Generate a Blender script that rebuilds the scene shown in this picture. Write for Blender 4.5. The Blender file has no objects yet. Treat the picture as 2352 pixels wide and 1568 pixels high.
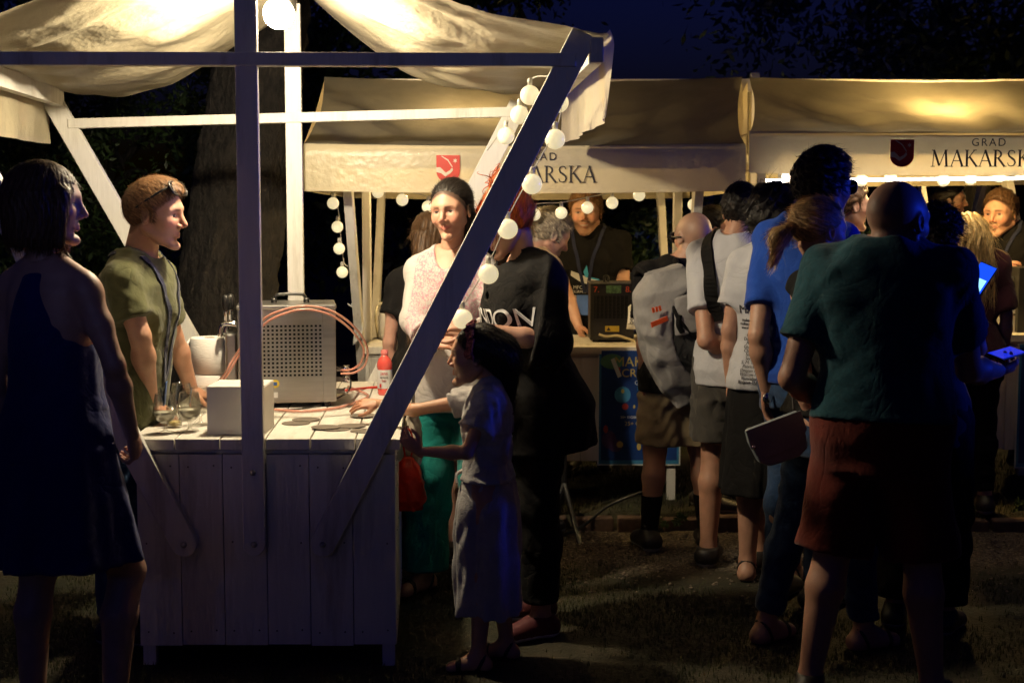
import bpy, bmesh, math, random
import numpy as np
from mathutils import Vector, Matrix

SC = bpy.context.scene
COL = SC.collection
random.seed(7)

# ------------------------------------------------------------------ camera
FD, CX, CY = 3117.0, 1176.0, 784.0          # focal length and centre in a 2352 x 1568 frame
CAMZ, PITCH = 1.60, math.atan2(784.0 - 508.0, 3117.0)
cam = bpy.data.cameras.new('camera')
cam.sensor_width = 36.0
cam.lens = 36.0 * FD / 2352.0
cam.clip_start, cam.clip_end = 0.05, 500.0
cam.dof.use_dof = True
cam.dof.focus_distance = 5.4
cam.dof.aperture_fstop = 4.5
cam_o = bpy.data.objects.new('camera', cam)
cam_o.location = (0, 0, CAMZ)
cam_o.rotation_euler = (math.radians(90) - PITCH, 0, 0)
COL.objects.link(cam_o)
SC.camera = cam_o

# ------------------------------------------------------------------ night sky
world = bpy.data.worlds.new('World')
SC.world = world
world.use_nodes = True
wn, wl = world.node_tree.nodes, world.node_tree.links
wn.clear()
sky = wn.new('ShaderNodeTexSky')
sky.sky_type = 'NISHITA'
sky.sun_disc = False
sky.sun_elevation = math.radians(-0.2)
sky.sun_rotation = math.radians(200)
bg = wn.new('ShaderNodeBackground')
bg.inputs['Strength'].default_value = 0.05
hue = wn.new('ShaderNodeVectorMath'); hue.operation = 'MULTIPLY'      # night blue
hue.inputs[1].default_value = (0.06, 0.10, 1.0)
wo = wn.new('ShaderNodeOutputWorld')
wl.new(sky.outputs[0], hue.inputs[0])
wl.new(hue.outputs[0], bg.inputs[0])
wl.new(bg.outputs[0], wo.inputs[0])

# ------------------------------------------------------------------ stage lamps of the festival (outside the frame), exposure
def spot(name, loc, target, col, watts, size_deg, radius=0.12, blend=0.6):
    l = bpy.data.lights.new(name, 'SPOT')
    l.energy, l.color = watts, col
    l.spot_size, l.spot_blend = math.radians(size_deg), blend
    l.shadow_soft_size = radius
    o = bpy.data.objects.new(name, l)
    o.location = loc
    o.rotation_euler = (Vector(target) - Vector(loc)).to_track_quat('-Z', 'Y').to_euler()
    COL.objects.link(o)
    return o

STAGE = [((5.9, 5.15, 1.95), (1.8, 5.3, 1.88), (0.010, 0.045, 1.0), 420, 34),
         ((-1.4, -4.2, 3.6), (-0.75, 4.7, 2.40), (0.44, 0.47, 1.0), 88, 23),
         ((-2.6, -3.2, 2.6), (-0.85, 4.7, 0.55), (0.22, 0.30, 1.0), 17, 19),  # blue lamp aimed at the end panel of the lit stall
         ((1.75, 9.3, 0.25), (1.35, 11.4, 1.6), (0.006, 0.045, 1.0), 70, 90)]

SC.view_settings.view_transform = 'Standard'
SC.view_settings.look = 'None'
SC.view_settings.exposure = 0.0
SC.view_settings.gamma = 1.0
SC.view_settings.use_curve_mapping = False
SC.render.engine = 'CYCLES'
SC.cycles.use_denoising = True
SC.cycles.denoiser = 'OPENIMAGEDENOISE'
SC.cycles.max_bounces = 5
SC.cycles.diffuse_bounces = 3
SC.cycles.adaptive_threshold = 0.02
SC.cycles.transparent_max_bounces = 12
SC.cycles.sample_clamp_indirect = 4.0
SC.cycles.caustics_reflective = False
SC.cycles.caustics_refractive = False

# ------------------------------------------------------------------ pixel -> place
_cp, _sp = math.cos(PITCH), math.sin(PITCH)
def ray(px, py):
    x, y = (px - CX) / FD, (CY - py) / FD
    return Vector((x, _cp + y * _sp, -_sp + y * _cp))
def W(px, py, Y):
    d = ray(px, py); t = Y / d.y
    return Vector((d.x * t, Y, CAMZ + d.z * t))
def G(px, py, z=0.0):
    d = ray(px, py); t = (z - CAMZ) / d.z
    return Vector((d.x * t, d.y * t, z))
# ------------------------------------------------------------------ materials
MATS = {}
def _n(nt, t, **kw):
    n = nt.nodes.new(t)
    for k, v in kw.items(): setattr(n, k, v)
    return n
def mat(name, col, rough=0.6, var=0.12, nscale=8.0, stretch=(1, 1, 1), bump=0.0, bscale=None, metal=0.0, emit=None, estr=0.0,
        trans=0.0, coat=0.0, sheen=0.0, sss=0.0, attr=None, spec=0.5, dirt=0.0, dscale=3.0, alpha=None, translucent=0.0, weave=0.0, crease=0.0, crscale=9.0, mulattr=None):
    m = bpy.data.materials.new(name)
    m.use_nodes = True
    nt = m.node_tree
    nt.nodes.clear()
    out = _n(nt, 'ShaderNodeOutputMaterial')
    b = _n(nt, 'ShaderNodeBsdfPrincipled')
    L = nt.links.new
    tc = _n(nt, 'ShaderNodeTexCoord')
    mp = _n(nt, 'ShaderNodeMapping')
    mp.inputs['Scale'].default_value = stretch
    L(tc.outputs['Object'], mp.inputs[0])
    no = _n(nt, 'ShaderNodeTexNoise')
    no.inputs['Scale'].default_value = nscale
    no.inputs['Detail'].default_value = 6
    no.inputs['Roughness'].default_value = 0.62
    L(mp.outputs[0], no.inputs['Vector'])
    ramp = _n(nt, 'ShaderNodeMapRange')
    ramp.inputs['From Min'].default_value = 0.3
    ramp.inputs['From Max'].default_value = 0.7
    ramp.inputs['To Min'].default_value = 1.0 - var
    ramp.inputs['To Max'].default_value = 1.0 + var
    L(no.outputs['Fac'], ramp.inputs['Value'])
    mul = _n(nt, 'ShaderNodeVectorMath', operation='SCALE')
    if attr:
        at = _n(nt, 'ShaderNodeAttribute', attribute_name=attr)
        L(at.outputs['Color'], mul.inputs[0])
    else:
        mul.inputs[0].default_value = col[:3]
    L(ramp.outputs[0], mul.inputs['Scale'])
    colour = mul.outputs[0]
    if dirt > 0:
        dn = _n(nt, 'ShaderNodeTexNoise')
        dn.inputs['Scale'].default_value = dscale
        dn.inputs['Detail'].default_value = 8
        dn.inputs['Roughness'].default_value = 0.7
        L(mp.outputs[0], dn.inputs['Vector'])
        dr = _n(nt, 'ShaderNodeMapRange')
        dr.inputs['From Min'].default_value = 0.52
        dr.inputs['From Max'].default_value = 0.72
        dr.inputs['To Max'].default_value = dirt
        L(dn.outputs['Fac'], dr.inputs['Value'])
        mx = _n(nt, 'ShaderNodeMix', data_type='RGBA')
        L(dr.outputs[0], mx.inputs['Factor'])
        L(colour, mx.inputs['A'])
        mx.inputs['B'].default_value = (col[0] * 0.32, col[1] * 0.28, col[2] * 0.22, 1)
        colour = mx.outputs['Result']
    if mulattr:
        at = _n(nt, 'ShaderNodeAttribute', attribute_name=mulattr)
        mm = _n(nt, 'ShaderNodeVectorMath', operation='MULTIPLY')
        L(colour, mm.inputs[0]); L(at.outputs['Vector'], mm.inputs[1]); colour = mm.outputs[0]
    L(colour, b.inputs['Base Color'])
    rr = _n(nt, 'ShaderNodeMapRange')
    rr.inputs['To Min'].default_value = max(0.02, rough - 0.10)
    rr.inputs['To Max'].default_value = min(1.0, rough + 0.10)
    L(no.outputs['Fac'], rr.inputs['Value'])
    L(rr.outputs[0], b.inputs['Roughness'])
    b.inputs['Metallic'].default_value = metal
    b.inputs['Specular IOR Level'].default_value = spec
    b.inputs['Transmission Weight'].default_value = trans
    b.inputs['Coat Weight'].default_value = coat
    b.inputs['Sheen Weight'].default_value = sheen
    if sss > 0:
        b.inputs['Subsurface Weight'].default_value = sss
        b.inputs['Subsurface Radius'].default_value = (0.012, 0.005, 0.003)
        b.inputs['Subsurface Scale'].default_value = 1.0
    if emit:
        b.inputs['Emission Color'].default_value = (*emit, 1)
        b.inputs['Emission Strength'].default_value = estr
    if bump > 0 or weave > 0:
        bm_ = _n(nt, 'ShaderNodeBump')
        bm_.inputs['Strength'].default_value = 1.0
        bm_.inputs['Distance'].default_value = bump if bump > 0 else weave
        n2 = _n(nt, 'ShaderNodeTexNoise')
        n2.inputs['Scale'].default_value = bscale or nscale * 4
        n2.inputs['Detail'].default_value = 5
        L(mp.outputs[0], n2.inputs['Vector'])
        L(n2.outputs['Fac'], bm_.inputs['Height'])
        if crease > 0:
            cn = _n(nt, 'ShaderNodeTexNoise'); cn.inputs['Scale'].default_value = crscale; cn.inputs['Detail'].default_value = 2; cn.inputs['Distortion'].default_value = 1.4
            L(mp.outputs[0], cn.inputs['Vector'])
            c1 = _n(nt, 'ShaderNodeMath', operation='SUBTRACT'); L(cn.outputs['Fac'], c1.inputs[0]); c1.inputs[1].default_value = 0.5
            c2 = _n(nt, 'ShaderNodeMath', operation='ABSOLUTE'); L(c1.outputs[0], c2.inputs[0])
            c3 = _n(nt, 'ShaderNodeMath', operation='POWER'); L(c2.outputs[0], c3.inputs[0]); c3.inputs[1].default_value = 0.6
            cb_ = _n(nt, 'ShaderNodeBump'); cb_.inputs['Distance'].default_value = crease; L(c3.outputs[0], cb_.inputs['Height']); L(bm_.outputs[0], cb_.inputs['Normal'])
            L(cb_.outputs[0], b.inputs['Normal'])
        else: L(bm_.outputs[0], b.inputs['Normal'])
    last = b.outputs[0]
    if translucent > 0:
        tr = _n(nt, 'ShaderNodeBsdfTranslucent')
        L(colour, tr.inputs['Color'])
        ms = _n(nt, 'ShaderNodeMixShader')
        ms.inputs[0].default_value = translucent
        L(b.outputs[0], ms.inputs[1]); L(tr.outputs[0], ms.inputs[2])
        last = ms.outputs[0]
    L(last, out.inputs['Surface'])
    MATS[name] = m
    return m

# ------------------------------------------------------------------ objects
def link(name, me, material=None, parent=None, smooth=False, bevel=0.0):
    o = bpy.data.objects.new(name, me)
    COL.objects.link(o)
    if material is not None:
        me.materials.append(MATS[material] if isinstance(material, str) else material)
    if parent is not None: o.parent = parent
    if smooth and len(me.polygons):
        me.polygons.foreach_set('use_smooth', np.ones(len(me.polygons), dtype=bool))
    if bevel > 0:
        bv = o.modifiers.new('bevel', 'BEVEL')
        bv.width, bv.segments, bv.limit_method = bevel, 2, 'ANGLE'
    return o
def empty(name, loc=(0, 0, 0), rz=0.0):
    o = bpy.data.objects.new(name, None)
    o.location = loc; o.rotation_euler = (0, 0, rz)
    o.empty_display_size = 0.1
    COL.objects.link(o)
    return o
def tag(o, label=None, cat=None, group=None, kind=None):
    if label: o['label'] = label
    if cat: o['category'] = cat
    if group: o['group'] = group
    if kind: o['kind'] = kind
    return o
def copy_tree(o, parent=None):
    c = o.copy(); COL.objects.link(c)
    if parent is not None: c.parent = parent
    for ch in list(o.children): copy_tree(ch, c)
    return c

def frame(p0, p1, up=(0, 0, 1)):
    z = (Vector(p1) - Vector(p0)).normalized()
    u = Vector(up)
    if abs(z.dot(u)) > 0.98: u = Vector((0, 1, 0))
    x = u.cross(z).normalized(); y = z.cross(x)
    return x, y, z
def bez(pts, n=24):
    """smooth Catmull-Rom curve through pts"""
    P = [Vector([float(c_) for c_ in p]) for p in pts]; P = [P[0] * 2 - P[1]] + P + [P[-1] * 2 - P[-2]]
    out = []; seg = len(P) - 3; per = max(2, n // seg)
    for i in range(seg):
        a, b, c, d = P[i:i + 4]
        for j in range(per):
            t = j / per
            out.append(0.5 * ((2 * b) + (c - a) * t + (2 * a - 5 * b + 4 * c - d) * t * t + (3 * b - a - 3 * c + d) * t ** 3))
    out.append(P[-2])
    return out
class MB:
    def __init__(s): s.v, s.f = [], []
    def add(s, vs, fs):
        k = len(s.v); s.v += [tuple(v) for v in vs]; s.f += [tuple(i + k for i in f) for f in fs]; return s
    def hexa(s, c):     # 8 corners: bottom 4 counter-clockwise, top 4
        return s.add(c, [(3, 2, 1, 0), (4, 5, 6, 7), (0, 1, 5, 4), (1, 2, 6, 5), (2, 3, 7, 6), (3, 0, 4, 7)])
    def box(s, x0, x1, y0, y1, z0, z1):
        return s.hexa([(x0, y0, z0), (x1, y0, z0), (x1, y1, z0), (x0, y1, z0), (x0, y0, z1), (x1, y0, z1), (x1, y1, z1), (x0, y1, z1)])
    def bar(s, p0, p1, w, h, up=(0, 0, 1)):      # w across, h along 'up'
        x, y, z = frame(p0, p1, up)
        c = []
        for p in (Vector(p0), Vector(p1)):
            c += [p - x * w / 2 - y * h / 2, p + x * w / 2 - y * h / 2, p + x * w / 2 + y * h / 2, p - x * w / 2 + y * h / 2]
        return s.hexa(c)
    def tube(s, pts, r, seg=8, caps=True):
        P = [Vector(p) for p in pts]; n = len(P)
        rs = r if isinstance(r, (list, tuple)) else [r] * n
        k = len(s.v); prev = None
        for i, p in enumerate(P):
            t = (P[min(i + 1, n - 1)] - P[max(i - 1, 0)]).normalized()
            if prev is None:
                u = Vector((0, 0, 1)) if abs(t.z) < 0.9 else Vector((1, 0, 0))
                a = t.cross(u).normalized()
            else:
                a = (prev - t * prev.dot(t)).normalized()
            b = t.cross(a); prev = a
            for j in range(seg):
                th = 2 * math.pi * j / seg
                s.v.append(tuple(p + (a * math.cos(th) + b * math.sin(th)) * rs[i]))
        for i in range(n - 1):
            for j in range(seg):
                j2 = (j + 1) % seg
                s.f.append((k + i * seg + j, k + i * seg + j2, k + (i + 1) * seg + j2, k + (i + 1) * seg + j))
        if caps:
            s.f.append(tuple(k + j for j in reversed(range(seg))))
            s.f.append(tuple(k + (n - 1) * seg + j for j in range(seg)))
        return s
    def lathe(s, prof, seg=24, o=(0, 0, 0), caps=True, z=(0, 0, 1)):     # profile (r, z)
        o = Vector(o); Z = Vector(z).normalized()
        X = Z.orthogonal().normalized(); Y = Z.cross(X)
        if abs(Z.z) > 0.999: X, Y = Vector((1, 0, 0)), Vector((0, 1, 0))
        k = len(s.v); n = len(prof)
        for (r, h) in prof:
            for j in range(seg):
                th = 2 * math.pi * j / seg
                s.v.append(tuple(o + Z * h + (X * math.cos(th) + Y * math.sin(th)) * r))
        for i in range(n - 1):
            for j in range(seg):
                j2 = (j + 1) % seg
                s.f.append((k + i * seg + j, k + i * seg + j2, k + (i + 1) * seg + j2, k + (i + 1) * seg + j))
        if caps:
            s.f.append(tuple(k + j for j in reversed(range(seg))))
            s.f.append(tuple(k + (n - 1) * seg + j for j in range(seg)))
        return s
    def prism(s, outline, o, ux, uy, uz, t):     # 2-D outline extruded by t along uz
        o, ux, uy, uz = Vector(o), Vector(ux), Vector(uy), Vector(uz)
        n = len(outline); k = len(s.v)
        for dz in (0, t):
            for (a, b) in outline: s.v.append(tuple(o + ux * a + uy * b + uz * dz))
        s.f.append(tuple(k + i for i in reversed(range(n)))); s.f.append(tuple(k + n + i for i in range(n)))
        for i in range(n):
            j = (i + 1) % n
            s.f.append((k + i, k + j, k + n + j, k + n + i))
        return s
    def grid(s, fn, nu, nv):
        k = len(s.v)
        for i in range(nu + 1):
            for j in range(nv + 1): s.v.append(tuple(fn(i / nu, j / nv)))
        for i in range(nu):
            for j in range(nv):
                a = k + i * (nv + 1) + j
                s.f.append((a, a + nv + 1, a + nv + 2, a + 1))
        return s
    def mesh(s, name='mesh'):
        me = bpy.data.meshes.new(name)
        me.from_pydata(s.v, [], s.f); me.update()
        return me
    def build(s, name, material, parent=None, smooth=False, bevel=0.0, solid=0.0):
        o = link(name, s.mesh(name), material, parent, smooth, bevel)
        if solid:
            sm = o.modifiers.new('solid', 'SOLIDIFY'); sm.thickness = solid; sm.offset = 0
        return o
def fix_normals(o):
    b = bmesh.new(); b.from_mesh(o.data); bmesh.ops.recalc_face_normals(b, faces=b.faces); b.to_mesh(o.data); b.free()
    return o
def text_mesh(txt, size, name='lettering', space=1.0, ext=0.0015):
    c = bpy.data.curves.new(name, 'FONT'); c.body = txt; c.size = size; c.align_x = 'CENTER'; c.align_y = 'CENTER'
    c.extrude = ext / 2; c.space_character = space
    o = bpy.data.objects.new(name, c); COL.objects.link(o)
    dg = bpy.context.evaluated_depsgraph_get()
    me = bpy.data.meshes.new_from_object(o.evaluated_get(dg))
    bpy.data.objects.remove(o); bpy.data.curves.remove(c)
    return me
def put_text(txt, size, loc, ux, uy, material, parent, name='lettering', space=1.0):
    me = text_mesh(txt, size, name, space)
    ux, uy = Vector(ux).normalized(), Vector(uy).normalized(); uz = ux.cross(uy)
    M = Matrix((ux, uy, uz)).transposed().to_4x4(); M.translation = Vector(loc)
    me.transform(M)
    return link(name, me, material, parent)

# ------------------------------------------------------------------ signed-distance modelling (bodies, clothes, hair)
class Field:
    def __init__(s, lo, hi, h):
        s.h = h
        s.ax = [np.arange(lo[i] - 2 * h, hi[i] + 3 * h, h, dtype=np.float32) for i in range(3)]
        s.F = np.full([len(a) for a in s.ax], 0.25, dtype=np.float32)
    def box(s, lo, hi):
        sl = []
        for i in range(3):
            a = int(np.searchsorted(s.ax[i], lo[i])); b = int(np.searchsorted(s.ax[i], hi[i])) + 1
            a = max(0, min(a, len(s.ax[i]) - 2)); b = max(a + 2, min(b, len(s.ax[i])))
            sl.append(slice(a, b))
        return tuple(sl)
    def xyz(s, sl=(slice(None),) * 3):
        return (s.ax[0][sl[0]][:, None, None], s.ax[1][sl[1]][None, :, None], s.ax[2][sl[2]][None, None, :])
    def op(s, sl, d, k=0.0, op='u'):
        a = s.F[sl]
        if op == 'u':
            if k > 0:
                h = np.clip(0.5 + 0.5 * (a - d) / k, 0, 1); r = a + (d - a) * h - k * h * (1 - h)
            else: r = np.minimum(a, d)
        elif op == 's':
            if k > 0:
                h = np.clip(0.5 - 0.5 * (a + d) / k, 0, 1); r = a + (-d - a) * h + k * h * (1 - h)
            else: r = np.maximum(a, -d)
        else:
            if k > 0:
                h = np.clip(0.5 - 0.5 * (a - d) / k, 0, 1); r = a + (d - a) * h + k * h * (1 - h)
            else: r = np.maximum(a, d)
        s.F[sl] = r
    def cap(s, a, b, ra, rb=None, k=0.02, op='u', flat=None):
        """tapered capsule; flat=(axis, factor) squeezes the section along an axis"""
        rb = ra if rb is None else rb
        a, b = np.array(a, dtype=np.float32), np.array(b, dtype=np.float32)
        m = max(ra, rb) + k + 2 * s.h
        sl = s.box(np.minimum(a, b) - m, np.maximum(a, b) + m)
        X, Y, Z = s.xyz(sl)
        ab = b - a; L2 = float(ab @ ab) + 1e-9
        t = np.clip(((X - a[0]) * ab[0] + (Y - a[1]) * ab[1] + (Z - a[2]) * ab[2]) / L2, 0, 1)
        dx, dy, dz = X - a[0] - t * ab[0], Y - a[1] - t * ab[1], Z - a[2] - t * ab[2]
        if flat is not None:
            u, fct = np.array(flat[0], dtype=np.float32), flat[1]
            u = u / np.linalg.norm(u); g = (dx * u[0] + dy * u[1] + dz * u[2]) * (1 / fct - 1)
            dx, dy, dz = dx + g * u[0], dy + g * u[1], dz + g * u[2]
        d = np.sqrt(dx * dx + dy * dy + dz * dz) - (ra + t * (rb - ra))
        s.op(sl, d, k, op); return s
    def ell(s, c, r, R=None, k=0.02, op='u'):
        c, r = np.array(c, dtype=np.float32), np.array(r, dtype=np.float32)
        m = float(r.max()) + k + 2 * s.h
        ext = r + k + 2 * s.h if R is None else np.array([m] * 3)
        sl = s.box(c - ext, c + ext)
        X, Y, Z = s.xyz(sl); x, y, z = X - c[0], Y - c[1], Z - c[2]
        if R is not None:
            R = np.array(R, dtype=np.float32)
            x, y, z = (R[0, 0] * x + R[1, 0] * y + R[2, 0] * z, R[0, 1] * x + R[1, 1] * y + R[2, 1] * z, R[0, 2] * x + R[1, 2] * y + R[2, 2] * z)
        k0 = np.sqrt((x / r[0]) ** 2 + (y / r[1]) ** 2 + (z / r[2]) ** 2)
        k1 = np.sqrt((x / r[0] ** 2) ** 2 + (y / r[1] ** 2) ** 2 + (z / r[2] ** 2) ** 2) + 1e-6
        s.op(sl, k0 * (k0 - 1) / k1, k, op); return s
    def loft(s, o, R, zs, ws, ds, xs=None, n=2.3, k=0.02, op='u', infl=0.0, pleat=None):
        """stack of super-ellipses along the local z of frame (o, R): half-width ws (y), half-depth ds (x)"""
        o = np.array(o, dtype=np.float32); R = np.array(R, dtype=np.float32)
        zs, ws, ds = np.array(zs, float), np.array(ws, float) + infl, np.array(ds, float) + infl
        xs = np.zeros(len(zs)) if xs is None else np.array(xs, float)
        cor = []
        for q, zz in enumerate(zs):
            for sx in (-1, 1):
                for sy in (-1, 1): cor.append(o + R @ np.array([xs[q] + sx * ds[q], sy * ws[q], zz], dtype=np.float32))
        cor = np.array(cor); m = k + 3 * s.h + 0.02
        sl = s.box(cor.min(0) - m, cor.max(0) + m)
        X, Y, Z = s.xyz(sl); X, Y, Z = X - o[0], Y - o[1], Z - o[2]
        x = R[0, 0] * X + R[1, 0] * Y + R[2, 0] * Z
        y = R[0, 1] * X + R[1, 1] * Y + R[2, 1] * Z
        z = R[0, 2] * X + R[1, 2] * Y + R[2, 2] * Z
        zf = z.astype(np.float32)
        w = np.interp(zf, zs, ws).astype(np.float32); d_ = np.interp(zf, zs, ds).astype(np.float32); xc = np.interp(zf, zs, xs).astype(np.float32)
        q = (np.abs(y / w) ** n + np.abs((x - xc) / d_) ** n) ** (1.0 / n)
        dd = (q - 1) * np.minimum(w, d_)
        if pleat is not None:
            cnt, amp, z0, z1, ph = pleat
            th = np.arctan2(y / w, (x - xc) / d_)
            g = np.clip((z - z0) / (z1 - z0), 0, 1)
            dd = dd - amp * g * (np.cos(th * cnt + ph + 1.5 * np.sin(th * 2 + ph)) + 0.4 * np.cos(th * cnt * 1.7 + 2 * ph))
        dd = np.maximum(dd, np.maximum(zs[0] - z, z - zs[-1]))
        s.op(sl, dd.astype(np.float32), k, op); return s
    def plane(s, p, nrm, k=0.004):
        """keep the side the normal points away from"""
        p, nrm = np.array(p, dtype=np.float32), np.array(nrm, dtype=np.float32); nrm = nrm / np.linalg.norm(nrm)
        X, Y, Z = s.xyz()
        s.op((slice(None),) * 3, (X - p[0]) * nrm[0] + (Y - p[1]) * nrm[1] + (Z - p[2]) * nrm[2], k, 'i'); return s
    def folds(s, amp, wl, seed, aniso=(1, 1, 1), patch=True):
        rg = np.random.RandomState(seed); X, Y, Z = s.xyz()
        tot = 0
        for q in range(4):
            v = rg.normal(size=3) * np.array(aniso); v /= np.linalg.norm(v) + 1e-9
            u = rg.normal(size=3); u /= np.linalg.norm(u)
            kk = 2 * math.pi / (wl * rg.uniform(0.7, 1.6))
            ph, ph2 = rg.uniform(0, 6.28, 2)
            w = np.sin((u[0] * X + u[1] * Y + u[2] * Z) * kk * 0.45 + ph2)
            a = np.sin((v[0] * X + v[1] * Y + v[2] * Z) * kk + ph + 1.6 * w)
            if patch:
                u2 = rg.normal(size=3); a = a * (0.5 + 0.5 * np.sin((u2[0] * X + u2[1] * Y + u2[2] * Z) * kk * 0.3 + ph2 * 2))
            tot = tot + a * np.abs(a) ** 0.3
        s.F -= (amp * 0.6 * tot).astype(np.float32); return s
    def nets(s, relax=1):
        F = s.F; I = F < 0
        S = np.zeros([d - 1 for d in F.shape], dtype=np.uint8)
        for i in (0, 1):
            for j in (0, 1):
                for k in (0, 1):
                    S += I[i:F.shape[0] - 1 + i, j:F.shape[1] - 1 + j, k:F.shape[2] - 1 + k]
        act = (S > 0) & (S < 8)
        ci, cj, ck = np.nonzero(act); N = len(ci)
        if N == 0: return np.zeros((0, 3)), np.zeros((0, 4), int)
        idx = np.full(S.shape, -1, dtype=np.int32); idx[ci, cj, ck] = np.arange(N)
        cn = [(i, j, k) for i in (0, 1) for j in (0, 1) for k in (0, 1)]
        val = {c: F[ci + c[0], cj + c[1], ck + c[2]] for c in cn}
        acc = np.zeros((N, 3)); cnt = np.zeros(N)
        for a in cn:
            for ax in range(3):
                if a[ax] == 1: continue
                b = list(a); b[ax] = 1; b = tuple(b)
                va, vb = val[a], val[b]; cr = (va < 0) != (vb < 0)
                t = np.where(cr, va / np.where(cr, va - vb, 1), 0)
                p = np.tile(np.array(a, float), (N, 1)); p[:, ax] = t
                acc += p * cr[:, None]; cnt += cr
        P = acc / np.maximum(cnt, 1)[:, None]
        V = np.stack([s.ax[0][ci] + P[:, 0] * s.h, s.ax[1][cj] + P[:, 1] * s.h, s.ax[2][ck] + P[:, 2] * s.h], 1)
        Q = []
        for ax in range(3):
            o1, o2 = [(1, 2), (2, 0), (0, 1)][ax]
            sl0 = [slice(None)] * 3; sl1 = [slice(None)] * 3
            sl0[ax] = slice(0, -1); sl1[ax] = slice(1, None)
            A, B = I[tuple(sl0)], I[tuple(sl1)]
            e = np.nonzero(A != B); e = [x.copy() for x in e]
            ok = np.ones(len(e[0]), bool)
            for o in (o1, o2): ok &= (e[o] > 0) & (e[o] < F.shape[o] - 1)
            e = [x[ok] for x in e]
            ins = A[tuple(e)]
            def cell(d1, d2):
                c = [x.copy() for x in e]; c[o1] = c[o1] - d1; c[o2] = c[o2] - d2
                return idx[tuple(c)]
            q = np.stack([cell(0, 0), cell(1, 0), cell(1, 1), cell(0, 1)], 1)
            q[~ins] = q[~ins][:, ::-1]
            Q.append(q)
        Q = np.concatenate(Q); Q = Q[(Q >= 0).all(1)]
        for _ in range(relax):
            sm = np.zeros_like(V); ct = np.zeros(N)
            for a in range(4):
                b = (a + 1) % 4
                np.add.at(sm, Q[:, a], V[Q[:, b]]); np.add.at(ct, Q[:, a], 1)
                np.add.at(sm, Q[:, b], V[Q[:, a]]); np.add.at(ct, Q[:, b], 1)
            V = V * 0.5 + 0.5 * sm / np.maximum(ct, 1)[:, None]
        return V, Q
def np_mesh(name, V, Q, cols=None):
    me = bpy.data.meshes.new(name)
    nv, nf = len(V), len(Q); k = Q.shape[1]
    me.vertices.add(nv); me.vertices.foreach_set('co', np.asarray(V, dtype=np.float32).ravel())
    me.loops.add(nf * k); me.loops.foreach_set('vertex_index', np.asarray(Q, dtype=np.int32).ravel())
    me.polygons.add(nf)
    me.polygons.foreach_set('loop_start', np.arange(0, nf * k, k, dtype=np.int32))
    me.polygons.foreach_set('use_smooth', np.ones(nf, dtype=bool))
    me.update(calc_edges=True)
    if cols is not None:
        ca = me.color_attributes.new('Col', 'FLOAT_COLOR', 'POINT')
        ca.data.foreach_set('color', np.concatenate([cols, np.ones((nv, 1))], 1).astype(np.float32).ravel())
    return me
def rotm(yaw=0, pitch=0, roll=0):
    """x forward, y left, z up; pitch > 0 nods down, roll > 0 tips to the right (degrees)"""
    y, p, r = (math.radians(a) for a in (yaw, pitch, roll))
    Rz = np.array([[math.cos(y), -math.sin(y), 0], [math.sin(y), math.cos(y), 0], [0, 0, 1]])
    Ry = np.array([[math.cos(p), 0, math.sin(p)], [0, 1, 0], [-math.sin(p), 0, math.cos(p)]])
    Rx = np.array([[1, 0, 0], [0, math.cos(r), -math.sin(r)], [0, math.sin(r), math.cos(r)]])
    return Rz @ Ry @ Rx
from mathutils.bvhtree import BVHTree
# ------------------------------------------------------------------ people kit  (local axes: x forward, y left, z up)
def V3(v): return np.array([v[0], v[1], v[2]], dtype=float)
SKIN = (0.50, 0.285, 0.195)
def strands(V, Q, n, flow, length, width, seed=1, lift=0.15, keep=None, curl=0.0, jit=0.05):
    """thin tapering hair blades growing from a hair surface"""
    rg = np.random.RandomState(seed)
    a, b, c = V[Q[:, 0]], V[Q[:, 1]], V[Q[:, 2]]
    nrm = np.cross(b - a, c - a); nrm /= np.linalg.norm(nrm, axis=1)[:, None] + 1e-9
    mid = (a + V[Q[:, 2]]) / 2
    if keep is not None:
        m = keep(mid); mid, nrm = mid[m], nrm[m]
    if len(mid) == 0: return np.zeros((0, 3)), np.zeros((0, 4), int)
    i = rg.randint(0, len(mid), n)
    p, nn = mid[i] + rg.normal(scale=0.0015, size=(n, 3)), nrm[i]
    fl = flow(p); fl = fl - nn * (fl * nn).sum(1)[:, None]; fl /= np.linalg.norm(fl, axis=1)[:, None] + 1e-9
    d = fl + nn * rg.uniform(0, lift, n)[:, None] + rg.normal(scale=jit, size=(n, 3))
    d /= np.linalg.norm(d, axis=1)[:, None]
    L = length * rg.uniform(0.5, 1.1, n)[:, None]
    s = np.cross(d, nn); s /= np.linalg.norm(s, axis=1)[:, None] + 1e-9
    w = width * rg.uniform(0.6, 1.4, n)[:, None]
    bend = -nn * L * (lift * 0.22 + 0.05) + rg.normal(scale=1, size=(n, 3)) * L * (0.03 + curl)
    p1 = p + d * L * 0.55; p2 = p + d * L + bend
    Vs = np.stack([p - s * w, p + s * w, p1 + s * w * 0.8, p1 - s * w * 0.8, p2 + s * w * 0.15, p2 - s * w * 0.15], 1).reshape(-1, 3)
    k = np.arange(n)[:, None] * 6
    F = np.concatenate([k + np.array([[0, 1, 2, 3]]), k + np.array([[3, 2, 4, 5]])])
    return Vs, F
def join(parts):
    Vs, Qs, Cs, k = [], [], [], 0
    for pt in parts:
        if len(pt[0]) == 0: continue
        Vs.append(pt[0]); Qs.append(np.asarray(pt[1]) + k); k += len(pt[0])
        Cs.append(pt[2] if len(pt) > 2 else None)
    return np.concatenate(Vs), np.concatenate(Qs), (np.concatenate(Cs) if Cs[0] is not None else None)

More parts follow.
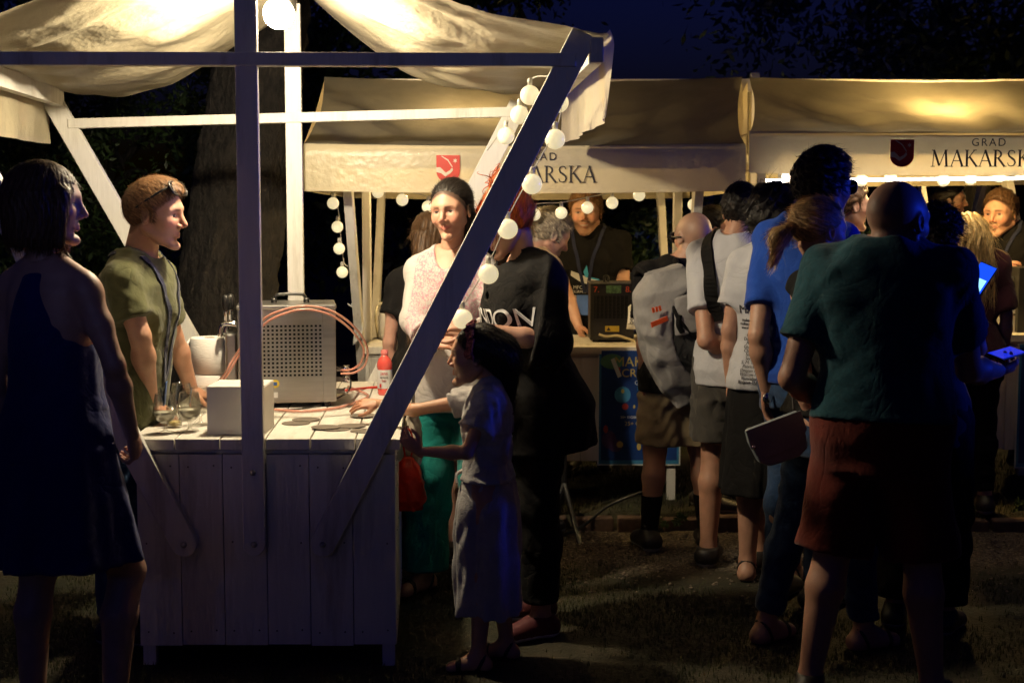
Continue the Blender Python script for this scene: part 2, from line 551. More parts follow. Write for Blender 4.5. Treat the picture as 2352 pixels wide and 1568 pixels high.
def head_mesh(skin, brow, neck_to, fem=False, h=0.0035, jaw=1.0, nose=1.0, smile=0.0, beard=None, child=False, lips=(0.44, 0.17, 0.135), bald=None, ears=True, eyec=(0.03, 0.02, 0.015), scalp=None):
    f = Field((-0.16, -0.10, -0.26), (0.15, 0.10, 0.14), h)
    f.ell((-0.014, 0, 0.030), (0.096, 0.076, 0.088), k=0.01)
    f.ell((0.030, 0, 0.012), (0.060, 0.062, 0.074), k=0.03)
    f.ell((0.034, 0, -0.040), (0.052, 0.054, 0.066), k=0.03)
    jw = jaw * (0.92 if fem else 1.0)
    for sy in (-1, 1):
        f.cap((-0.008, sy * 0.054 * jw, -0.048), (0.066, sy * 0.016 * jw, -0.100), 0.019, 0.015, k=0.015)
        f.ell((0.054, sy * 0.041, -0.020), (0.025, 0.022, 0.022), k=0.02)
        f.cap((0.080, sy * 0.010, 0.026), (0.066, sy * 0.048, 0.022), 0.010 if fem else 0.013, 0.010, k=0.02)
        f.ell((0.099, sy * 0.030, 0.005), (0.019, 0.020, 0.014), k=0.012, op='s')
        f.ell((0.0670, sy * 0.0315, 0.003), (0.0135, 0.0150, 0.0125), k=0.003)
        f.cap((0.0800, sy * 0.021, 0.0115), (0.0715, sy * 0.044, 0.0105), 0.0040, 0.0035, k=0.005)
    f.ell((0.079, 0, -0.103), (0.017, 0.017 * jw, 0.015), k=0.014)
    nl = nose * (0.86 if child else 1.0)
    f.cap((0.086, 0, 0.016), (0.096 + 0.012 * nl, 0, -0.026), 0.0085, 0.0105, k=0.010)
    for sy in (-1, 1): f.ell((0.092, sy * 0.0125, -0.033), (0.012, 0.0085, 0.0085), k=0.006)
    wd = 0.021 + 0.006 * smile
    for sy in (-1, 1):
        f.cap((0.0865, 0, -0.0575), (0.078 - 0.003 * smile, sy * wd, -0.060 + 0.006 * smile), 0.0055, 0.0030, k=0.006)
        f.cap((0.0860, 0, -0.0685), (0.077 - 0.003 * smile, sy * wd * 0.9, -0.0645 + 0.007 * smile), 0.0062, 0.0030, k=0.006)
        f.cap((0.0965, 0, -0.0632), (0.085, sy * wd, -0.0625 + 0.0065 * smile), 0.0022, 0.0016, k=0.003, op='s')
        if smile > 0: f.ell((0.066, sy * 0.040, -0.034), (0.018, 0.016, 0.016), k=0.014)
        if ears:
            f.ell((-0.006, sy * 0.0775, -0.004), (0.019, 0.008, 0.031), R=rotm(sy * 18, -8, 0), k=0.006)
            f.ell((-0.001, sy * 0.0850, -0.003), (0.0120, 0.0065, 0.021), R=rotm(sy * 18, -8, 0), k=0.003, op='s')
            f.ell((0.006, sy * 0.0800, -0.010), (0.005, 0.004, 0.008), k=0.003)
    nt = np.array(neck_to)
    rn = 0.042 if fem else 0.053
    if child: rn = 0.039
    f.cap((-0.034, 0, -0.050), nt * 0.98, rn, rn * 1.12, k=0.013)
    V, Q = f.nets(1)
    x, y, z = V.T
    C = np.tile(np.array(skin), (len(V), 1))
    ay = np.abs(y)
    face = x > 0.03
    red = np.exp(-(((ay - 0.044) / 0.018) ** 2 + ((z + 0.026) / 0.016) ** 2)) * face * 0.35
    C *= np.stack([1 + red * 0.25, 1 - red * 0.5, 1 - red * 0.5], 1)
    tip = np.exp(-((y / 0.016) ** 2 + ((z + 0.028) / 0.012) ** 2)) * (x > 0.09) * 0.5
    C *= np.stack([1 + tip * 0.2, 1 - tip * 0.3, 1 - tip * 0.3], 1)
    if beard is not None:
        bm = np.clip((-(z) - 0.040) / 0.014, 0, 1) * (x > -0.01) * (z > -0.125) * np.clip((x + 0.01) / 0.02, 0, 1)
        bm = np.maximum(bm, np.exp(-(((z + 0.045) / 0.006) ** 2)) * (ay < 0.028) * (x > 0.07) * 0.9)
        C = C * (1 - 0.6 * bm[:, None]) + np.array(beard) * 0.6 * bm[:, None]
    lip = np.clip(1.4 - ((y / (wd + 0.003)) ** 2 + ((z + 0.063 - 0.006 * smile * (y / wd) ** 2) / 0.0115) ** 2) * 1.2, 0, 1) * (x > 0.072)
    C = C * (1 - 0.75 * lip[:, None]) + np.array(lips) * 0.75 * lip[:, None]
    if smile > 0.85:
        te = (ay < wd * 0.72) & (np.abs(z + 0.0625 - 0.005 * smile * (y / wd) ** 2) < 0.0030) & (x > 0.075)
        C[te] = (0.42, 0.38, 0.34)
    bz = 0.0235 - 0.10 * np.clip(ay - 0.036, 0, 1) + 0.04 * np.clip(ay - 0.012, 0, 0.02)
    br = np.clip(1.5 - ((z - bz) / (0.0032 if fem else 0.0042)) ** 2, 0, 1) * (ay > 0.011) * (ay < 0.051) * (x > 0.05)
    br = br * np.clip((0.053 - ay) / 0.016, 0, 1) * np.clip((ay - 0.009) / 0.006, 0, 1) * (0.55 if fem else 0.68)
    C = C * (1 - br[:, None]) + np.array(brow) * br[:, None]
    u = (ay - 0.0315) / 0.0145
    op_ = 0.0056 * (1 - 0.28 * smile) * np.clip(1 - u * u, 0, 1)
    eye = (np.abs(z - 0.003) < op_) & (x > 0.05) & (np.abs(u) < 1)
    C[eye] = (0.40, 0.36, 0.34)
    ir = eye & (((ay - 0.0315) ** 2 + (z - 0.003) ** 2) < 0.0078 ** 2)
    C[ir] = eyec
    lash = (np.abs(z - 0.003 - op_) < 0.0022) & (np.abs(u) < 1.05) & (x > 0.05)
    C[lash & ~eye] *= 0.35
    sock = np.exp(-(((ay - 0.031) / 0.017) ** 2 + ((z - 0.004) / 0.012) ** 2)) * (x > 0.05) * ~eye
    C *= np.stack([1 - sock * 0.10, 1 - sock * 0.22, 1 - sock * 0.18], 1)
    if scalp is not None:
        hl_ = np.clip((z - (0.074 + 0.92 * (x - 0.083) - 0.25 * ay)) / 0.014, 0, 1) * (z > -0.07)
        C = C * (1 - 0.9 * hl_[:, None]) + np.array(scalp) * 0.9 * hl_[:, None]
    if bald is not None:
        sc = (z > 0.02 + 0.9 * (x - 0.06)) & (z > -0.06)
        C[sc] = C[sc] * 0.55 + np.array(bald) * 0.45
    return V, Q, C

def hand_block(wrist, along, dorsal, side, curl=0.35, size=1.0, skin=SKIN, h=0.004, grip=None):
    """palm, four unequal fingers and a thumb leaving the side of the palm; side: +1 left hand, -1 right hand"""
    f = Field((-0.03, -0.075, -0.10), (0.205, 0.095, 0.045), h)
    f.ell((0.048, 0.002, 0), (0.056, 0.040, 0.0150), k=0.006)
    f.cap((-0.02, 0, 0.002), (0.03, 0, 0), 0.024, 0.022, k=0.02, flat=((0, 0, 1), 0.72))
    ln = (0.070, 0.079, 0.073, 0.057)
    cu = [curl] * 4 if not isinstance(curl, (list, tuple)) else curl
    for q in range(4):
        p = np.array([0.086 - 0.004 * abs(q - 1), 0.031 - 0.0205 * q, 0.0])
        f.cap((0.035, p[1] * 0.7, 0.002), p, 0.0120, 0.0100, k=0.008)
        ang = 0.0; fan = (1 - q) * 0.07
        for sgm, (fr, bd) in enumerate(((0.45, 52), (0.30, 72), (0.25, 48))):
            ang += math.radians(bd) * cu[q]
            d = np.array([math.cos(ang) * math.cos(fan), math.sin(fan) * math.cos(ang), -math.sin(ang)])
            e = p + d * ln[q] * fr * 1.05
            f.cap(p, e, 0.0090 - 0.0008 * sgm, 0.0084 - 0.0008 * sgm, k=0.002)
            p = e
    t0 = np.array([0.018, 0.026, -0.004]); t1 = t0 + np.array([0.026, 0.026, -0.012]); t2 = t1 + np.array([0.030, 0.014 - 0.02 * min(1, np.mean(cu)), -0.012]); t3 = t2 + np.array([0.026, 0.002 - 0.02 * np.mean(cu), -0.006])
    f.cap(t0, t1, 0.0150, 0.0120, k=0.010); f.cap(t1, t2, 0.0112, 0.0098, k=0.004); f.cap(t2, t3, 0.0096, 0.0078, k=0.003)
    V, Q = f.nets(0)
    C = np.tile(np.array(skin) * np.array([1.04, 0.95, 0.93]), (len(V), 1))
    V = V * size
    a = V3(along); a /= np.linalg.norm(a)
    dz = V3(dorsal); dz = dz - a * (dz @ a); dz /= np.linalg.norm(dz)
    # thumb side of a left hand seen from the back points right: y = a x dz for left, mirrored for right
    ty = np.cross(a, dz) * side
    M = np.stack([a, ty, dz], 1)
    V = V @ M.T + V3(wrist)
    if np.linalg.det(M) < 0: Q = Q[:, ::-1]
    return V, Q, C

TM = dict(z=[0.80, 0.90, 0.98, 1.08, 1.18, 1.30, 1.40, 1.465, 1.50],
          w=[0.150, 0.170, 0.164, 0.150, 0.154, 0.166, 0.158, 0.104, 0.060],
          d=[0.100, 0.118, 0.112, 0.104, 0.107, 0.116, 0.102, 0.078, 0.058],
          x=[-0.010, -0.012, 0.0, 0.006, 0.002, 0.0, -0.010, -0.020, -0.026])
TF = dict(z=[0.80, 0.90, 0.98, 1.08, 1.18, 1.30, 1.40, 1.455, 1.49],
          w=[0.158, 0.180, 0.166, 0.130, 0.132, 0.144, 0.134, 0.090, 0.050],
          d=[0.104, 0.122, 0.112, 0.092, 0.096, 0.108, 0.092, 0.070, 0.050],
          x=[-0.012, -0.016, 0.0, 0.006, 0.004, 0.004, -0.008, -0.018, -0.024])

class Person:
    def __init__(s, label, loc, heading, H, fem=False, build=1.0, lean=0, side=0, twist=0, skin=SKIN, h=0.009, seed=1, group=None, name='person', wide=None, belly=0.0):
        s.s = H / 1.75; s.fem, s.build, s.skin, s.h, s.seed = fem, build, np.array(skin), h, seed
        s.wide = wide if wide else build ** 0.5
        s.head_deg = heading
        s.root = empty(name, (loc[0], loc[1], loc[2] if len(loc) > 2 else 0.0), math.radians(heading))
        tag(s.root, label, 'person', group)
        s.base = np.array([loc[0], loc[1], loc[2] if len(loc) > 2 else 0.0])
        s.Rh = rotm(heading)
        s.Rt = rotm(twist, lean, side)
        s.o = np.array([0, 0, 0.94]) * s.s
        T = TF if fem else TM
        s.T = dict(z=(np.array(T['z']) - 0.94) * s.s, w=np.array(T['w']) * s.s * s.wide, d=np.array(T['d']) * s.s * build, x=np.array(T['x']) * s.s + belly * np.exp(-((np.array(T['z']) - 1.08) / 0.12) ** 2))
        if belly: s.T['d'] = s.T['d'] + belly * np.exp(-((np.array(T['z']) - 1.08) / 0.12) ** 2)
        shw = (0.146 if fem else 0.166) * s.wide
        s.sho = {'L': s.tp(-0.012, shw, 1.395 if fem else 1.405), 'R': s.tp(-0.012, -shw, 1.395 if fem else 1.405)}
        s.hip = {'L': np.array([0, 0.088, 0.90]) * s.s, 'R': np.array([0, -0.088, 0.90]) * s.s}
        s.leg, s.armp, s.hands, s.foot = {}, {}, {}, {}
        s.stance()
        s.arms()
        s.blocks = []
        s.head_done = False
    def tp(s, x, y, z): return s.o + s.Rt @ (np.array([x, y, z - 0.94]) * s.s)
    def loc(s, w): return s.Rh.T @ (V3(w) - s.base)
    def wpt(s, l): return Vector(s.Rh @ V3(l) + s.base)
    def stance(s, L=(0, 0.10), R=(0, -0.10), aL=8, aR=-8, kneeL=None, kneeR=None, zL=0.0, zR=0.0):
        for k, p, a, kn, z in (('L', L, aL, kneeL, zL), ('R', R, aR, kneeR, zR)):
            an = np.array([p[0] - 0.02, p[1], 0.085 * s.s + z])
            hp = s.hip[k]
            mid = hp * 0.53 + an * 0.47 + np.array([0.025, 0, 0]) * s.s
            if kn is not None: mid = np.array(kn, float)
            s.leg[k] = (hp, mid, an); s.foot[k] = (a, z)
    def arms(s, L=None, R=None):
        """each: (elbow, wrist) in local metres"""
        for k, a in (('L', L), ('R', R)):
            sg = 1 if k == 'L' else -1
            if a is None:
                if k in s.armp: continue
                e = s.sho[k] + np.array([-0.02, 0.045 * sg, -0.285]) * s.s
                w = e + np.array([0.055, 0.005 * sg, -0.245]) * s.s
            else: e, w = V3(a[0]), V3(a[1])
            s.armp[k] = (s.sho[k], e, w)
    def warms(s, L=None, R=None):
        s.arms(L and (s.loc(L[0]), s.loc(L[1])), R and (s.loc(R[0]), s.loc(R[1])))
    def part(s, name, V, Q, material, cols=None, parent=None, label=None):
        if len(V) == 0: return None
        o = link(name, np_mesh(name, V, Q, cols), material, parent or s.root)
        if label: o['label'] = label
        return o
    def bounds(s, pts, m):
        P = np.array(pts); return P.min(0) - m, P.max(0) + m
    # ---- head
    def head(s, yaw=0, pitch=0, roll=0, pos=None, scale=None, fwd=0.02, **kw):
        """yaw relative to the body; pos: head centre in the world"""
        hs = (scale or 1.0) * (0.97 if s.fem else 1.0) * (s.s ** 0.5)
        s.nb = s.tp(-0.022, 0, 1.475)
        c = s.loc(pos) if pos is not None else s.nb + s.Rt @ (np.array([fwd, 0, 0.155]) * s.s)
        R = rotm(yaw, pitch, roll)
        s.hc, s.hR, s.hs = c, R, hs
        nl = (R.T @ (s.nb - c)) / hs
        V, Q, C = head_mesh(tuple(s.skin), kw.pop('brow', (0.05, 0.03, 0.02)), nl, s.fem, **kw)
        s.blocks.append((s.hl(V), Q, C))
        s.head_done = True
    def hl(s, V): return (np.asarray(V) * s.hs) @ s.hR.T + s.hc          # head-local -> body-local
    def hair_part(s, f, material, n=1500, flow=None, length=0.03, width=0.0010, lift=0.25, relax=1, keep=None, name='hair', curl=0.0, jit=0.05):
        V, Q = f.nets(relax)
        parts = [(V, Q)]
        if n:
            flow = flow or (lambda p: np.stack([-p[:, 0] * 0.3 + 0.15, p[:, 1] * 1.0, -0.09 + 0 * p[:, 2]], 1))
            parts.append(strands(V, Q, n, flow, length, width, s.seed, lift, keep, curl, jit))
        rgc = np.random.RandomState(s.seed + 5)
        cols = [np.full(len(parts[0][0]), 0.75)] + ([np.repeat(rgc.uniform(0.45, 1.7, len(parts[1][0]) // 6), 6)] if len(parts) > 1 else [])
        V, Q, _ = join(parts)
        return s.part(name, s.hl(V), Q, material, np.repeat(np.concatenate(cols)[:, None], 3, 1))
    def short_hair(s, material, t=0.012, top=0.012, line=0.070, back=-0.075, n=1800, length=0.022, front=0.0, rough=0.0022, part_x=None, curl=0.0, lift=0.35, h=0.004, side=0.0):
        f = Field((-0.15, -0.12, -0.13), (0.14, 0.12, 0.20), h)
        f.ell((-0.014, 0, 0.030), (0.096 + t, 0.076 + t + side, 0.088 + t), k=0.01)
        f.ell((0.005 + front, 0, 0.055), (0.085 + top * 0.6, 0.064 + top * 0.5, 0.066 + top), k=0.03)
        f.folds(rough, 0.022, s.seed, patch=False)
        sl = (back - line) / (-0.165)                        # hairline plane from forehead to nape
        nrm = np.array([sl, 0, -1.0])
        f.plane((0.083, 0, line), nrm, k=0.022)
        f.ell((0.105, 0, -0.01), (0.065, 0.09, line + 0.012), k=0.022, op='s')
        for sy in (-1, 1):
            f.cap((0.018, sy * 0.072, 0.02), (0.016, sy * 0.074, -0.018), 0.009, 0.006, k=0.010)
            f.ell((-0.002, sy * 0.092, -0.006), (0.024, 0.020, 0.030), k=0.006, op='s')
        return s.hair_part(f, material, n=n, length=length, lift=lift, curl=curl, jit=0.07)
    # ---- body skin
    def body(s, material='skin', torso=True, legs=True, feet=True, hands=True, arms=True, bust=0.0):
        S = s.s; pts = [s.tp(0, y, z) for y in (-0.2, 0.2) for z in (0.82, 1.5)]
        for k in 'LR':
            if arms: pts += list(s.armp[k])
            if legs: pts += list(s.leg[k]) + [s.leg[k][2] * np.array([1, 1, 0])]
        lo, hi = s.bounds(pts, 0.14); lo[2] = max(lo[2], -0.01 if not legs else lo[2])
        f = Field(lo, hi, s.h)
        b = s.build ** 0.5
        if torso:
            T = s.T; f.loft(s.o, s.Rt, T['z'], T['w'], T['d'], T['x'], k=0.02)
            for sy in (-1, 1):
                f.cap(s.tp(-0.02, sy * 0.045, 1.475), s.tp(-0.014, sy * 0.130 * s.wide, 1.428), 0.040 * S, 0.038 * S, k=0.03)
        for k in 'LR':
            if arms:
                a, e, w = s.armp[k]; mf = 0.84 if s.fem else 1.0
                f.cap(a, a, 0.056 * S * b * mf, k=0.03)
                m_ = a * 0.55 + e * 0.45
                f.cap(a, m_, 0.050 * S * b * mf, 0.047 * S * b * mf, k=0.02); f.cap(m_, e, 0.047 * S * b * mf, 0.037 * S * b * mf, k=0.02)
                m2 = e * 0.70 + w * 0.30
                f.cap(e, m2, 0.036 * S * b * mf, 0.042 * S * b * mf, k=0.02); f.cap(m2, w, 0.042 * S * b * mf, 0.0265 * S * mf, k=0.02)
            if legs:
                hp, kn, an = s.leg[k]
                f.cap(hp, kn, 0.088 * S * b, 0.058 * S * b, k=0.03)
                cf = kn * 0.68 + an * 0.32 + np.array([-0.018, 0, 0]) * S
                f.cap(kn, cf, 0.053 * S * b, 0.056 * S * b, k=0.02); f.cap(cf, an, 0.055 * S * b, 0.036 * S, k=0.02)
                if feet: s._foot(f, k, 0.0)
        V, Q = f.nets(1)
        C = np.tile(s.skin, (len(V), 1))
        bl = [(V, Q, C)] + s.blocks
        if hands:
            for k in 'LR':
                hk = s.hands.get(k, {})
                if hk is False: continue
                a, e, w = s.armp[k]
                al = hk.get('along', w - e); al = V3(al)
                do = V3(hk.get('dorsal', (0.1, 1.0 if k == 'L' else -1.0, 0.1)))
                bl.append(hand_block(w, al, do, 1 if k == 'L' else -1, hk.get('curl', 0.4), (0.97 if not s.fem else 0.88) * S * hk.get('size', 1), tuple(s.skin)))
        V, Q, C = join(bl)
        return s.part('body', V, Q, material, C)
    def _foot(s, f, k, infl, sole=0.0):
        S = s.s; hp, kn, an = s.leg[k]; a, z = s.foot[k]
        d = np.array([math.cos(math.radians(a)), math.sin(math.radians(a)), 0]); n = np.array([-d[1], d[0], 0])
        b = np.array([an[0], an[1], z])
        r = 0.034 * S + infl
        f.cap(an, b - d * 0.035 * S + np.array([0, 0, r]), 0.036 * S + infl, r, k=0.02)
        f.cap(b - d * 0.035 * S + np.array([0, 0, r]), b + d * 0.135 * S + np.array([0, 0, r * 0.75]), r, r * 0.75, k=0.02, flat=(n, 1.18))
        f.cap(an + d * 0.03 * S - np.array([0, 0, 0.02 * S]), b + d * 0.14 * S + n * 0.01 + np.array([0, 0, r * 0.7]), r * 0.95, r * 0.72, k=0.02)
    def shoes(s, material, high=0.06, sole='sole', name='shoe', infl=0.009, open_top=False, label=None):
        for k in 'LR':
            hp, kn, an = s.leg[k]; a, z = s.foot[k]
            d = np.array([math.cos(math.radians(a)), math.sin(math.radians(a)), 0])
            c = np.array([an[0], an[1], z])
            lo, hi = s.bounds([c - d * 0.08, c + d * 0.22, c + [0, 0, 0.14]], 0.07)
            f = Field(lo, hi, 0.006); s._foot(f, k, infl)
            f.plane((0, 0, z + high + 0.045), (-0.45 * d[0], -0.45 * d[1], 1)) if open_top else f.plane(c + [0, 0, high + 0.04], (0, 0, 1))
            f.plane((0, 0, z + 0.010), (0, 0, -1))
            V, Q = f.nets(1); sh = s.part(name, V, Q, material, label=label)
            g = Field(lo, hi, 0.006); s._foot(g, k, infl + 0.003)
            g.plane((0, 0, z + 0.024), (0, 0, 1), 0.002); g.plane((0, 0, z + 0.0), (0, 0, -1), 0.002)
            V, Q = g.nets(0); s.part('sole', V, Q, sole, parent=sh)
    def sandals(s, material):
        for k in 'LR':
            hp, kn, an = s.leg[k]; a, z = s.foot[k]
            d = np.array([math.cos(math.radians(a)), math.sin(math.radians(a)), 0]); c = np.array([an[0], an[1], z])
            lo, hi = s.bounds([c - d * 0.08, c + d * 0.22, c + [0, 0, 0.12]], 0.07)
            g = Field(lo, hi, 0.006); s._foot(g, k, 0.004)
            X, Y, Z = g.xyz(); u = (X - c[0]) * d[0] + (Y - c[1]) * d[1]
            band = np.minimum(np.minimum(Z - z - 0.014, np.abs(u - 0.105 * s.s) - 0.010), np.abs(u - 0.01 + (Z - z) * 0.5) - 0.008)
            g.F = np.maximum(g.F, band.astype(np.float32)); g.plane((0, 0, z), (0, 0, -1), 0.002)
            V, Q = g.nets(0); s.part('sandal', V, Q, material)
    def socks(s, material, top=0.28):
        for k in 'LR':
            hp, kn, an = s.leg[k]; z = s.foot[k][1]
            lo, hi = s.bounds([an, an + [0, 0, top]], 0.10)
            f = Field(lo, hi, 0.007); S = s.s; b = s.build ** 0.5
            cf = kn * 0.68 + an * 0.32 + np.array([-0.018, 0, 0]) * S
            f.cap(kn, cf, 0.053 * S * b + 0.005, 0.056 * S * b + 0.005, k=0.02); f.cap(cf, an, 0.055 * S * b + 0.005, 0.036 * S + 0.006, k=0.02)
            s._foot(f, k, 0.004)
            f.plane((0, 0, z + top), (0, 0, 1))
            V, Q = f.nets(1); s.part('sock', V, Q, material)
    # ---- clothes
    def top(s, material, name='t_shirt', sleeve=0.62, hem=0.86, infl=0.020, neck=1.478, vneck=0.0, fold=0.0055, wl=0.15, flare=0.0, sl_flare=0.010, bust=0.0, label=None, lower=1.0, sleeve_r=1.0, neck_r=0.066, hem_cut=None, shift=0.0, arms=True, h=None, join_k=0.035):
        S = s.s; T = s.T; b = s.build ** 0.5
        pts = [s.tp(0, y, z) for y in (-0.22, 0.22) for z in (hem - 0.03, 1.5)]
        ends = {}
        for k in 'LR':
            a, e, w = s.armp[k]
            ends[k] = a + (e - a) * sleeve if sleeve <= 1 else e + (w - e) * (sleeve - 1)
            if arms: pts += [a, ends[k]] + ([e] if sleeve > 1 else [])
        lo, hi = s.bounds(pts, 0.15)
        f = Field(lo, hi, h or s.h)
        z = T['z']; g = np.clip((1.15 * S - (z + 0.94 * S)) / (0.35 * S), 0, 1) * flare
        zz = np.concatenate([[(hem - 0.94 - 0.02) * S], z[z > (hem - 0.94) * S]])
        ws = np.interp(zz, z, T['w'] + g); ds = np.interp(zz, z, T['d'] + g * 0.8); xs = np.interp(zz, z, T['x'])
        f.loft(s.o, s.Rt, zz, ws, ds, xs, k=0.03, infl=infl)
        for sy in (-1, 1):
            f.cap(s.tp(-0.02, sy * 0.05, 1.470), s.tp(-0.014, sy * 0.130 * s.wide, 1.428), 0.040 * S + infl * 0.5, 0.040 * S + infl * 0.5, k=0.03)
        if bust:
            for sy in (-1, 1): f.ell(s.tp(0.085, sy * 0.072, 1.245), np.array([0.058, 0.066, 0.066]) * S * (0.75 + bust) , k=0.05)
        for k in 'LR':
            if not arms: continue
            a, e, w = s.armp[k]; mf = (0.88 if s.fem else 1.0) * sleeve_r
            g_ = Field((0, 0, 0), (0.01, 0.01, 0.01), f.h); g_.ax = f.ax; g_.F = np.full(f.F.shape, 0.25, dtype=np.float32)
            g_.cap(a, a, 0.050 * S * b * mf + infl * 0.7, k=0.035)
            if sleeve <= 1: g_.cap(a, a + (e - a) * min(1.0, sleeve + 0.1), 0.049 * S * b * mf + infl * 0.6, 0.047 * S * b * mf + infl * 0.7 + sl_flare, k=0.03)
            else:
                g_.cap(a, e, 0.052 * S * b * mf + infl * 0.8, 0.044 * S * b * mf + infl, k=0.04)
                g_.cap(e, e + (w - e) * min(1.05, sleeve - 0.92), 0.044 * S * b * mf + infl, 0.030 * S * b * mf + infl + sl_flare, k=0.03)
            d = (e - a) if sleeve <= 1 else (w - e); d = d / np.linalg.norm(d)
            X_, Y_, Z_ = g_.xyz(); u_ = (X_ - ends[k][0]) * d[0] + (Y_ - ends[k][1]) * d[1] + (Z_ - ends[k][2]) * d[2]
            g_.F -= (0.0026 * (u_ > -0.022)).astype(np.float32)
            g_.plane(ends[k], d)
            f.op((slice(None),) * 3, g_.F, join_k)
        if fold: f.folds(fold, wl, s.seed + 11, (1, 1, 0.45))
        if fold: f.folds(fold * 0.35, wl * 0.5, s.seed + 12, (0.6, 0.6, 1))
        # openings: hem, sleeves, neck
        hd_ = s.Rt @ np.array([0, 0, 1.0]); hp_ = s.tp(0, 0, hem); X_, Y_, Z_ = f.xyz()
        f.F -= (0.0022 * (((X_ - hp_[0]) * hd_[0] + (Y_ - hp_[1]) * hd_[1] + (Z_ - hp_[2]) * hd_[2]) < 0.022)).astype(np.float32)
        f.plane(s.tp(0, 0, hem), s.Rt @ (np.array([0, 0, -1.0]) if hem_cut is None else np.array(hem_cut)))
        nb = s.tp(-0.022, 0, neck)
        f.ell(nb + s.Rt @ (np.array([0.012, 0, 0.03]) * S), np.array([neck_r + 0.008, neck_r, 0.05]) * S, R=s.Rt, k=0.006, op='s')
        if vneck:
            f.cap(s.tp(0.02, 0, neck + 0.01), s.tp(0.13, 0, neck - vneck), 0.055 * S, 0.020 * S, k=0.01, op='s')
        V, Q = f.nets(1)
        o = s.part(name, V, Q, material, label=label)
        s.last_top = o
        return o
    def legs(s, material, name='trousers', end=0.95, waist=1.0, infl=0.008, loose=0.0, flare=0.0, fold=0.005, wl=0.08, label=None, seat=0.0, aniso=(1, 1, 1), single=None):
        """end: 0 hip .. 1 ankle"""
        S = s.s; T = s.T; b = s.build ** 0.5
        pts = [s.tp(0, y, waist) for y in (-0.22, 0.22)] + [np.array([0, 0, 0.75 * S])]
        cuts = {}
        for k in 'LR':
            hp, kn, an = s.leg[k]
            cuts[k] = hp + (kn - hp) * (end / 0.5) if end <= 0.5 else kn + (an - kn) * ((end - 0.5) / 0.5)
            pts += [hp, cuts[k]] + ([kn] if end > 0.5 else [])
        lo, hi = s.bounds(pts, 0.16 + loose)
        f = Field(lo, hi, s.h)
        zz = np.array([0.765, 0.86, 0.94, waist]) ; zz = (zz - 0.94) * S
        f.loft(s.o * 1.0, s.Rt * 0.3 + np.eye(3) * 0.7, zz, np.interp(zz, T['z'], T['w']), np.interp(zz, T['z'], T['d']) + seat, np.interp(zz, T['z'], T['x']), k=0.03, infl=infl)
        f.ell(np.array([-0.005, 0, 0.83]) * S, np.array([0.110 * b, 0.12 * s.wide, 0.10]) * S, k=0.04)
        for k in 'LR':
            hp, kn, an = s.leg[k]
            f.cap(hp + [0, 0, -0.01], kn, 0.092 * S * b + infl, 0.058 * S * b + infl + loose, k=0.035)
            if end > 0.5:
                q = (end - 0.5) / 0.5; cf = kn * 0.68 + an * 0.32 + np.array([-0.012, 0, 0]) * S
                f.cap(kn, cf, 0.056 * S * b + infl + loose, 0.056 * S * b + infl + loose, k=0.03)
                e2 = kn + (an - kn) * min(1.02, q + 0.08)
                f.cap(cf, e2, 0.056 * S * b + infl + loose, 0.044 * S * b + infl + loose + flare, k=0.03)
            else:
                f.cap(hp, hp + (kn - hp) * min(1.0, end / 0.5 + 0.1), 0.092 * S * b + infl, 0.066 * S * b + infl + loose + flare, k=0.035)
        if fold: f.folds(fold, wl, s.seed + 21, aniso)
        X, Y, Z = f.xyz()
        for k in 'LR':
            hp, kn, an = s.leg[k]; d = (kn - hp) if end <= 0.5 else (an - kn); d = d / np.linalg.norm(d); p = cuts[k]
            sd = (Y > (s.leg['L'][1][1] + s.leg['R'][1][1]) / 2) if k == 'L' else (Y <= (s.leg['L'][1][1] + s.leg['R'][1][1]) / 2)
            u = (X - p[0]) * d[0] + (Y - p[1]) * d[1] + (Z - p[2]) * d[2]
            near = ((X - p[0]) ** 2 + (Y - p[1]) ** 2 + (Z - p[2]) ** 2 - u * u) < (0.15 + loose) ** 2
            f.F = np.maximum(f.F, np.where(sd & near & (u > 0), u, -1).astype(np.float32))
        V, Q = f.nets(1)
        return s.part(name, V, Q, material, label=label)
    def skirt(s, material, zs, ws, ds, xs=None, pleat=None, name='dress', fold=0.004, wl=0.10, label=None, extra=None, aniso=(1, 1, 0.25), top_cut=None, n=2.2):
        """loft given in heights above the ground (unscaled)"""
        S = s.s; zs = np.array(zs)
        lo = np.array([-max(ds) - 0.15, -max(ws) - 0.12, min(zs) - 0.05]) * S; hi = np.array([max(ds) + 0.2, max(ws) + 0.12, max(zs) + 0.08]) * S
        if extra: pe = np.array(extra); lo, hi = np.minimum(lo, pe.min(0) - 0.1), np.maximum(hi, pe.max(0) + 0.1)
        f = Field(lo, hi, s.h)
        f.loft(s.o, s.Rt, (zs - 0.94) * S, np.array(ws) * S, np.array(ds) * S, None if xs is None else np.array(xs) * S, k=0.0, n=n,
               pleat=None if pleat is None else (pleat[0], pleat[1], (pleat[2] - 0.94) * S, (pleat[3] - 0.94) * S, pleat[4]))
        if fold: f.folds(fold, wl, s.seed + 31, aniso)
        if top_cut: top_cut(f, s)
        V, Q = f.nets(1)
        return s.part(name, V, Q, material, label=label)
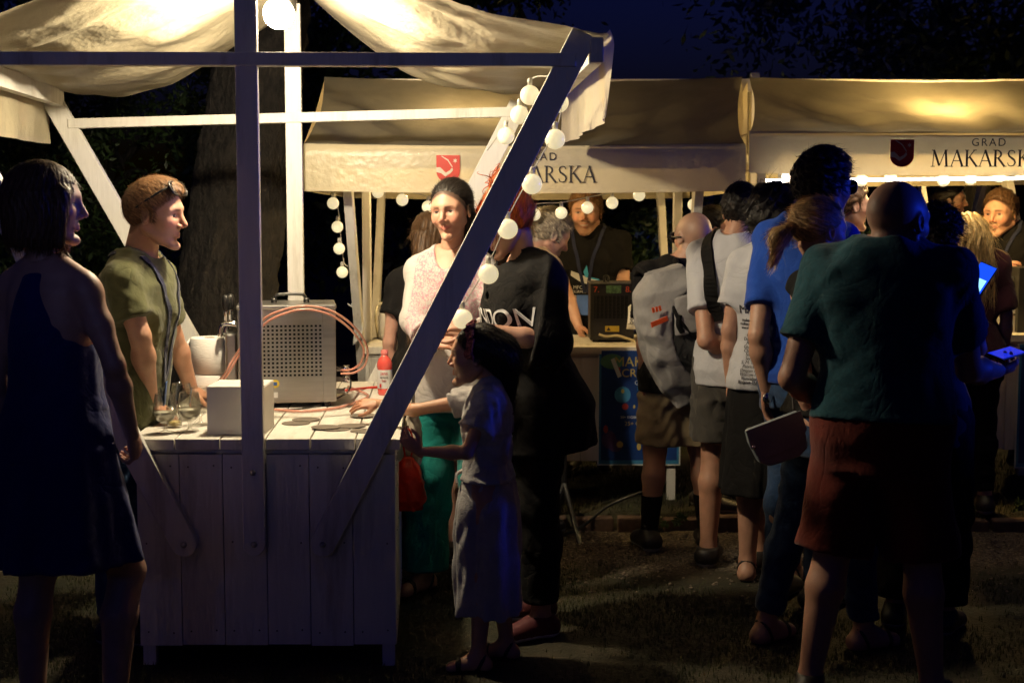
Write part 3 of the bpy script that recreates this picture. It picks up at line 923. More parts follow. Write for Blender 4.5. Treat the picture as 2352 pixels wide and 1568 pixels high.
    def wrap(s, obj, pts, w, t, material, name, parent=None, off=0.005):
        """a band lying on the surface of obj along pts (body-local)"""
        bvh = BVHTree.FromPolygons([v.co.copy() for v in obj.data.vertices], [tuple(q.vertices) for q in obj.data.polygons])
        P, N = [], []
        for q in bez(pts, 10 * len(pts)):
            h_ = bvh.find_nearest(q); P.append(h_[0] + h_[1] * off); N.append(h_[1])
        for _ in range(2): P = [P[0]] + [(P[i - 1] + P[i] * 2 + P[i + 1]) / 4 for i in range(1, len(P) - 1)] + [P[-1]]
        vs, fs = [], []; k = len(P)
        for i, q in enumerate(P):
            tg = (P[min(i + 1, k - 1)] - P[max(i - 1, 0)]).normalized(); nn = N[i]; sd = tg.cross(nn).normalized()
            vs += [q - sd * w / 2 - nn * t / 2, q + sd * w / 2 - nn * t / 2, q + sd * w / 2 + nn * t / 2, q - sd * w / 2 + nn * t / 2]
        for i in range(k - 1):
            for j in range(4): fs.append((i * 4 + j, i * 4 + (j + 1) % 4, i * 4 + 4 + (j + 1) % 4, i * 4 + 4 + j))
        fs += [(3, 2, 1, 0), tuple(4 * k - 4 + j for j in range(4))]
        return MB().add(vs, fs).build(name, material, parent or s.root)
    def strap(s, pts, w, t, material, name, parent=None, up=(1, 0, 0), world=False):
        m = MB(); P = [Vector(s.loc(p)) if world else Vector(p) for p in pts]
        P = bez(P, 6 * len(P)); k = len(P); up = Vector(up)
        vs, fs = [], []
        for i, p in enumerate(P):
            tg = (P[min(i + 1, k - 1)] - P[max(i - 1, 0)]).normalized(); sd = tg.cross(up).normalized(); nn = sd.cross(tg).normalized()
            vs += [p - sd * w / 2 - nn * t / 2, p + sd * w / 2 - nn * t / 2, p + sd * w / 2 + nn * t / 2, p - sd * w / 2 + nn * t / 2]
        for i in range(k - 1):
            for j in range(4): fs.append((i * 4 + j, i * 4 + (j + 1) % 4, i * 4 + 4 + (j + 1) % 4, i * 4 + 4 + j))
        fs += [(3, 2, 1, 0), tuple(4 * k - 4 + j for j in range(4))]
        m.add(vs, fs)
        return m.build(name, material, parent or s.root, smooth=False)
# ------------------------------------------------------------------ materials of the place
mat('skin', SKIN, rough=0.50, attr='Col', var=0.13, nscale=16, sss=0.12, bump=0.0006, bscale=220)
mat('white_paint', (0.72, 0.70, 0.66), rough=0.55, var=0.09, nscale=14, stretch=(1, 1, 0.12), dirt=0.75, dscale=7.0, bump=0.002, bscale=40)
mat('table_top', (0.74, 0.70, 0.62), rough=0.5, var=0.10, nscale=6, stretch=(3, 0.6, 1), dirt=0.55, dscale=5.0, bump=0.0015, bscale=26)
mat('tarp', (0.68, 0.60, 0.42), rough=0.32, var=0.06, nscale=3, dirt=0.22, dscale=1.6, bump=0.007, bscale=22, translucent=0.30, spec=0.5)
mat('tarp_shaded', (0.22, 0.20, 0.155), rough=0.45, var=0.12, nscale=2.5, dirt=0.35, dscale=1.3, bump=0.004, bscale=14, translucent=0.34, spec=0.4)  # rear roof tarp: shade put into a darker base colour, plus dirt noise
mat('dark_metal', (0.03, 0.03, 0.03), rough=0.45, metal=0.6)
mat('steel', (0.42, 0.41, 0.39), rough=0.34, metal=1.0, var=0.08, nscale=5, stretch=(1, 1, 14), bump=0.0002, bscale=60)
mat('chrome', (0.75, 0.75, 0.76), rough=0.10, metal=1.0)
mat('black_plastic', (0.012, 0.012, 0.013), rough=0.35)
mat('hole_dark', (0.006, 0.006, 0.006), rough=0.9, var=0.0)
mat('bulb_glow', (1, 1, 1), emit=(1.0, 0.83, 0.56), estr=1150.0)
mat('bulb_warm', (1, 1, 1), emit=(1.0, 0.65, 0.22), estr=950.0)
mat('bulb_soft', (1, 1, 1), emit=(1.0, 0.68, 0.28), estr=420.0)
mat('globe', (0.62, 0.58, 0.46), rough=0.2, var=0.22, nscale=30, emit=(1.0, 0.84, 0.48), estr=0.72, coat=0.4)
MATS['globe'].cycles.emission_sampling = 'NONE'
mat('wire', (0.55, 0.53, 0.48), rough=0.5)
mat('black_wire', (0.01, 0.01, 0.01), rough=0.5)
mat('ink', (0.030, 0.028, 0.034), rough=0.5, var=0.05)
mat('crest_red', (0.52, 0.035, 0.022), rough=0.45)
mat('crest_white', (0.62, 0.56, 0.46), rough=0.5)
mat('bark', (0.017, 0.014, 0.012), rough=0.95, var=0.75, nscale=34, stretch=(1, 1, 0.42), bump=0.05, bscale=30)
mat('leaf', (0.045, 0.085, 0.025), rough=0.5, var=0.4, nscale=3, translucent=0.25)
mat('leaf_dark', (0.025, 0.05, 0.018), rough=0.5, var=0.4, nscale=2, translucent=0.2)
mat('grass_blade', (0.050, 0.056, 0.020), rough=0.8, var=0.5, nscale=2.5, translucent=0.2)
mat('brick', (0.105, 0.062, 0.042), rough=0.95, var=0.3, nscale=20, bump=0.004, bscale=60)

# ground: worn grass with a strip of gravel in front of the brick edging
gm = bpy.data.materials.new('ground_soil'); gm.use_nodes = True
nt = gm.node_tree; nt.nodes.clear(); L = nt.links.new
out = _n(nt, 'ShaderNodeOutputMaterial'); b = _n(nt, 'ShaderNodeBsdfPrincipled'); tc = _n(nt, 'ShaderNodeTexCoord')
b.inputs['Roughness'].default_value = 0.95
def noise(scale, detail=6, rough=0.65):
    n = _n(nt, 'ShaderNodeTexNoise'); n.inputs['Scale'].default_value = scale; n.inputs['Detail'].default_value = detail
    n.inputs['Roughness'].default_value = rough; L(tc.outputs['Object'], n.inputs['Vector']); return n
def ramp(src, c):
    r = _n(nt, 'ShaderNodeValToRGB'); L(src, r.inputs[0])
    while len(r.color_ramp.elements) < len(c): r.color_ramp.elements.new(0.5)
    for e, (p, q) in zip(r.color_ramp.elements, c): e.position = p; e.color = (*q, 1)
    return r
turf = ramp(noise(3.2).outputs['Fac'], [(0.30, (0.016, 0.020, 0.008)), (0.48, (0.030, 0.027, 0.013)), (0.62, (0.050, 0.039, 0.021)), (0.8, (0.075, 0.058, 0.034))])
grav = ramp(noise(60, 4).outputs['Fac'], [(0.32, (0.035, 0.026, 0.018)), (0.52, (0.11, 0.082, 0.055)), (0.66, (0.30, 0.24, 0.17))])
sep = _n(nt, 'ShaderNodeSeparateXYZ'); L(tc.outputs['Object'], sep.inputs[0])
wob = noise(1.4, 3); ma = _n(nt, 'ShaderNodeMath', operation='MULTIPLY_ADD'); L(wob.outputs['Fac'], ma.inputs[0]); ma.inputs[1].default_value = 0.9; L(sep.outputs['Y'], ma.inputs[2])
m1 = _n(nt, 'ShaderNodeMapRange', interpolation_type='SMOOTHSTEP'); m1.inputs['From Min'].default_value = 6.45; m1.inputs['From Max'].default_value = 6.75; L(ma.outputs[0], m1.inputs['Value'])
m2 = _n(nt, 'ShaderNodeMath', operation='LESS_THAN'); L(sep.outputs['Y'], m2.inputs[0]); m2.inputs[1].default_value = 6.97
m3 = _n(nt, 'ShaderNodeMath', operation='MULTIPLY'); L(m1.outputs[0], m3.inputs[0]); L(m2.outputs[0], m3.inputs[1])
mx = _n(nt, 'ShaderNodeMix', data_type='RGBA'); L(m3.outputs[0], mx.inputs['Factor']); L(turf.outputs[0], mx.inputs['A']); L(grav.outputs[0], mx.inputs['B'])
L(mx.outputs['Result'], b.inputs['Base Color'])
bp = _n(nt, 'ShaderNodeBump'); bp.inputs['Distance'].default_value = 0.02; L(noise(45, 5).outputs['Fac'], bp.inputs['Height']); L(bp.outputs[0], b.inputs['Normal'])
L(b.outputs[0], out.inputs['Surface']); MATS['ground_soil'] = gm

KERB_Y, LAWN = 6.96, 0.07
def gz(x, y): return LAWN if y > KERB_Y + 0.05 else 0.0
def ground_fn(i, j, ys, xs): return (xs[i], ys[j], 0)
ys = [-60, -8, 0, 1, 2] + [2 + 0.08 * q for q in range(1, 62)] + [KERB_Y + 0.03, KERB_Y + 0.06] + [7.1 + 0.15 * q for q in range(20)] + [10.5, 12, 16, 30, 60, 200]
xs = [-150, -40, -10, -5] + [-3.5 + 0.08 * q for q in range(1, 88)] + [3.7, 4.5, 6, 10, 40, 150]
m = MB(); rg = np.random.RandomState(3)
for x in xs:
    for y in ys:
        zz = (LAWN if y > KERB_Y + 0.04 else 0.0)
        if 2 < y < 10 and abs(x) < 3.6: zz += rg.uniform(-0.006, 0.006)
        m.v.append((x, y, zz))
ny = len(ys)
for i in range(len(xs) - 1):
    for j in range(ny - 1):
        m.f.append((i * ny + j, (i + 1) * ny + j, (i + 1) * ny + j + 1, i * ny + j + 1))
tag(m.build('ground', 'ground_soil', smooth=True), 'worn grass and gravel ground of the night market', kind='structure')

# brick edging between gravel strip and lawn
edg = empty('brick_edging', (0, KERB_Y, 0))
tag(edg, 'row of low bricks edging the lawn behind the gravel strip', 'edging')
bm_ = MB().box(-0.105, 0.105, -0.045, 0.045, -0.05, 0.072).mesh('brick'); bm_.materials.append(MATS['brick'])
rg = random.Random(4); x = -1.3
while x < 4.6:
    o = bpy.data.objects.new('brick', bm_); COL.objects.link(o); o.parent = edg
    o.location = (x, rg.uniform(-0.012, 0.012), rg.uniform(-0.018, 0.010)); o.rotation_euler = (rg.uniform(-.05, .05), rg.uniform(-.05, .05), rg.uniform(-.06, .06))
    bv = o.modifiers.new('bevel', 'BEVEL'); bv.width = 0.008; bv.segments = 2
    x += 0.232 + rg.uniform(0, 0.03)

# grass blades: short worn turf, denser and longer beyond the bricks
def blades(n, region, hgt, seed, patch=True):
    rg = np.random.RandomState(seed); x0, x1, y0, y1 = region
    x, y = rg.uniform(x0, x1, n * 2), rg.uniform(y0, y1, n * 2)
    dn = np.sin(x * 3.1 + 1.3 * np.sin(y * 2.3)) + np.sin(y * 4.7 + x * 1.9) + rg.normal(scale=0.7, size=n * 2)
    on_path = (y > 6.15 + 0.2 * np.sin(x * 2.4)) & (y < KERB_Y + 0.05)
    keep = (dn > -0.4) & (~on_path | (rg.rand(n * 2) < 0.06)); x, y = x[keep][:n], y[keep][:n]; n = len(x)
    z = np.where(y > KERB_Y + 0.05, LAWN, 0.0)
    h = hgt * rg.uniform(0.4, 1.2, n); a = rg.uniform(0, 6.28, n); t = rg.uniform(0.1, 0.9, n)
    w = rg.uniform(0.0015, 0.0035, n)
    dx, dy = np.cos(a), np.sin(a)
    V = np.stack([np.stack([x - dy * w, y + dx * w, z - 0.004], 1), np.stack([x + dy * w, y - dx * w, z - 0.004], 1),
                  np.stack([x + dx * h * t, y + dy * h * t, z + h], 1)], 1).reshape(-1, 3)
    return V, np.arange(3 * n).reshape(-1, 3)
Va, Fa = blades(52000, (-2.2, 3.6, 3.6, 6.9), 0.022, 5)
Vb, Fb = blades(36000, (-2.5, 4.6, 6.98, 11.0), 0.045, 6)
Vg, Fg, _ = join([(Va, Fa), (Vb, Fb)])
tag(link('grass', np_mesh('grass', Vg, Fg), 'grass_blade'), 'short worn grass growing around the stalls', 'grass', kind='stuff')

# pebbles of the gravel strip
mat('pebble', (0.20, 0.16, 0.12), rough=0.9, var=0.5, nscale=9)
rg = np.random.RandomState(8); n = 2600
px_, py_ = rg.uniform(-1.6, 4.4, n), rg.uniform(5.9, 6.9, n) + rg.normal(scale=0.15, size=n)
sz = rg.uniform(0.004, 0.013, n) ; oc = np.array([(1, 0, 0), (0, 1, 0), (-1, 0, 0), (0, -1, 0), (0, 0, .6), (0, 0, -.6)])
V = (np.stack([px_, py_, sz * 0.3], 1)[:, None, :] + oc[None] * sz[:, None, None] * rg.uniform(0.7, 1.3, (n, 6, 1))).reshape(-1, 3)
F = (np.arange(n)[:, None, None] * 6 + np.array([(0, 1, 4), (1, 2, 4), (2, 3, 4), (3, 0, 4), (1, 0, 5), (2, 1, 5), (3, 2, 5), (0, 3, 5)])[None]).reshape(-1, 3)
tag(link('gravel', np_mesh('gravel', V, F), 'pebble'), 'loose pebbles of the gravel strip before the bricks', 'gravel', kind='stuff')

# ------------------------------------------------------------------ trees and shrubs
def leaves(n, centre, radii, size, seed, clumps=26, hollow=0.35):
    rg = np.random.RandomState(seed)
    d = rg.normal(size=(clumps, 3)); d /= np.linalg.norm(d, axis=1)[:, None]
    c = np.array(centre) + d * (rg.uniform(hollow, 1.0, (clumps, 1)) ** 0.6) * np.array(radii)
    cr = rg.uniform(0.16, 0.42, clumps) * min(radii)
    k = rg.randint(0, clumps, n)
    p = c[k] + rg.normal(size=(n, 3)) * cr[k][:, None] * 0.55
    a = rg.normal(size=(n, 3)); a /= np.linalg.norm(a, axis=1)[:, None]
    u = np.cross(a, rg.normal(size=(n, 3))); u /= np.linalg.norm(u, axis=1)[:, None]
    s = size * rg.uniform(0.6, 1.3, (n, 1)); nn = np.cross(a, u)
    V = np.stack([p - a * s, p + u * s * 0.36 + nn * s * 0.1, p + a * s, p - u * s * 0.36 + nn * s * 0.1], 1).reshape(-1, 3)
    return V, np.arange(4 * n).reshape(-1, 4)
def trunk_mesh(p0, p1, r0, r1, seed, segs=40, ring=36, rough=0.03):
    rg = np.random.RandomState(seed); p0, p1 = V3(p0), V3(p1); m = MB()
    ph = rg.uniform(0, 6.28, 6)
    def fn(i, j):
        t = i; th = j * 2 * math.pi
        c = p0 + (p1 - p0) * t + np.array([0.05 * math.sin(t * 5 + ph[0]), 0.04 * math.sin(t * 4 + ph[1]), 0])
        r = r0 + (r1 - r0) * t + 0.10 * r0 * math.exp(-t * 9)
        r *= 1 + 0.07 * math.sin(3 * th + ph[2] + t * 2) + 0.04 * math.sin(7 * th + ph[3] - t * 3)
        r += rough * 0.5 * (math.sin(19 * th + 9 * math.sin(t * 14 + ph[4])) * math.sin(t * 70 + 3 * math.sin(8 * th)))
        return (c[0] + r * math.cos(th), c[1] + r * math.sin(th), c[2])
    m.grid(fn, segs, ring)
    return m
def tree(label, base, top, r0, r1, crown, cmat, n, size, seed, limbs=5, clumps=30, name='tree', group=None):
    root = empty(name, base); tag(root, label, 'tree', group)
    b0 = V3(base)
    trunk_mesh((0, 0, -0.05), V3(top) - b0, r0, r1, seed, segs=60 if r0 > .2 else 16, ring=72 if r0 > .2 else 12, rough=0.035 if r0 > .2 else 0.01).build('trunk', 'bark', root, smooth=True)
    rg = random.Random(seed); cc, cr = V3(crown[0]) - b0, crown[1]
    for q in range(limbs):
        e = cc + np.array([rg.uniform(-.7, .7) * cr[0], rg.uniform(-.7, .7) * cr[1], rg.uniform(-.3, .7) * cr[2]])
        s0 = (V3(top) - b0) * rg.uniform(0.75, 0.98)
        MB().tube(bez([s0, s0 * 0.5 + e * 0.5 + np.array([0, 0, 0.15]), e], 10), [r1 * 0.5 * (1 - t / 11.5) for t in range(11)], 7).build('limb', 'bark', root, smooth=True)
    V, F = leaves(n, cc, cr, size, seed, clumps)
    o = link('crown', np_mesh('crown', V, F), cmat, root)
    return root
tree('thick leaning bark trunk standing behind the lit stall', tuple(W(500, 800, 7.6) * Vector((1, 1, 0)) + Vector((0, 0, LAWN))), tuple(W(610, -260, 7.9)), 0.27, 0.24,
     ((-1.5, 8.4, 5.0), (2.2, 1.6, 1.4)), 'leaf_dark', 6000, 0.07, 3)
tree('dark leafy evergreen tree behind the young seller', (-3.3, 10.6, LAWN), (-3.1, 10.6, 2.2), 0.11, 0.08, ((-2.85, 9.9, 2.15), (1.35, 0.8, 1.45)), 'leaf', 30000, 0.034, 11, clumps=90, name='evergreen_tree')
tree('dark tree rising behind the middle stall into the night', (0.4, 14.5, LAWN), (0.5, 14.5, 3.2), 0.16, 0.10, ((-1.0, 14.2, 4.4), (1.7, 1.6, 1.7)), 'leaf_dark', 9000, 0.06, 12, clumps=34)
tree('dark tree rising behind the right stall into the night', (4.6, 13.5, LAWN), (4.5, 13.5, 3.2), 0.18, 0.11, ((4.4, 13.4, 4.2), (2.7, 1.6, 1.9)), 'leaf_dark', 16000, 0.06, 13, clumps=44)
tree('dark slender tree in the gap behind the middle stall', (1.9, 12.0, LAWN), (2.0, 12.0, 1.3), 0.09, 0.06, ((1.5, 12.0, 1.5), (1.5, 0.8, 1.05)), 'leaf_dark', 9000, 0.06, 14, clumps=30)
tree('far dark tree behind the leaning trunk', (-1.2, 13.0, LAWN), (-1.2, 13.0, 2.0), 0.12, 0.08, ((-1.0, 13.0, 2.4), (1.6, 1.0, 1.9)), 'leaf_dark', 9000, 0.07, 15, clumps=34)
sh = empty('round_shrub', (1.05, 10.4, LAWN)); tag(sh, 'round shrub lit blue behind the middle stall', 'shrub')
V, F = leaves(9000, (0, 0, 1.05), (0.42, 0.35, 0.50), 0.035, 77, 60, 0.2); link('foliage', np_mesh('foliage', V, F), 'leaf', sh)
MB().tube([(0, 0, -0.05), (0.01, 0, 0.6), (0, 0, 1.0)], [0.035, 0.03, 0.02], 8).build('stem', 'bark', sh, smooth=True)
# low weeds at the edging
mat('weed', (0.06, 0.10, 0.03), rough=0.6, var=0.3, nscale=20, translucent=0.2)
for q, (wx, wy) in enumerate(((1545, 1210), (2270, 1195), (2325, 1185))):
    p = G(wx, wy, LAWN * 0.5); V, F = leaves(90, (0, 0, 0.045), (0.07, 0.05, 0.04), 0.022, 40 + q, 5)
    o = link('weed_plant', np_mesh('weed_plant', V, F), 'weed'); o.location = p
    tag(o, ['small leafy weed by the bricks beside the backpack man', 'leafy weed in the lawn by the right stall', 'tall leafy weed below the right counter', 'small weed behind the red shorts'][q], 'weed')
# ------------------------------------------------------------------ market stalls
def glyph(ch):
    """strokes of a roman capital in a unit-high box: list of quads/strips (polylines with widths), and its advance"""
    t, k, s = 0.055, 0.125, 0.05
    def ln(a, b, w): return ('l', a, b, w)
    def sf(x, y, w=0.24): return ('l', (x - w / 2, y), (x + w / 2, y), s)
    if ch == 'M': return [ln((.10, 0), (.16, 1), t), ln((.16, 1), (.50, .06), k), ln((.50, .06), (.86, 1), t), ln((.86, 1), (.93, 0), k), sf(.10, .02), sf(.93, .02, .26), sf(.12, .98, .16), sf(.90, .98, .16)], 1.12
    if ch == 'A': return [ln((.08, 0), (.42, 1), t), ln((.40, 1), (.76, 0), k), ln((.20, .35), (.64, .35), t), sf(.08, .02, .22), sf(.77, .02, .26)], 0.86
    if ch == 'K': return [ln((.16, 0), (.16, 1), k), ln((.20, .46), (.62, 1), t), ln((.32, .58), (.76, 0), k), sf(.16, .02), sf(.16, .98), sf(.62, .98, .22), sf(.77, .02, .22)], 0.84
    if ch == 'R':
        arc = [(.20 + .30 * math.sin(a), .74 + .24 * math.cos(a)) for a in [math.pi * q / 8 for q in range(9)]]
        return [ln((.16, 0), (.16, 1), k), ln((.16, .975), (.24, .975), t), ('p', arc, [t, .07, .09, .11, .12, .11, .09, .07, t]), ln((.32, .52), (.72, 0), k), sf(.16, .02), sf(.10, .98, .14), sf(.74, .02, .2)], 0.80
    if ch == 'S':
        c = [(.50, .80), (.46, .92), (.33, .97), (.18, .92), (.12, .77), (.18, .62), (.34, .51), (.49, .39), (.54, .24), (.46, .08), (.30, .03), (.15, .08), (.09, .24)]
        return [('p', c, [.05, .06, .06, .08, .10, .11, .13, .12, .10, .08, .06, .06, .05])], 0.66
    return [], 0.5
def serif_word(word, cap, o, ux, uy, uz, ext=0.0012):
    adv = [glyph(c)[1] for c in word]; tot = sum(adv); m = MB(); x = -tot / 2; n = 0
    for c, a in zip(word, adv):
        for st in glyph(c)[0]:
            pts, ws = ([st[1], st[2]], [st[3]] * 2) if st[0] == 'l' else (st[1], st[2])
            P = [Vector((q[0] + x, q[1] - 0.5)) for q in pts]; L_, R_ = [], []
            for i, p in enumerate(P):
                d = (P[min(i + 1, len(P) - 1)] - P[max(i - 1, 0)]).normalized(); nn = Vector((-d.y, d.x)) * ws[i] / 2
                L_.append((p + nn) * cap); R_.append((p - nn) * cap)
            n += 1
            base = Vector(o) + Vector(uz) * (0.00012 * (n % 7))
            for i in range(len(P) - 1):
                m.prism([tuple(L_[i]), tuple(R_[i]), tuple(R_[i + 1]), tuple(L_[i + 1])], base, ux, uy, uz, ext)
        x += a
    return m
def round_bar(m, p0, p1, w, t, nrm):
    """flat board from p0 (rounded end) to p1; nrm = board normal, t = thickness"""
    p0, p1, nrm = Vector(p0), Vector(p1), Vector(nrm).normalized()
    d = (p1 - p0); Ln = d.length; d.normalize(); s = nrm.cross(d).normalized()
    ol = [(w / 2 * math.cos(a), w / 2 * math.sin(a)) for a in [math.pi + math.pi * q / 10 for q in range(11)]]
    ol = [(x, y) for x, y in ol] + [(w / 2, Ln), (-w / 2, Ln)]
    return m.prism(ol, p0 - nrm * t / 2, s, d, nrm, t)

def canopy_fn(side, We, zr, ze, v0, v1, sag, seed, Wr=0.03, skew=(0.0, 0.0)):
    rg = np.random.RandomState(seed); ph = rg.uniform(0, 6.28, 12)
    def fn(a, b):
        u = side * (Wr + (We - Wr) * a)
        sg_ = sag[0] + (sag[1] - sag[0]) * b
        z = zr + (ze - zr) * a - sg_ * math.sin(math.pi * a) ** 0.9 - 0.03 * math.sin(math.pi * b) * (1 - a)
        edge = 1 - 4 * (b - 0.5) ** 2
        z -= 0.03 * edge * math.sin(math.pi * a)
        g = math.sin(math.pi * min(1, a * 1.02)) ** 0.5
        # tension folds fanning from the ridge towards the corners
        fan = (b - 0.5) * (0.55 + 0.45 * a)
        z += g * 0.011 * math.sin(26 * fan + 3.0 * a + ph[0] + 1.2 * math.sin(5 * a + ph[1]))
        z += g * 0.007 * math.sin(47 * fan - 4.0 * a + ph[2] + 1.5 * math.sin(7 * b + ph[3]))
        z += g * 0.005 * math.sin(31 * a + 9 * b + ph[4] + 2 * math.sin(6 * b + ph[5])) * (0.5 + 0.5 * math.sin(9 * b + 4 * a + ph[6]))
        rd = lambda t: 1 - 2 * abs(math.sin(t)) ** 0.6
        z += g * 0.0045 * rd(19 * fan + 1.5 * a + ph[7] + 0.8 * math.sin(9 * a + ph[8]))
        z += g * 0.0028 * rd(37 * fan - 2.5 * a + ph[9] + 1.1 * math.sin(6 * a + 4 * b)) * (0.5 + 0.5 * math.sin(7 * b + ph[10]))
        z += 0.0022 * rd(9 * a + 23 * b + ph[11] + 2.2 * math.sin(11 * a + 3 * b)) * (0.5 + 0.5 * math.sin(13 * a - 6 * b))
        v = v0 + (v1 - v0) * b + (skew[0] * (1 - b) + skew[1] * b) * (1 - a) + 0.03 * math.sin(math.pi * a) * (1 if b < .5 else -1) * abs(2 * b - 1)
        return u, v, z
    return fn
def valance_fn(side, We, ze, v0, v1, drop, seed, front_back=0.0, out=0.03, wave=1.0):
    rg = np.random.RandomState(seed); ph = rg.uniform(0, 6.28, 6)
    def fn(a, b):          # a along, b down
        v = v0 + (v1 - v0) * a + front_back * b * (1 - a) ** 2
        wv = 0.012 * math.sin(7 * a * (v1 - v0) + ph[0]) + 0.006 * math.sin(19 * a * (v1 - v0) + ph[1] + b)
        u = side * (We + out * math.sin(min(1, b * 6) * math.pi / 2) + wv * b * wave)
        z = ze - drop * b - 0.012 * math.sin(math.pi * a) + 0.012 * (math.cos(min(1, b * 6) * math.pi / 2))
        return u, v, z
    return fn

def make_stall(label, mp, dn, P, group='market stalls', lettering=(), seed=1, gable=()):
    """mp(u, v, z): across, along, height -> world; dn: direction vectors (eu, ev); P: measures"""
    root = empty('market_stall', mp(0, 0, 0)); tag(root, label, 'stall', group)
    O = root.location.copy()
    def w(u, v, z): return Vector(mp(u, v, z)) - O
    eu, ev = Vector(dn[0]), Vector(dn[1])
    hw, Lt, zt, zb = P['half'], P['len'], P['top'], P['panel_bottom']
    # table top planks along the length
    n = P.get('planks', 6); pw = (2 * hw + 0.04) / n
    top = empty('table_top'); top.parent = root
    for q in range(n):
        u0 = -hw - 0.02 + q * pw; m = MB()
        c = [w(u0 + 0.002, 0.022, zt - 0.04), w(u0 + pw - 0.002, 0.022, zt - 0.04), w(u0 + pw - 0.002, Lt - 0.022, zt - 0.04), w(u0 + 0.002, Lt - 0.022, zt - 0.04)]
        c += [p + Vector((0, 0, 0.04 + random.uniform(-0.0015, 0.0015))) for p in c]
        m.hexa(c).build('plank', 'table_top', top, bevel=0.003)
    m = MB(); c = [w(-hw, 0.05, zt - 0.055), w(hw, 0.05, zt - 0.055), w(hw, Lt - 0.05, zt - 0.055), w(-hw, Lt - 0.05, zt - 0.055)]
    m.hexa(c + [p + Vector((0, 0, 0.014)) for p in c]).build('underframe', 'white_paint', root)
    # board panels: both ends, and the long sides
    def panel(p0, p1, out, nb, name):
        pn = empty(name); pn.parent = root
        d = (p1 - p0) / nb
        for q in range(nb):
            a, b_ = p0 + d * q + d.normalized() * 0.0012, p0 + d * (q + 1) - d.normalized() * 0.0012
            th = out * (0.022 + random.uniform(-0.0012, 0.0012))
            zlo, zhi = Vector((0, 0, zb + random.uniform(-.003, .003))), Vector((0, 0, zt - 0.058))
            MB().hexa([a + zlo, b_ + zlo, b_ - th + zlo, a - th + zlo, a + zhi, b_ + zhi, b_ - th + zhi, a - th + zhi]).build('board', 'white_paint', pn, bevel=0.002)
            if P.get('nails'):
                for zn in (zt - 0.10, zb + 0.05, (zt + zb) * 0.5):
                    for fr_ in (0.2, 0.8):
                        if random.random() < 0.8: MB().lathe([(0.0032, 0), (0.0028, 0.0012)], 8, a + (b_ - a) * fr_ + Vector((0, 0, zn + random.uniform(-.006, .006))) + out * 0.0002, z=out).build('nail', 'dark_metal', pn)
    panel(w(-hw, 0.032, 0), w(hw, 0.032, 0), -ev, P.get('end_boards', 6), 'end_panel')
    panel(w(hw, Lt - 0.032, 0), w(-hw, Lt - 0.032, 0), ev, P.get('end_boards', 6), 'end_panel')
    panel(w(hw, 0.06, 0), w(hw, Lt - 0.06, 0), eu, P.get('side_boards', 12), 'side_panel')
    panel(w(-hw, Lt - 0.06, 0), w(-hw, 0.06, 0), -eu, P.get('side_boards', 12), 'side_panel')
    for (u, v) in ((-hw + 0.03, 0.07), (hw - 0.03, 0.07), (-hw + 0.03, Lt - 0.07), (hw - 0.03, Lt - 0.07)):
        MB().bar(w(u, v, P.get('foot_z', 0.0)), w(u, v, zt - 0.06), 0.045, 0.045, up=ev).build('leg', 'white_paint', root)
    # end frames
    for (v, sg, fr) in ((0.0, -1, P['front']), (Lt, 1, P['back'])):
        nrm = ev * 1.0
        vc = v + sg * (-0.006)
        po = MB(); round_bar(po, w(fr['post'], vc, fr['post_z0']), w(fr['post'], vc, fr['post_z1']), 0.076, 0.046, nrm)
        post = po.build('post', 'white_paint', root, bevel=0.003)
        for bz in fr.get('bolts', (fr['post_z0'], fr['post_z0'] + 0.22)):
            MB().lathe([(0.011, 0), (0.011, 0.004), (0.007, 0.009), (0.0, 0.011)], 10, w(fr['post'], vc + sg * 0.0235, bz), z=nrm * sg).build('bolt', 'steel', post, smooth=True)
        for (f0, f1) in fr['braces']:
            br = MB(); round_bar(br, w(f0[0], vc - sg * 0.002, f0[1]), w(f1[0], vc - sg * 0.002, f1[1]), 0.090, 0.044, nrm)
            bo = br.build('brace', 'white_paint', root, bevel=0.003)
            MB().lathe([(0.011, 0), (0.011, 0.004), (0.007, 0.009), (0.0, 0.011)], 10, w(f0[0], vc + sg * 0.0215, f0[1]), z=nrm * sg).build('bolt', 'steel', bo, smooth=True)
        (b0, b1) = fr['beam']
        MB().bar(w(b0[0], vc + sg * fr.get('beam_off', 0.004), b0[1]), w(b1[0], vc + sg * fr.get('beam_off', 0.004), b1[1]), 0.048, 0.046, up=(0, 0, 1)).build('beam', 'white_paint', root, bevel=0.003)
    # ridge and eave rails
    o0, o1 = P['over']
    MB().bar(w(P['front']['post'], -o0 + 0.03, P['ridge'] - 0.045), w(P['back']['post'], Lt + o1 - 0.03, P['ridge'] - 0.045), 0.045, 0.07).build('ridge_rail', 'white_paint', root, bevel=0.003)
    We = P['eave_u']
    for sd in (-1, 1):
        MB().bar(w(sd * (We - 0.035), -o0 + 0.03, P['eave'] - 0.05), w(sd * (We - 0.035), Lt + o1 - 0.03, P['eave'] - 0.05), 0.045, 0.085).build('eave_rail', 'white_paint', root, bevel=0.003)
    # canvas
    cm = MB()
    for sd in (-1, 1):
        f_ = canopy_fn(sd, We + 0.005, P['ridge'], P['eave'], -o0, Lt + o1, P['sag'], seed + sd, skew=P.get('skew', (0, 0)))
        cm.grid(lambda a, b, f_=f_: w(*f_(a, b)), 64, 120)
    cv = cm.build('canopy', P.get('roof_mat', 'tarp'), root, smooth=True)
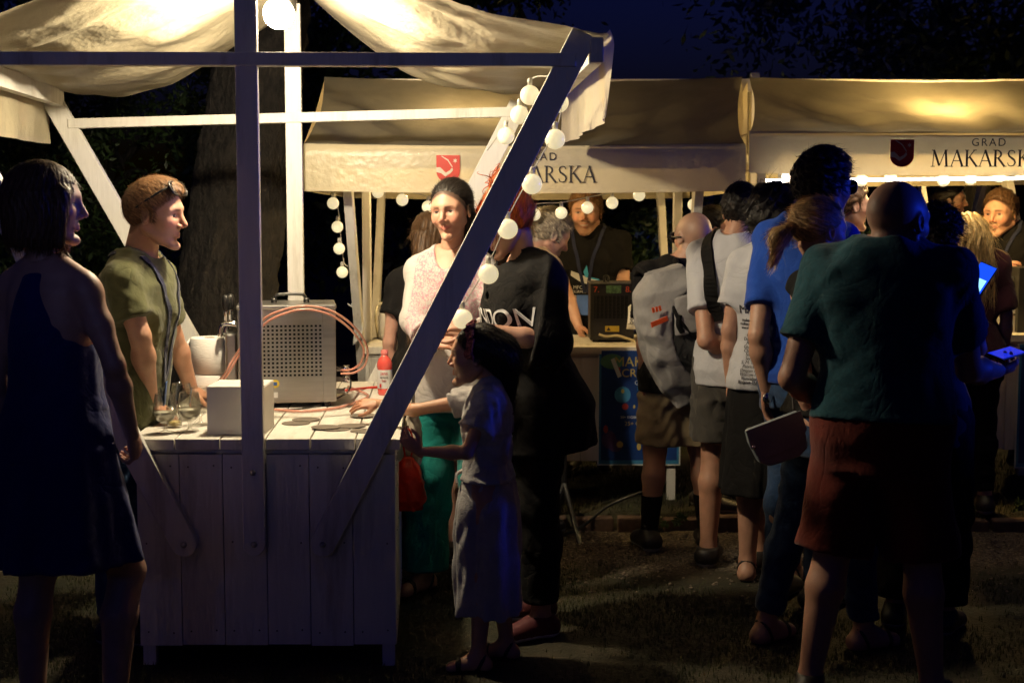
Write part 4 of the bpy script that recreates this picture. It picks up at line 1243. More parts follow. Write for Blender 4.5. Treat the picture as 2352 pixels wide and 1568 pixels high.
    for sd in (-1, 1):
        f_ = valance_fn(sd, We + 0.005, P['eave'] + 0.003, -o0, Lt + o1, P['drop'], seed + 7 + sd, P.get('curl', 0.0), P.get('out', 0.03), P.get('wave', 1.0))
        MB().grid(lambda a, b, f_=f_: w(*f_(a, b)), 60, 14).build('valance', 'tarp', cv, smooth=True)
    for gv in gable:
        vv = -o0 - 0.004 if gv == 0 else Lt + o1 + 0.004
        def gf(a, b, vv=vv):
            u = -We + 2 * We * a; zt_ = P['eave'] + 0.003
            return w(u, vv + (0.010 * math.sin(a * 13)) * b, zt_ - P['drop'] * b)
        MB().grid(gf, 30, 8).build('valance', 'tarp', cv, smooth=True)
        def gt(a, b, vv=vv, gv=gv):
            u = -We + 2 * We * a; zt_ = P['ridge'] + (P['eave'] - P['ridge']) * abs(u) / We - P['sag'][0] * math.sin(math.pi * abs(u) / We) ** .9
            return w(u, vv + P.get('skew', (0, 0))[0 if gv == 0 else 1] * (1 - abs(u) / We) * (1 - b), zt_ + (P['eave'] + 0.004 - zt_) * b - 0.012)
        MB().grid(gt, 30, 6).build('gable_cloth', 'tarp', cv, smooth=True)
    # printed lettering and crest on the valance(s)
    for (sd, along, tv, cv_, zt_c) in lettering:
        uy = Vector((0, 0, 1)); ux = ev * along; uz = eu * sd
        off = We + P.get('out', 0.03) + 0.006 + 0.018 * P.get('wave', 1.0)
        zc = P['eave'] - P['drop'] * 0.62
        serif_word('MAKARSKA', P['cap'], w(sd * off, tv, zc), ux, uy, uz).build('lettering', 'ink', cv)
        put_text('GRAD', P['cap'] * 0.66, w(sd * off, tv, P['eave'] - P['drop'] * 0.235), ux, uy, 'ink', cv, space=1.25)
        cw, ch = P['cap'] * 1.40, P['cap'] * 1.62
        sh = [(-cw / 2, ch * 0.5), (cw / 2, ch * 0.5)] + [(cw / 2 * math.cos(a), -ch * 0.10 - ch * 0.40 * math.sin(a)) for a in [math.pi * q / 14 for q in range(15)]]
        c0 = w(sd * off, cv_, P['eave'] - P['drop'] * 0.50)
        cr = MB().prism(list(reversed(sh)), c0, ux, uy, uz, 0.0015).build('crest', 'crest_red', cv)
        arm = [(-.50, .05), (-.34, .06), (-.10, -.14), (.08, -.05), (.14, .03), (.20, .02), (.20, -.06), (.10, -.16), (-.12, -.28), (-.30, -.16), (-.5, -.12)]
        MB().prism([(a * cw, b * ch) for a, b in arm][::-1], c0 + uz * 0.0022, ux, uy, uz, 0.0012).build('emblem', 'crest_white', cr)
        sword = [(-.30, .46), (-.27, .48), (0, .34), (.20, .08), (.17, .05), (-.02, .30)]
        MB().prism([(a * cw, b * ch) for a, b in sword][::-1], c0 + uz * 0.0024, ux, uy, uz, 0.0012).build('emblem', 'crest_white', cr)
        star = [(.30 + (.11 if q % 2 == 0 else .04) * math.cos(math.pi / 2 + q * math.pi / 6), (.30 + (.10 if q % 2 == 0 else .036) * math.sin(math.pi / 2 + q * math.pi / 6))) for q in range(12)]
        MB().prism([(a * cw, b * ch) for a, b in star], c0 + uz * 0.0022, ux, uy, uz, 0.0012).build('emblem', 'crest_white', cr)
    return root, w

# the lit stall: we look at its gable end, its length runs away from us
Y1, L1 = 4.74, 1.78
SHX = -0.061
X1 = -0.875
def mp1(u, v, z): return (X1 + u + SHX * v, Y1 + v, z)
def u1(px, py, v): p = W(px, py, Y1 + v); return (p.x - X1 - SHX * v, p.z)
T1 = W(600, 1010, Y1).z
zb1 = W(600, 1487, Y1).z
pf, pb = u1(585, 1258, 0)[0], u1(677, 400, L1)[0]
P1 = dict(nails=True, half=0.462, len=L1, top=T1, panel_bottom=zb1, ridge=2.66, eave=2.235, eave_u=1.20, drop=0.27, sag=(0.06, 0.185), over=(0.05, 0.03), cap=0.095, curl=0.20, out=0.02,
          front=dict(post=pf, post_z0=u1(585, 1250, 0)[1], post_z1=2.62, bolts=(u1(585, 1247, 0)[1], u1(583, 1083, 0)[1]),
                     braces=((u1(742, 1248, 0), u1(1343, 76, 0)), (u1(424, 1248, 0), (2 * pf - u1(1343, 76, 0)[0], u1(1343, 76, 0)[1]))),
                     beam=((2 * pf - u1(1322, 139, 0)[0], u1(0, 135, 0)[1]), u1(1322, 139, 0)), beam_off=0.005),
          back=dict(post=pb, post_z0=T1 - 0.36, post_z1=2.62, bolts=(),
                    braces=(((pb + 0.22, T1 - 0.33), u1(1192, 238, L1)), ((pb - 0.22, T1 - 0.33), u1(118, 226, L1))),
                    beam=(u1(160, 285, L1), u1(1185, 258, L1)), beam_off=-0.004))
stall1, w1 = make_stall('white wooden stall under the bright bulb with steel beer cooler on its table', mp1, ((1, 0, 0), Vector((SHX, 1, 0)).normalized()), P1,
                        lettering=((1, 1, 0.95, 0.35, 0), (-1, -1, 0.85, 1.40, 0)), seed=21)
# the middle and right stalls: long sides towards us
def long_stall(label, xc, yc, zg, half_len, seed, lettering, gable, rz=0.0, **kw):
    c, s_ = math.cos(rz), math.sin(rz)
    def mpx(u, v, z):            # u: towards us is negative -> across = depth
        dx, dy = v - half_len, u
        return (xc + dx * c - dy * s_, yc + dx * s_ + dy * c, z + zg)
    eu, ev = Vector((-s_, c, 0)), Vector((c, s_, 0))
    P = dict(LONG); P['len'] = 2 * half_len; P.update(kw)
    return make_stall(label, mpx, (eu, ev), P, lettering=lettering, seed=seed, gable=gable)
YC2 = 7.75
Z2t = W(1400, 796, 7.36).z - LAWN
eaveY = YC2 - 1.02
EV2 = W(1200, 337, eaveY).z - LAWN; DR2 = W(1200, 337, eaveY).z - W(1200, 440, eaveY).z
RG2 = W(1200, 178, YC2).z - LAWN
LONG = dict(wave=0.25, roof_mat='tarp_shaded', half=0.38, top=Z2t, panel_bottom=0.22, ridge=RG2, eave=EV2, eave_u=1.02, drop=DR2, sag=(0.03, 0.03), over=(0.20, 0.20), cap=0.082, out=0.02, planks=5, side_boards=13, end_boards=5, foot_z=-0.06,
            front=dict(post=0.0, post_z0=0.45, post_z1=RG2 - 0.04, bolts=(), braces=(((-0.16, 0.45), (-0.96, EV2 - 0.06)), ((0.16, 0.45), (0.96, EV2 - 0.06))), beam=((-0.93, EV2 - 0.12), (0.93, EV2 - 0.12))),
            back=dict(post=0.0, post_z0=0.45, post_z1=RG2 - 0.04, bolts=(), braces=(((-0.16, 0.45), (-0.96, EV2 - 0.06)), ((0.16, 0.45), (0.96, EV2 - 0.06))), beam=((-0.93, EV2 - 0.12), (0.93, EV2 - 0.12))))
xl2, xr2 = W(694, 390, eaveY).x, W(1711, 390, eaveY).x
half2 = (xr2 - xl2) / 2 - 0.20; xc2 = (xl2 + xr2) / 2
tx2 = W(1239, 400, eaveY).x - xc2 + half2; cx2 = W(1030, 390, eaveY).x - xc2 + half2
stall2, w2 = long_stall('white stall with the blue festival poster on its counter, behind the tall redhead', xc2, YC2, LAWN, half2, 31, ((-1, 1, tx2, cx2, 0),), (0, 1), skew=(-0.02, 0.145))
Z3 = LAWN + (W(1200, 440, eaveY).z - W(1200, 470, eaveY).z)
xl3 = W(1718, 390, eaveY).x; xc3 = xl3 + 0.20 + half2
tx3 = W(2264, 400, eaveY).x - xc3 + half2; cx3 = W(2067, 390, eaveY).x - xc3 + half2
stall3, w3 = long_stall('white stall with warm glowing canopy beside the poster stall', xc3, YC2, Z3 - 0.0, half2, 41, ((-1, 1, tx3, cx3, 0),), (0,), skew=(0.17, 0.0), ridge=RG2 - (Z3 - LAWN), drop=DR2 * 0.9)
# a further stall far behind on the right, its valance lit in yellow
xl4 = W(2215, 460, 10.6).x
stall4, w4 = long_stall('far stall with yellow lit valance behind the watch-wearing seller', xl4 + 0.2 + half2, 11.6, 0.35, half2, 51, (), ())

mat('tube_glow', (1, 1, 1), emit=(1.0, 0.88, 0.70), estr=34.0); mat('label_white0', (0.7, 0.7, 0.68), rough=0.5)
# lamps hanging in the stalls
def lamp(label, p, r, glow, drop=0.06, light=None):
    root = empty('hanging_bulb', p); tag(root, label, 'lamp')
    MB().lathe([(0.001, -r)] + [(r * math.sin(a), -r * math.cos(a)) for a in [math.pi * q / 12 for q in range(1, 11)]] + [(r * 0.32, r * 1.05)], 20).build('bulb', glow, root, smooth=True)
    MB().lathe([(0.018, r * 1.0), (0.022, r * 1.05), (0.022, r * 1.05 + 0.05), (0.012, r * 1.05 + 0.06)], 14).build('socket', 'black_plastic', root, smooth=True)
    MB().tube(bez([(0, 0, r + 0.05), (0.01, 0.01, r + 0.05 + drop * .6), (0.0, 0.0, r + 0.05 + drop)], 8), 0.003, 6).build('cable', 'black_wire', root)
    return root
lamp('bright white bulb hanging under the ridge of the lit stall', W(640, 32, 5.20), 0.058, 'bulb_glow')
lamp('warm bulb under the canopy of the stall with the poster', (W(1080, 300, YC2).x, YC2 - 0.25, RG2 + LAWN - 0.40), 0.045, 'bulb_soft')
lamp('warm yellow bulb glowing through the right canopy', (W(2130, 240, YC2).x, YC2 - 0.25, RG2 + LAWN - 0.36), 0.045, 'bulb_warm')
lamp('warm bulb in the far stall', (xl4 + 0.8, 11.6, 2.0), 0.045, 'bulb_warm')
tl = empty('tube_lamp', W(2050, 413, 6.80)); tag(tl, 'long white tube lamp under the eave of the right stall', 'lamp')
ta, tb = W(1748, 415, 6.80), W(2420, 409, 6.80)
MB().tube([ta - tl.location, tb - tl.location], 0.007, 12).build('tube', 'tube_glow', tl, smooth=True)
for e_ in (ta, tb): MB().box(-0.02, 0.02, -0.014, 0.014, -0.014, 0.05).build('holder', 'label_white0', tl).location = e_ - tl.location
# stage lamps (off to the side): a par can on a stand for each
for q, (loc, tgt, col, wt, sz) in enumerate(STAGE):
    root = empty('stage_lamp', (loc[0], loc[1], 0)); tag(root, ['blue stage lamp on a tall stand right of the stalls', 'blue stage lamp on a stand facing the lit stall', 'blue lamp on a stand behind the navy-dressed woman', 'small blue garden lamp on the lawn behind the stalls'][q], 'stage lamp')
    d = (Vector(tgt) - Vector(loc)).normalized(); c0 = Vector((0, 0, loc[2]))
    if loc[2] > 1: MB().tube([(0, 0, 0), (0, 0, loc[2] - 0.16)], 0.02, 8).build('pole', 'dark_metal', root)
    for a in range(3 if loc[2] > 1 else 0):
        th = a * 2.094; MB().tube([(0, 0, 0.6), (0.5 * math.cos(th), 0.5 * math.sin(th), 0.01)], 0.014, 6).build('leg', 'dark_metal', root)
    MB().lathe([(0.13, -0.04), (0.125, -0.05), (0.11, -0.28), (0.05, -0.33)], 20, c0, caps=False, z=d).build('housing', 'dark_metal', root, smooth=True)
    sp = spot('beam', Vector(loc), tgt, col, wt, sz)
    sp.parent = root; sp.location = c0
# ------------------------------------------------------------------ things on the lit stall's table
TZ = T1 + 0.001
def T(px, py): return G(px, py, TZ)
mat('cardboard_white', (0.72, 0.69, 0.64), rough=0.7, var=0.05, nscale=12, dirt=0.12)
mat('paper', (0.86, 0.85, 0.82), rough=0.85, var=0.04, nscale=30, stretch=(1, 1, 6), bump=0.002, bscale=40)
mat('hose_pink', (0.70, 0.33, 0.25), rough=0.25, var=0.1, spec=0.6, coat=0.3)
mat('hose_clear', (0.62, 0.55, 0.35), rough=0.2, var=0.1)
mat('coaster', (0.14, 0.115, 0.09), rough=0.8, var=0.2, nscale=30)
mat('label_white', (0.72, 0.72, 0.70), rough=0.5)
mat('label_yellow', (0.75, 0.55, 0.06), rough=0.5)
mat('label_blue', (0.05, 0.12, 0.35), rough=0.5)
mat('drink_pink', (0.75, 0.10, 0.08), rough=0.12, var=0.05, coat=0.6)
mat('cap_pink', (0.78, 0.22, 0.20), rough=0.4)
mat('label_text', (0.5, 0.03, 0.03), rough=0.5)
mat('beer', (0.78, 0.60, 0.22), rough=0.3, var=0.05)
gl = bpy.data.materials.new('clear_glass'); gl.use_nodes = True
nt = gl.node_tree; nt.nodes.clear()
out = _n(nt, 'ShaderNodeOutputMaterial'); tr = _n(nt, 'ShaderNodeBsdfTransparent'); gs = _n(nt, 'ShaderNodeBsdfGlossy'); ms = _n(nt, 'ShaderNodeMixShader'); fr = _n(nt, 'ShaderNodeLayerWeight')
tr.inputs[0].default_value = (0.97, 0.97, 0.95, 1); gs.inputs['Roughness'].default_value = 0.04; fr.inputs['Blend'].default_value = 0.38
cl = _n(nt, 'ShaderNodeMath', operation='MULTIPLY'); cl.inputs[1].default_value = 0.85
nt.links.new(fr.outputs['Facing'], cl.inputs[0]); nt.links.new(cl.outputs[0], ms.inputs[0]); nt.links.new(tr.outputs[0], ms.inputs[1]); nt.links.new(gs.outputs[0], ms.inputs[2]); nt.links.new(ms.outputs[0], out.inputs[0])
MATS['clear_glass'] = gl
mat('foam', (0.80, 0.76, 0.62), rough=0.6, translucent=0.3)

# steel beer cooler with perforated back
p = T(632, 938); ca = math.radians(9)
ck = empty('beer_cooler', (p.x - 0.15, p.y + 0.0, TZ), ca)
tag(ck, 'steel beer cooler with perforated back panel and black carry handle', 'cooler')
cw, cd, ch = 0.40, 0.34, 0.385; fz = 0.02
# casing: side walls, top, bottom strip around the grille opening
gx0, gx1, gz0, gz1 = 0.045, 0.345, 0.125, 0.345
m = MB(); m.box(0, gx0, 0, 0.012, fz, fz + ch); m.build('casing', 'steel', ck, bevel=0.003)
MB().box(gx1, cw, 0, 0.012, fz, fz + ch).build('casing', 'steel', ck, bevel=0.003)
MB().box(gx0 + .0005, gx1 - .0005, 0.0005, 0.012, fz, gz0).build('casing', 'steel', ck)
MB().box(gx0 + .0005, gx1 - .0005, 0.0005, 0.012, gz1, fz + ch).build('casing', 'steel', ck)
MB().box(0.0, 0.012, 0.0125, cd, fz, fz + ch - 0.001).build('side_wall', 'steel', ck, bevel=0.002)
MB().box(cw - 0.012, cw, 0.0125, cd, fz, fz + ch - 0.001).build('side_wall', 'steel', ck, bevel=0.002)
MB().box(0.0125, cw - 0.0125, cd - 0.012, cd, fz, fz + ch - 0.002).build('front_wall', 'steel', ck)
MB().box(-0.004, cw + 0.004, -0.006, cd + 0.004, fz + ch + 0.0006, fz + ch + 0.020).build('lid', 'steel', ck, bevel=0.006)
MB().box(gx0 - 0.01, gx1 + 0.01, 0.055, 0.06, gz0 - 0.01, gz1 + 0.01).build('inner_panel', 'hole_dark', ck)
m = MB(); nx, nz = 17, 13
for q in range(nx + 1):
    x = gx0 + (gx1 - gx0) * q / nx; m.box(x - 0.0042, x + 0.0042, 0.0030, 0.0060, gz0 - 0.002, gz1 + 0.002)
for q in range(nz + 1):
    z = gz0 + (gz1 - gz0) * q / nz; m.box(gx0 - 0.002, gx1 + 0.002, 0.0036, 0.0066, z - 0.0042, z + 0.0042)
o = m.build('grille', 'steel', ck); o['kind'] = 'stuff'
for q in range(9):
    MB().box(cw + 0.0005, cw + 0.003, 0.06, 0.28, 0.14 + q * 0.022, 0.148 + q * 0.022).build('vent_slat', 'hole_dark', ck)
hd = MB().tube(bez([(0.145, 0.15, fz + ch + 0.020), (0.155, 0.15, fz + ch + 0.048), (0.175, 0.15, fz + ch + 0.056), (0.255, 0.15, fz + ch + 0.056), (0.275, 0.15, fz + ch + 0.048), (0.285, 0.15, fz + ch + 0.020)], 24), 0.007, 8)
hd.box(0.135, 0.160, 0.138, 0.162, fz + ch + 0.0205, fz + ch + 0.040); hd.box(0.270, 0.295, 0.138, 0.162, fz + ch + 0.0205, fz + ch + 0.040)
hd.build('handle', 'black_plastic', ck, smooth=True)
for (x, y) in ((0.04, 0.04), (0.36, 0.04), (0.04, 0.30), (0.36, 0.30)): MB().lathe([(0.018, 0.0), (0.016, 0.0195)], 12, (x, y, 0)).build('foot', 'black_plastic', ck)
lb = MB().box(0.055, 0.125, -0.0015, -0.0004, 0.045, 0.115).build('sticker', 'label_white', ck)
put_text('CE', 0.022, (0.082, -0.0022, 0.103), (1, 0, 0), (0, 0, 1), 'ink', lb)
for q in range(5): MB().box(0.060, 0.120 - 0.012 * (q % 3), -0.0024, -0.0017, 0.054 + q * 0.008, 0.0565 + q * 0.008).build('print_line', 'coaster', lb)
MB().lathe([(0.017, 0), (0.017, 0.0012)], 18, (0.150, -0.0004, 0.100), z=(0, -1, 0)).build('sticker', 'label_yellow', ck)
MB().box(0.143, 0.157, -0.0028, -0.0018, 0.093, 0.107).build('sticker', 'label_blue', ck)
MB().box(0.135, 0.160, -0.0015, -0.0004, 0.042, 0.065).build('sticker', 'label_white', ck)
# taps on the far/left side
for q, (dx, dy) in enumerate(((-0.065, 0.10), (-0.045, 0.16))):
    tp_ = MB().tube(bez([(0.0, dy, fz + 0.315), (dx * 0.6, dy, fz + 0.322), (dx, dy, fz + 0.315), (dx - 0.012, dy, fz + 0.27)], 12), 0.010, 10).build('tap', 'chrome', ck, smooth=True)
    MB().lathe([(0.008, 0), (0.008, 0.03), (0.013, 0.034), (0.010, 0.045), (0.013, 0.05)], 12, (dx * 0.75, dy, fz + 0.325)).build('tap_valve', 'chrome', tp_, smooth=True)
    MB().lathe([(0.009, 0), (0.014, 0.012), (0.017, 0.045), (0.015, 0.062), (0.006, 0.070)], 14, (dx * 0.75, dy, fz + 0.374)).build('tap_knob', 'black_plastic', tp_, smooth=True)
MB().box(-0.055, -0.005, 0.08, 0.20, 0.002, 0.305).build('tap_column', 'steel', ck, bevel=0.01)
for (dy, dz) in ((0.08, 0.055), (0.12, 0.10), (0.16, 0.14)):
    MB().tube([(cw, dy, dz), (cw + 0.03, dy, dz), (cw + 0.034, dy, dz), (cw + 0.06, dy, dz)], [0.011, 0.011, 0.015, 0.015], 12).build('fitting', 'chrome', ck, smooth=True)

# pink hoses
def hose(name, label, pts, r, m_, cat='hose'):
    P = bez(pts, 60); o0 = P[0]; h_ = MB().tube([p - o0 for p in P], r, 10).build(name, m_, smooth=True); h_.location = o0
    tag(h_, label, cat); return h_
Yh = 5.42
hose('pink_hose', 'pink beer hose arching over the back of the steel cooler', [T(452, 905) + Vector((0, 0, .006)), W(505, 872, 5.40), W(545, 810, 5.36), W(600, 738, 5.30), W(650, 712, 5.27), W(705, 703, 5.27), W(765, 716, 5.32), W(815, 752, 5.40), W(843, 797, 5.48), W(838, 838, 5.54), W(812, 856, 5.58), W(783, 858, 5.60)], 0.0047, 'hose_pink')
hose('pink_hose', 'second pink hose running close inside the arched hose', [T(460, 908) + Vector((0, 0, .006)), W(511, 874, 5.42), W(552, 812, 5.38), W(606, 746, 5.31), W(655, 720, 5.28), W(705, 711, 5.28), W(760, 724, 5.33), W(806, 757, 5.41), W(834, 799, 5.50), W(829, 832, 5.56), W(808, 848, 5.60), W(783, 850, 5.62)], 0.0047, 'hose_pink')
hose('pink_hose', 'pink hose lying on the table below the cooler', [T(560, 935) + Vector((0, 0, .007)), T(640, 945) + Vector((0, 0, .007)), T(700, 948) + Vector((0, 0, .007)), T(770, 941) + Vector((0, 0, .007)), T(820, 926) + Vector((0, 0, .007)), T(845, 911) + Vector((0, 0, .007)), T(800, 898) + Vector((0, 0, .02))], 0.0055, 'hose_pink')
hose('red_hose', 'dark red hose leading from the cooler fitting to the bottle', [W(795, 896, 5.55), T(830, 896) + Vector((0, 0, .008)), T(868, 893) + Vector((0, 0, .008)), T(905, 897) + Vector((0, 0, .008))], 0.0058, 'crest_red')
hose('black_cable', 'thin black power cable curving under the cooler', [W(806, 873, 5.62), W(803, 893, 5.56), T(785, 915) + Vector((0, 0, .012)), T(740, 932) + Vector((0, 0, .006)), T(690, 941) + Vector((0, 0, .005)), T(632, 944) + Vector((0, 0, .005))], 0.0038, 'black_wire', 'cable')

# kitchen paper: two rolls on top of each other
p = T(482, 925)
for q, (z0, r, h_) in enumerate(((0, 0.078, 0.128), (0.130, 0.080, 0.150))):
    o = empty('paper_roll', (p.x + 0.004 * q, p.y, TZ + z0)); tag(o, ['lower paper towel roll standing on the stall table', 'upper paper towel roll with a loose sheet end'][q], 'paper roll')
    MB().lathe([(0.022, 0.002), (r - 0.004, 0.0), (r, 0.004), (r + 0.001, h_ * 0.5), (r, h_ - 0.004), (r - 0.004, h_), (0.022, h_ - 0.002)], 40, caps=False).build('roll', 'paper', o, smooth=True)
    MB().lathe([(0.022, 0.003), (0.022, h_ - 0.001), (0.020, h_ - 0.001), (0.020, 0.003)], 24, caps=False).build('core', 'coaster', o, smooth=True)
    if q == 1:
        MB().grid(lambda a, b: (-r * math.cos(0.5 * a) - 0.03 * a * a - 0.012 * b * a, -r * math.sin(0.5 * a) * 0.8 - 0.01 * math.sin(3 * b) * a, 0.006 + (h_ - 0.012) * b - 0.045 * a * a), 10, 8).build('loose_sheet', 'paper', o, smooth=True, solid=0.0008)

# white carton
p = T(476, 998)
bx = empty('carton', (p.x, p.y, TZ)); tag(bx, 'plain white carton box on the stall table behind the post', 'box')
MB().box(0, 0.205, 0, 0.215, 0.0, 0.172).build('body', 'cardboard_white', bx, bevel=0.003)
MB().box(0.002, 0.203, -0.0008, 0.108, 0.1725, 0.1745).build('flap', 'cardboard_white', bx); MB().box(0.002, 0.203, 0.110, 0.2155, 0.1725, 0.1745).build('flap', 'cardboard_white', bx)
MB().box(0.13, 0.147, -0.0012, 0.02, 0.1750, 0.1765).build('slot', 'hole_dark', bx)

# tasting glasses
gp = [(0.0, 0.001), (0.034, 0.001), (0.035, 0.003), (0.012, 0.008), (0.0055, 0.014), (0.005, 0.030), (0.009, 0.036), (0.028, 0.047), (0.041, 0.066), (0.0435, 0.083), (0.040, 0.112), (0.0345, 0.143), (0.0340, 0.1445), (0.0330, 0.143), (0.0388, 0.112), (0.0423, 0.083), (0.0397, 0.066), (0.027, 0.0485), (0.004, 0.042), (0.0, 0.041)]
def snifter(px, py, fill, label, s_=1.0):
    q = T(px, py); o = empty('tasting_glass', (q.x, q.y, TZ)); tag(o, label, 'glass', 'stemmed tasting glasses')
    MB().lathe([(r * s_, z * s_) for r, z in gp[1:-1]], 28, caps=False).build('glass', 'clear_glass', o, smooth=True)
    if fill: MB().lathe([(0.003, 0.0440 * s_), (0.0265 * s_, 0.0505 * s_), (0.0385 * s_, 0.066 * s_), (0.0412 * s_, (0.066 + fill) * s_)], 24).build('drink', 'foam', o, smooth=True)
snifter(380, 994, 0.012, 'stemmed tasting glass with a little pale drink, beside the young seller\'s hand')
snifter(436, 990, 0.016, 'stemmed tasting glass with cloudy drink, next to the carton')
snifter(461, 975, 0.0, 'empty stemmed tasting glass half hidden behind the carton')
snifter(352, 975, 0.004, 'stemmed tasting glass with a sip left, at the left table edge')
snifter(418, 965, 0.0, 'empty stemmed tasting glass standing behind the two filled glasses')
q = T(401, 980); o = empty('tumbler', (q.x, q.y, TZ)); tag(o, 'small straight tumbler with amber drink among the stemmed glasses', 'glass')
MB().lathe([(0.026, 0.001), (0.027, 0.004), (0.030, 0.075), (0.0288, 0.075), (0.0258, 0.006), (0.002, 0.006)], 24, caps=False).build('glass', 'clear_glass', o, smooth=True)
MB().lathe([(0.002, 0.0065), (0.0250, 0.0065), (0.0262, 0.022)], 24).build('drink', 'beer', o, smooth=True)

# beer mats
for q, (px, py, lab) in enumerate(((680, 972, 'round dark beer mat lowest of the pair by the cooler'), (703, 965, 'round dark beer mat overlapping its pair by the cooler'), (748, 984, 'round dark beer mat lying at the front of its trio'), (772, 986, 'round dark beer mat in the middle of its trio'), (806, 980, 'round dark beer mat at the end of its trio'), (835, 957, 'single round dark beer mat by the child\'s reaching hand'), (838, 990, 'round dark beer mat by the slanting brace'))):
    a = T(px, py); o = MB().lathe([(0.0535, 0.0), (0.054, 0.0008), (0.0535, 0.0016)], 32).build('beer_mat', 'coaster'); o.location = (a.x, a.y, TZ + 0.0012 + 0.0022 * (q % 3)); tag(o, lab, 'beer mat', 'dark beer mats on the table')

# pink drink bottle
q = T(884, 906); o = empty('drink_bottle', (q.x, q.y, TZ)); tag(o, 'pink drink bottle with white label on the table edge', 'bottle')
MB().lathe([(0.028, 0.0), (0.032, 0.006), (0.032, 0.030), (0.030, 0.036), (0.032, 0.042), (0.032, 0.115), (0.0345, 0.125), (0.034, 0.140), (0.028, 0.158), (0.016, 0.172), (0.0145, 0.178)], 28).build('bottle', 'drink_pink', o, smooth=True)
MB().lathe([(0.0165, 0.1785), (0.017, 0.180), (0.017, 0.198), (0.015, 0.200)], 20).build('cap', 'cap_pink', o, smooth=True)
lb = MB().lathe([(0.0326, 0.030), (0.0328, 0.031), (0.0328, 0.112), (0.0326, 0.113)], 28, caps=False).build('label', 'label_white', o, smooth=True)
for tx, tz, sz, mm in (('jana', 0.098, 0.021, 'label_text'), ('isolano', 0.080, 0.013, 'ink'), ('bea', 0.066, 0.015, 'label_text')):
    me = text_mesh(tx, sz)
    for v in me.vertices:
        a = v.co.x / 0.0332; r = 0.0334 + v.co.z; zz = v.co.y + tz
        v.co = (r * math.sin(a), -r * math.cos(a), zz)
    link('lettering', me, mm, lb)
MB().box(-0.02, -0.012, -0.0335, -0.0300, 0.035, 0.052).build('lettering', 'label_text', lb)

# ------------------------------------------------------------------ string lights
def string(label, pts, wire_pts, r, hang=0.02, group=None, wire_r=0.0022):
    root = empty('string_light', wire_pts[0]); tag(root, label, 'string lights', group); o0 = root.location
    MB().tube([p - o0 for p in bez(wire_pts, 10 * len(wire_pts))], wire_r, 6).build('wire', 'wire', root)
    for p in pts:
        c = Vector(p) - o0
        g = MB().lathe([(0.001, -r)] + [(r * math.sin(a), -r * math.cos(a)) for a in [math.pi * k / 12 for k in range(1, 12)]] + [(0.006, r)], 20, c).build('globe', 'globe', root, smooth=True)
        MB().lathe([(0.009, r * 0.96), (0.009, r + 0.020), (0.005, r + 0.026)], 10, c).build('socket', 'wire', g, smooth=True)
A = [(1283, 236, 4.92), (1275, 320, 4.86), (1222, 423, 4.83), (1166, 526, 4.83), (1122, 629, 4.83), (1062, 732, 4.83)]
A3 = [W(*a) for a in A]
string('string of globe lights hanging down along the front slanting brace', A3, [W(1300, 150, 4.9)] + [p + Vector((0.012, 0.0, 0.062)) for p in A3] + [A3[-1] + Vector((-0.02, 0.02, 0.045))], 0.0365)
B = [(1217, 219, 5.05), (1193, 264, 5.35), (1162, 312, 5.7)]; B3 = [W(*a) for a in B]
string('short string of globe lights between the two slanting braces', B3, [W(1262, 175, 4.85)] + [p + Vector((0.01, 0, 0.060)) for p in B3] + [W(1120, 345, 6.3)], 0.0365)
C3 = [W(765, 467, 7.05), W(775, 521, 7.15), W(779, 571, 7.2), W(786, 625, 7.25)]
string('string of globe lights on the left brace of the poster stall', C3, [W(772, 438, 7.0)] + [p + Vector((0.01, 0.0, 0.055)) for p in C3] + [C3[-1] + Vector((0.03, 0, 0.03))], 0.031)
D = [(868, 441), (924, 459), (983, 475), (1040, 492), (1228, 493), (1289, 489), (1349, 477), (1406, 466), (1468, 448)]
D3 = [W(a, b, 6.86) for a, b in D]
string('long string of globe lights drooping under the poster stall valance', D3, [W(840, 420, 6.84)] + [p + Vector((0, 0, 0.052)) for p in D3[:4]] + [W(1130, 496, 6.86)] + [p + Vector((0, 0, 0.052)) for p in D3[4:]] + [W(1540, 415, 6.84)], 0.031, wire_r=0.003)
string('single globe light at the right post of the poster stall', [W(1593, 470, 7.0)], [W(1602, 430, 7.0), W(1598, 448, 7.0), W(1600, 520, 7.0)], 0.031)
E3 = [W(a, b, 6.86) for a, b in ((1978, 414), (2045, 407), (2167, 414), (2229, 411), (2294, 405), (2345, 398))]
string('string of globe lights under the valance of the right stall', E3, [W(1900, 400, 6.84)] + [p + Vector((0, 0, 0.052)) for p in E3], 0.032)

# ------------------------------------------------------------------ on and by the middle stall
S2Z = Z2t + LAWN + 0.001
def T2(px, py): return G(px, py, S2Z)
mat('cooler_black', (0.025, 0.024, 0.023), rough=0.45, var=0.15)
mat('marker_red', (0.75, 0.10, 0.03), rough=0.5)
mat('picture_green', (0.10, 0.20, 0.09), rough=0.5, var=0.8, nscale=60)
p = T2(1358, 786); k2 = W(1358, 700, p.y).x
wpx = (W(1456, 700, p.y).x - W(1355, 700, p.y).x)
hk = W(1358, 648, p.y).z - S2Z
ck = empty('beer_cooler', (W(1356, 700, p.y).x, p.y, S2Z)); tag(ck, 'black beer cooler numbered 7 and 8 on the poster stall counter', 'cooler')
MB().box(0, wpx, 0.004, 0.22, 0.012, hk - 0.01).build('casing', 'cooler_black', ck, bevel=0.004)
MB().box(-0.003, wpx + 0.003, 0.0, 0.223, hk - 0.0095, hk).build('lid', 'steel', ck, bevel=0.003)
for q in range(16):
    z = 0.135 + q * (hk - 0.21) / 16; MB().box(0.022, wpx - 0.03, 0.0015, 0.0038, z, z + 0.0065).build('grille_slat', 'hole_dark', ck)
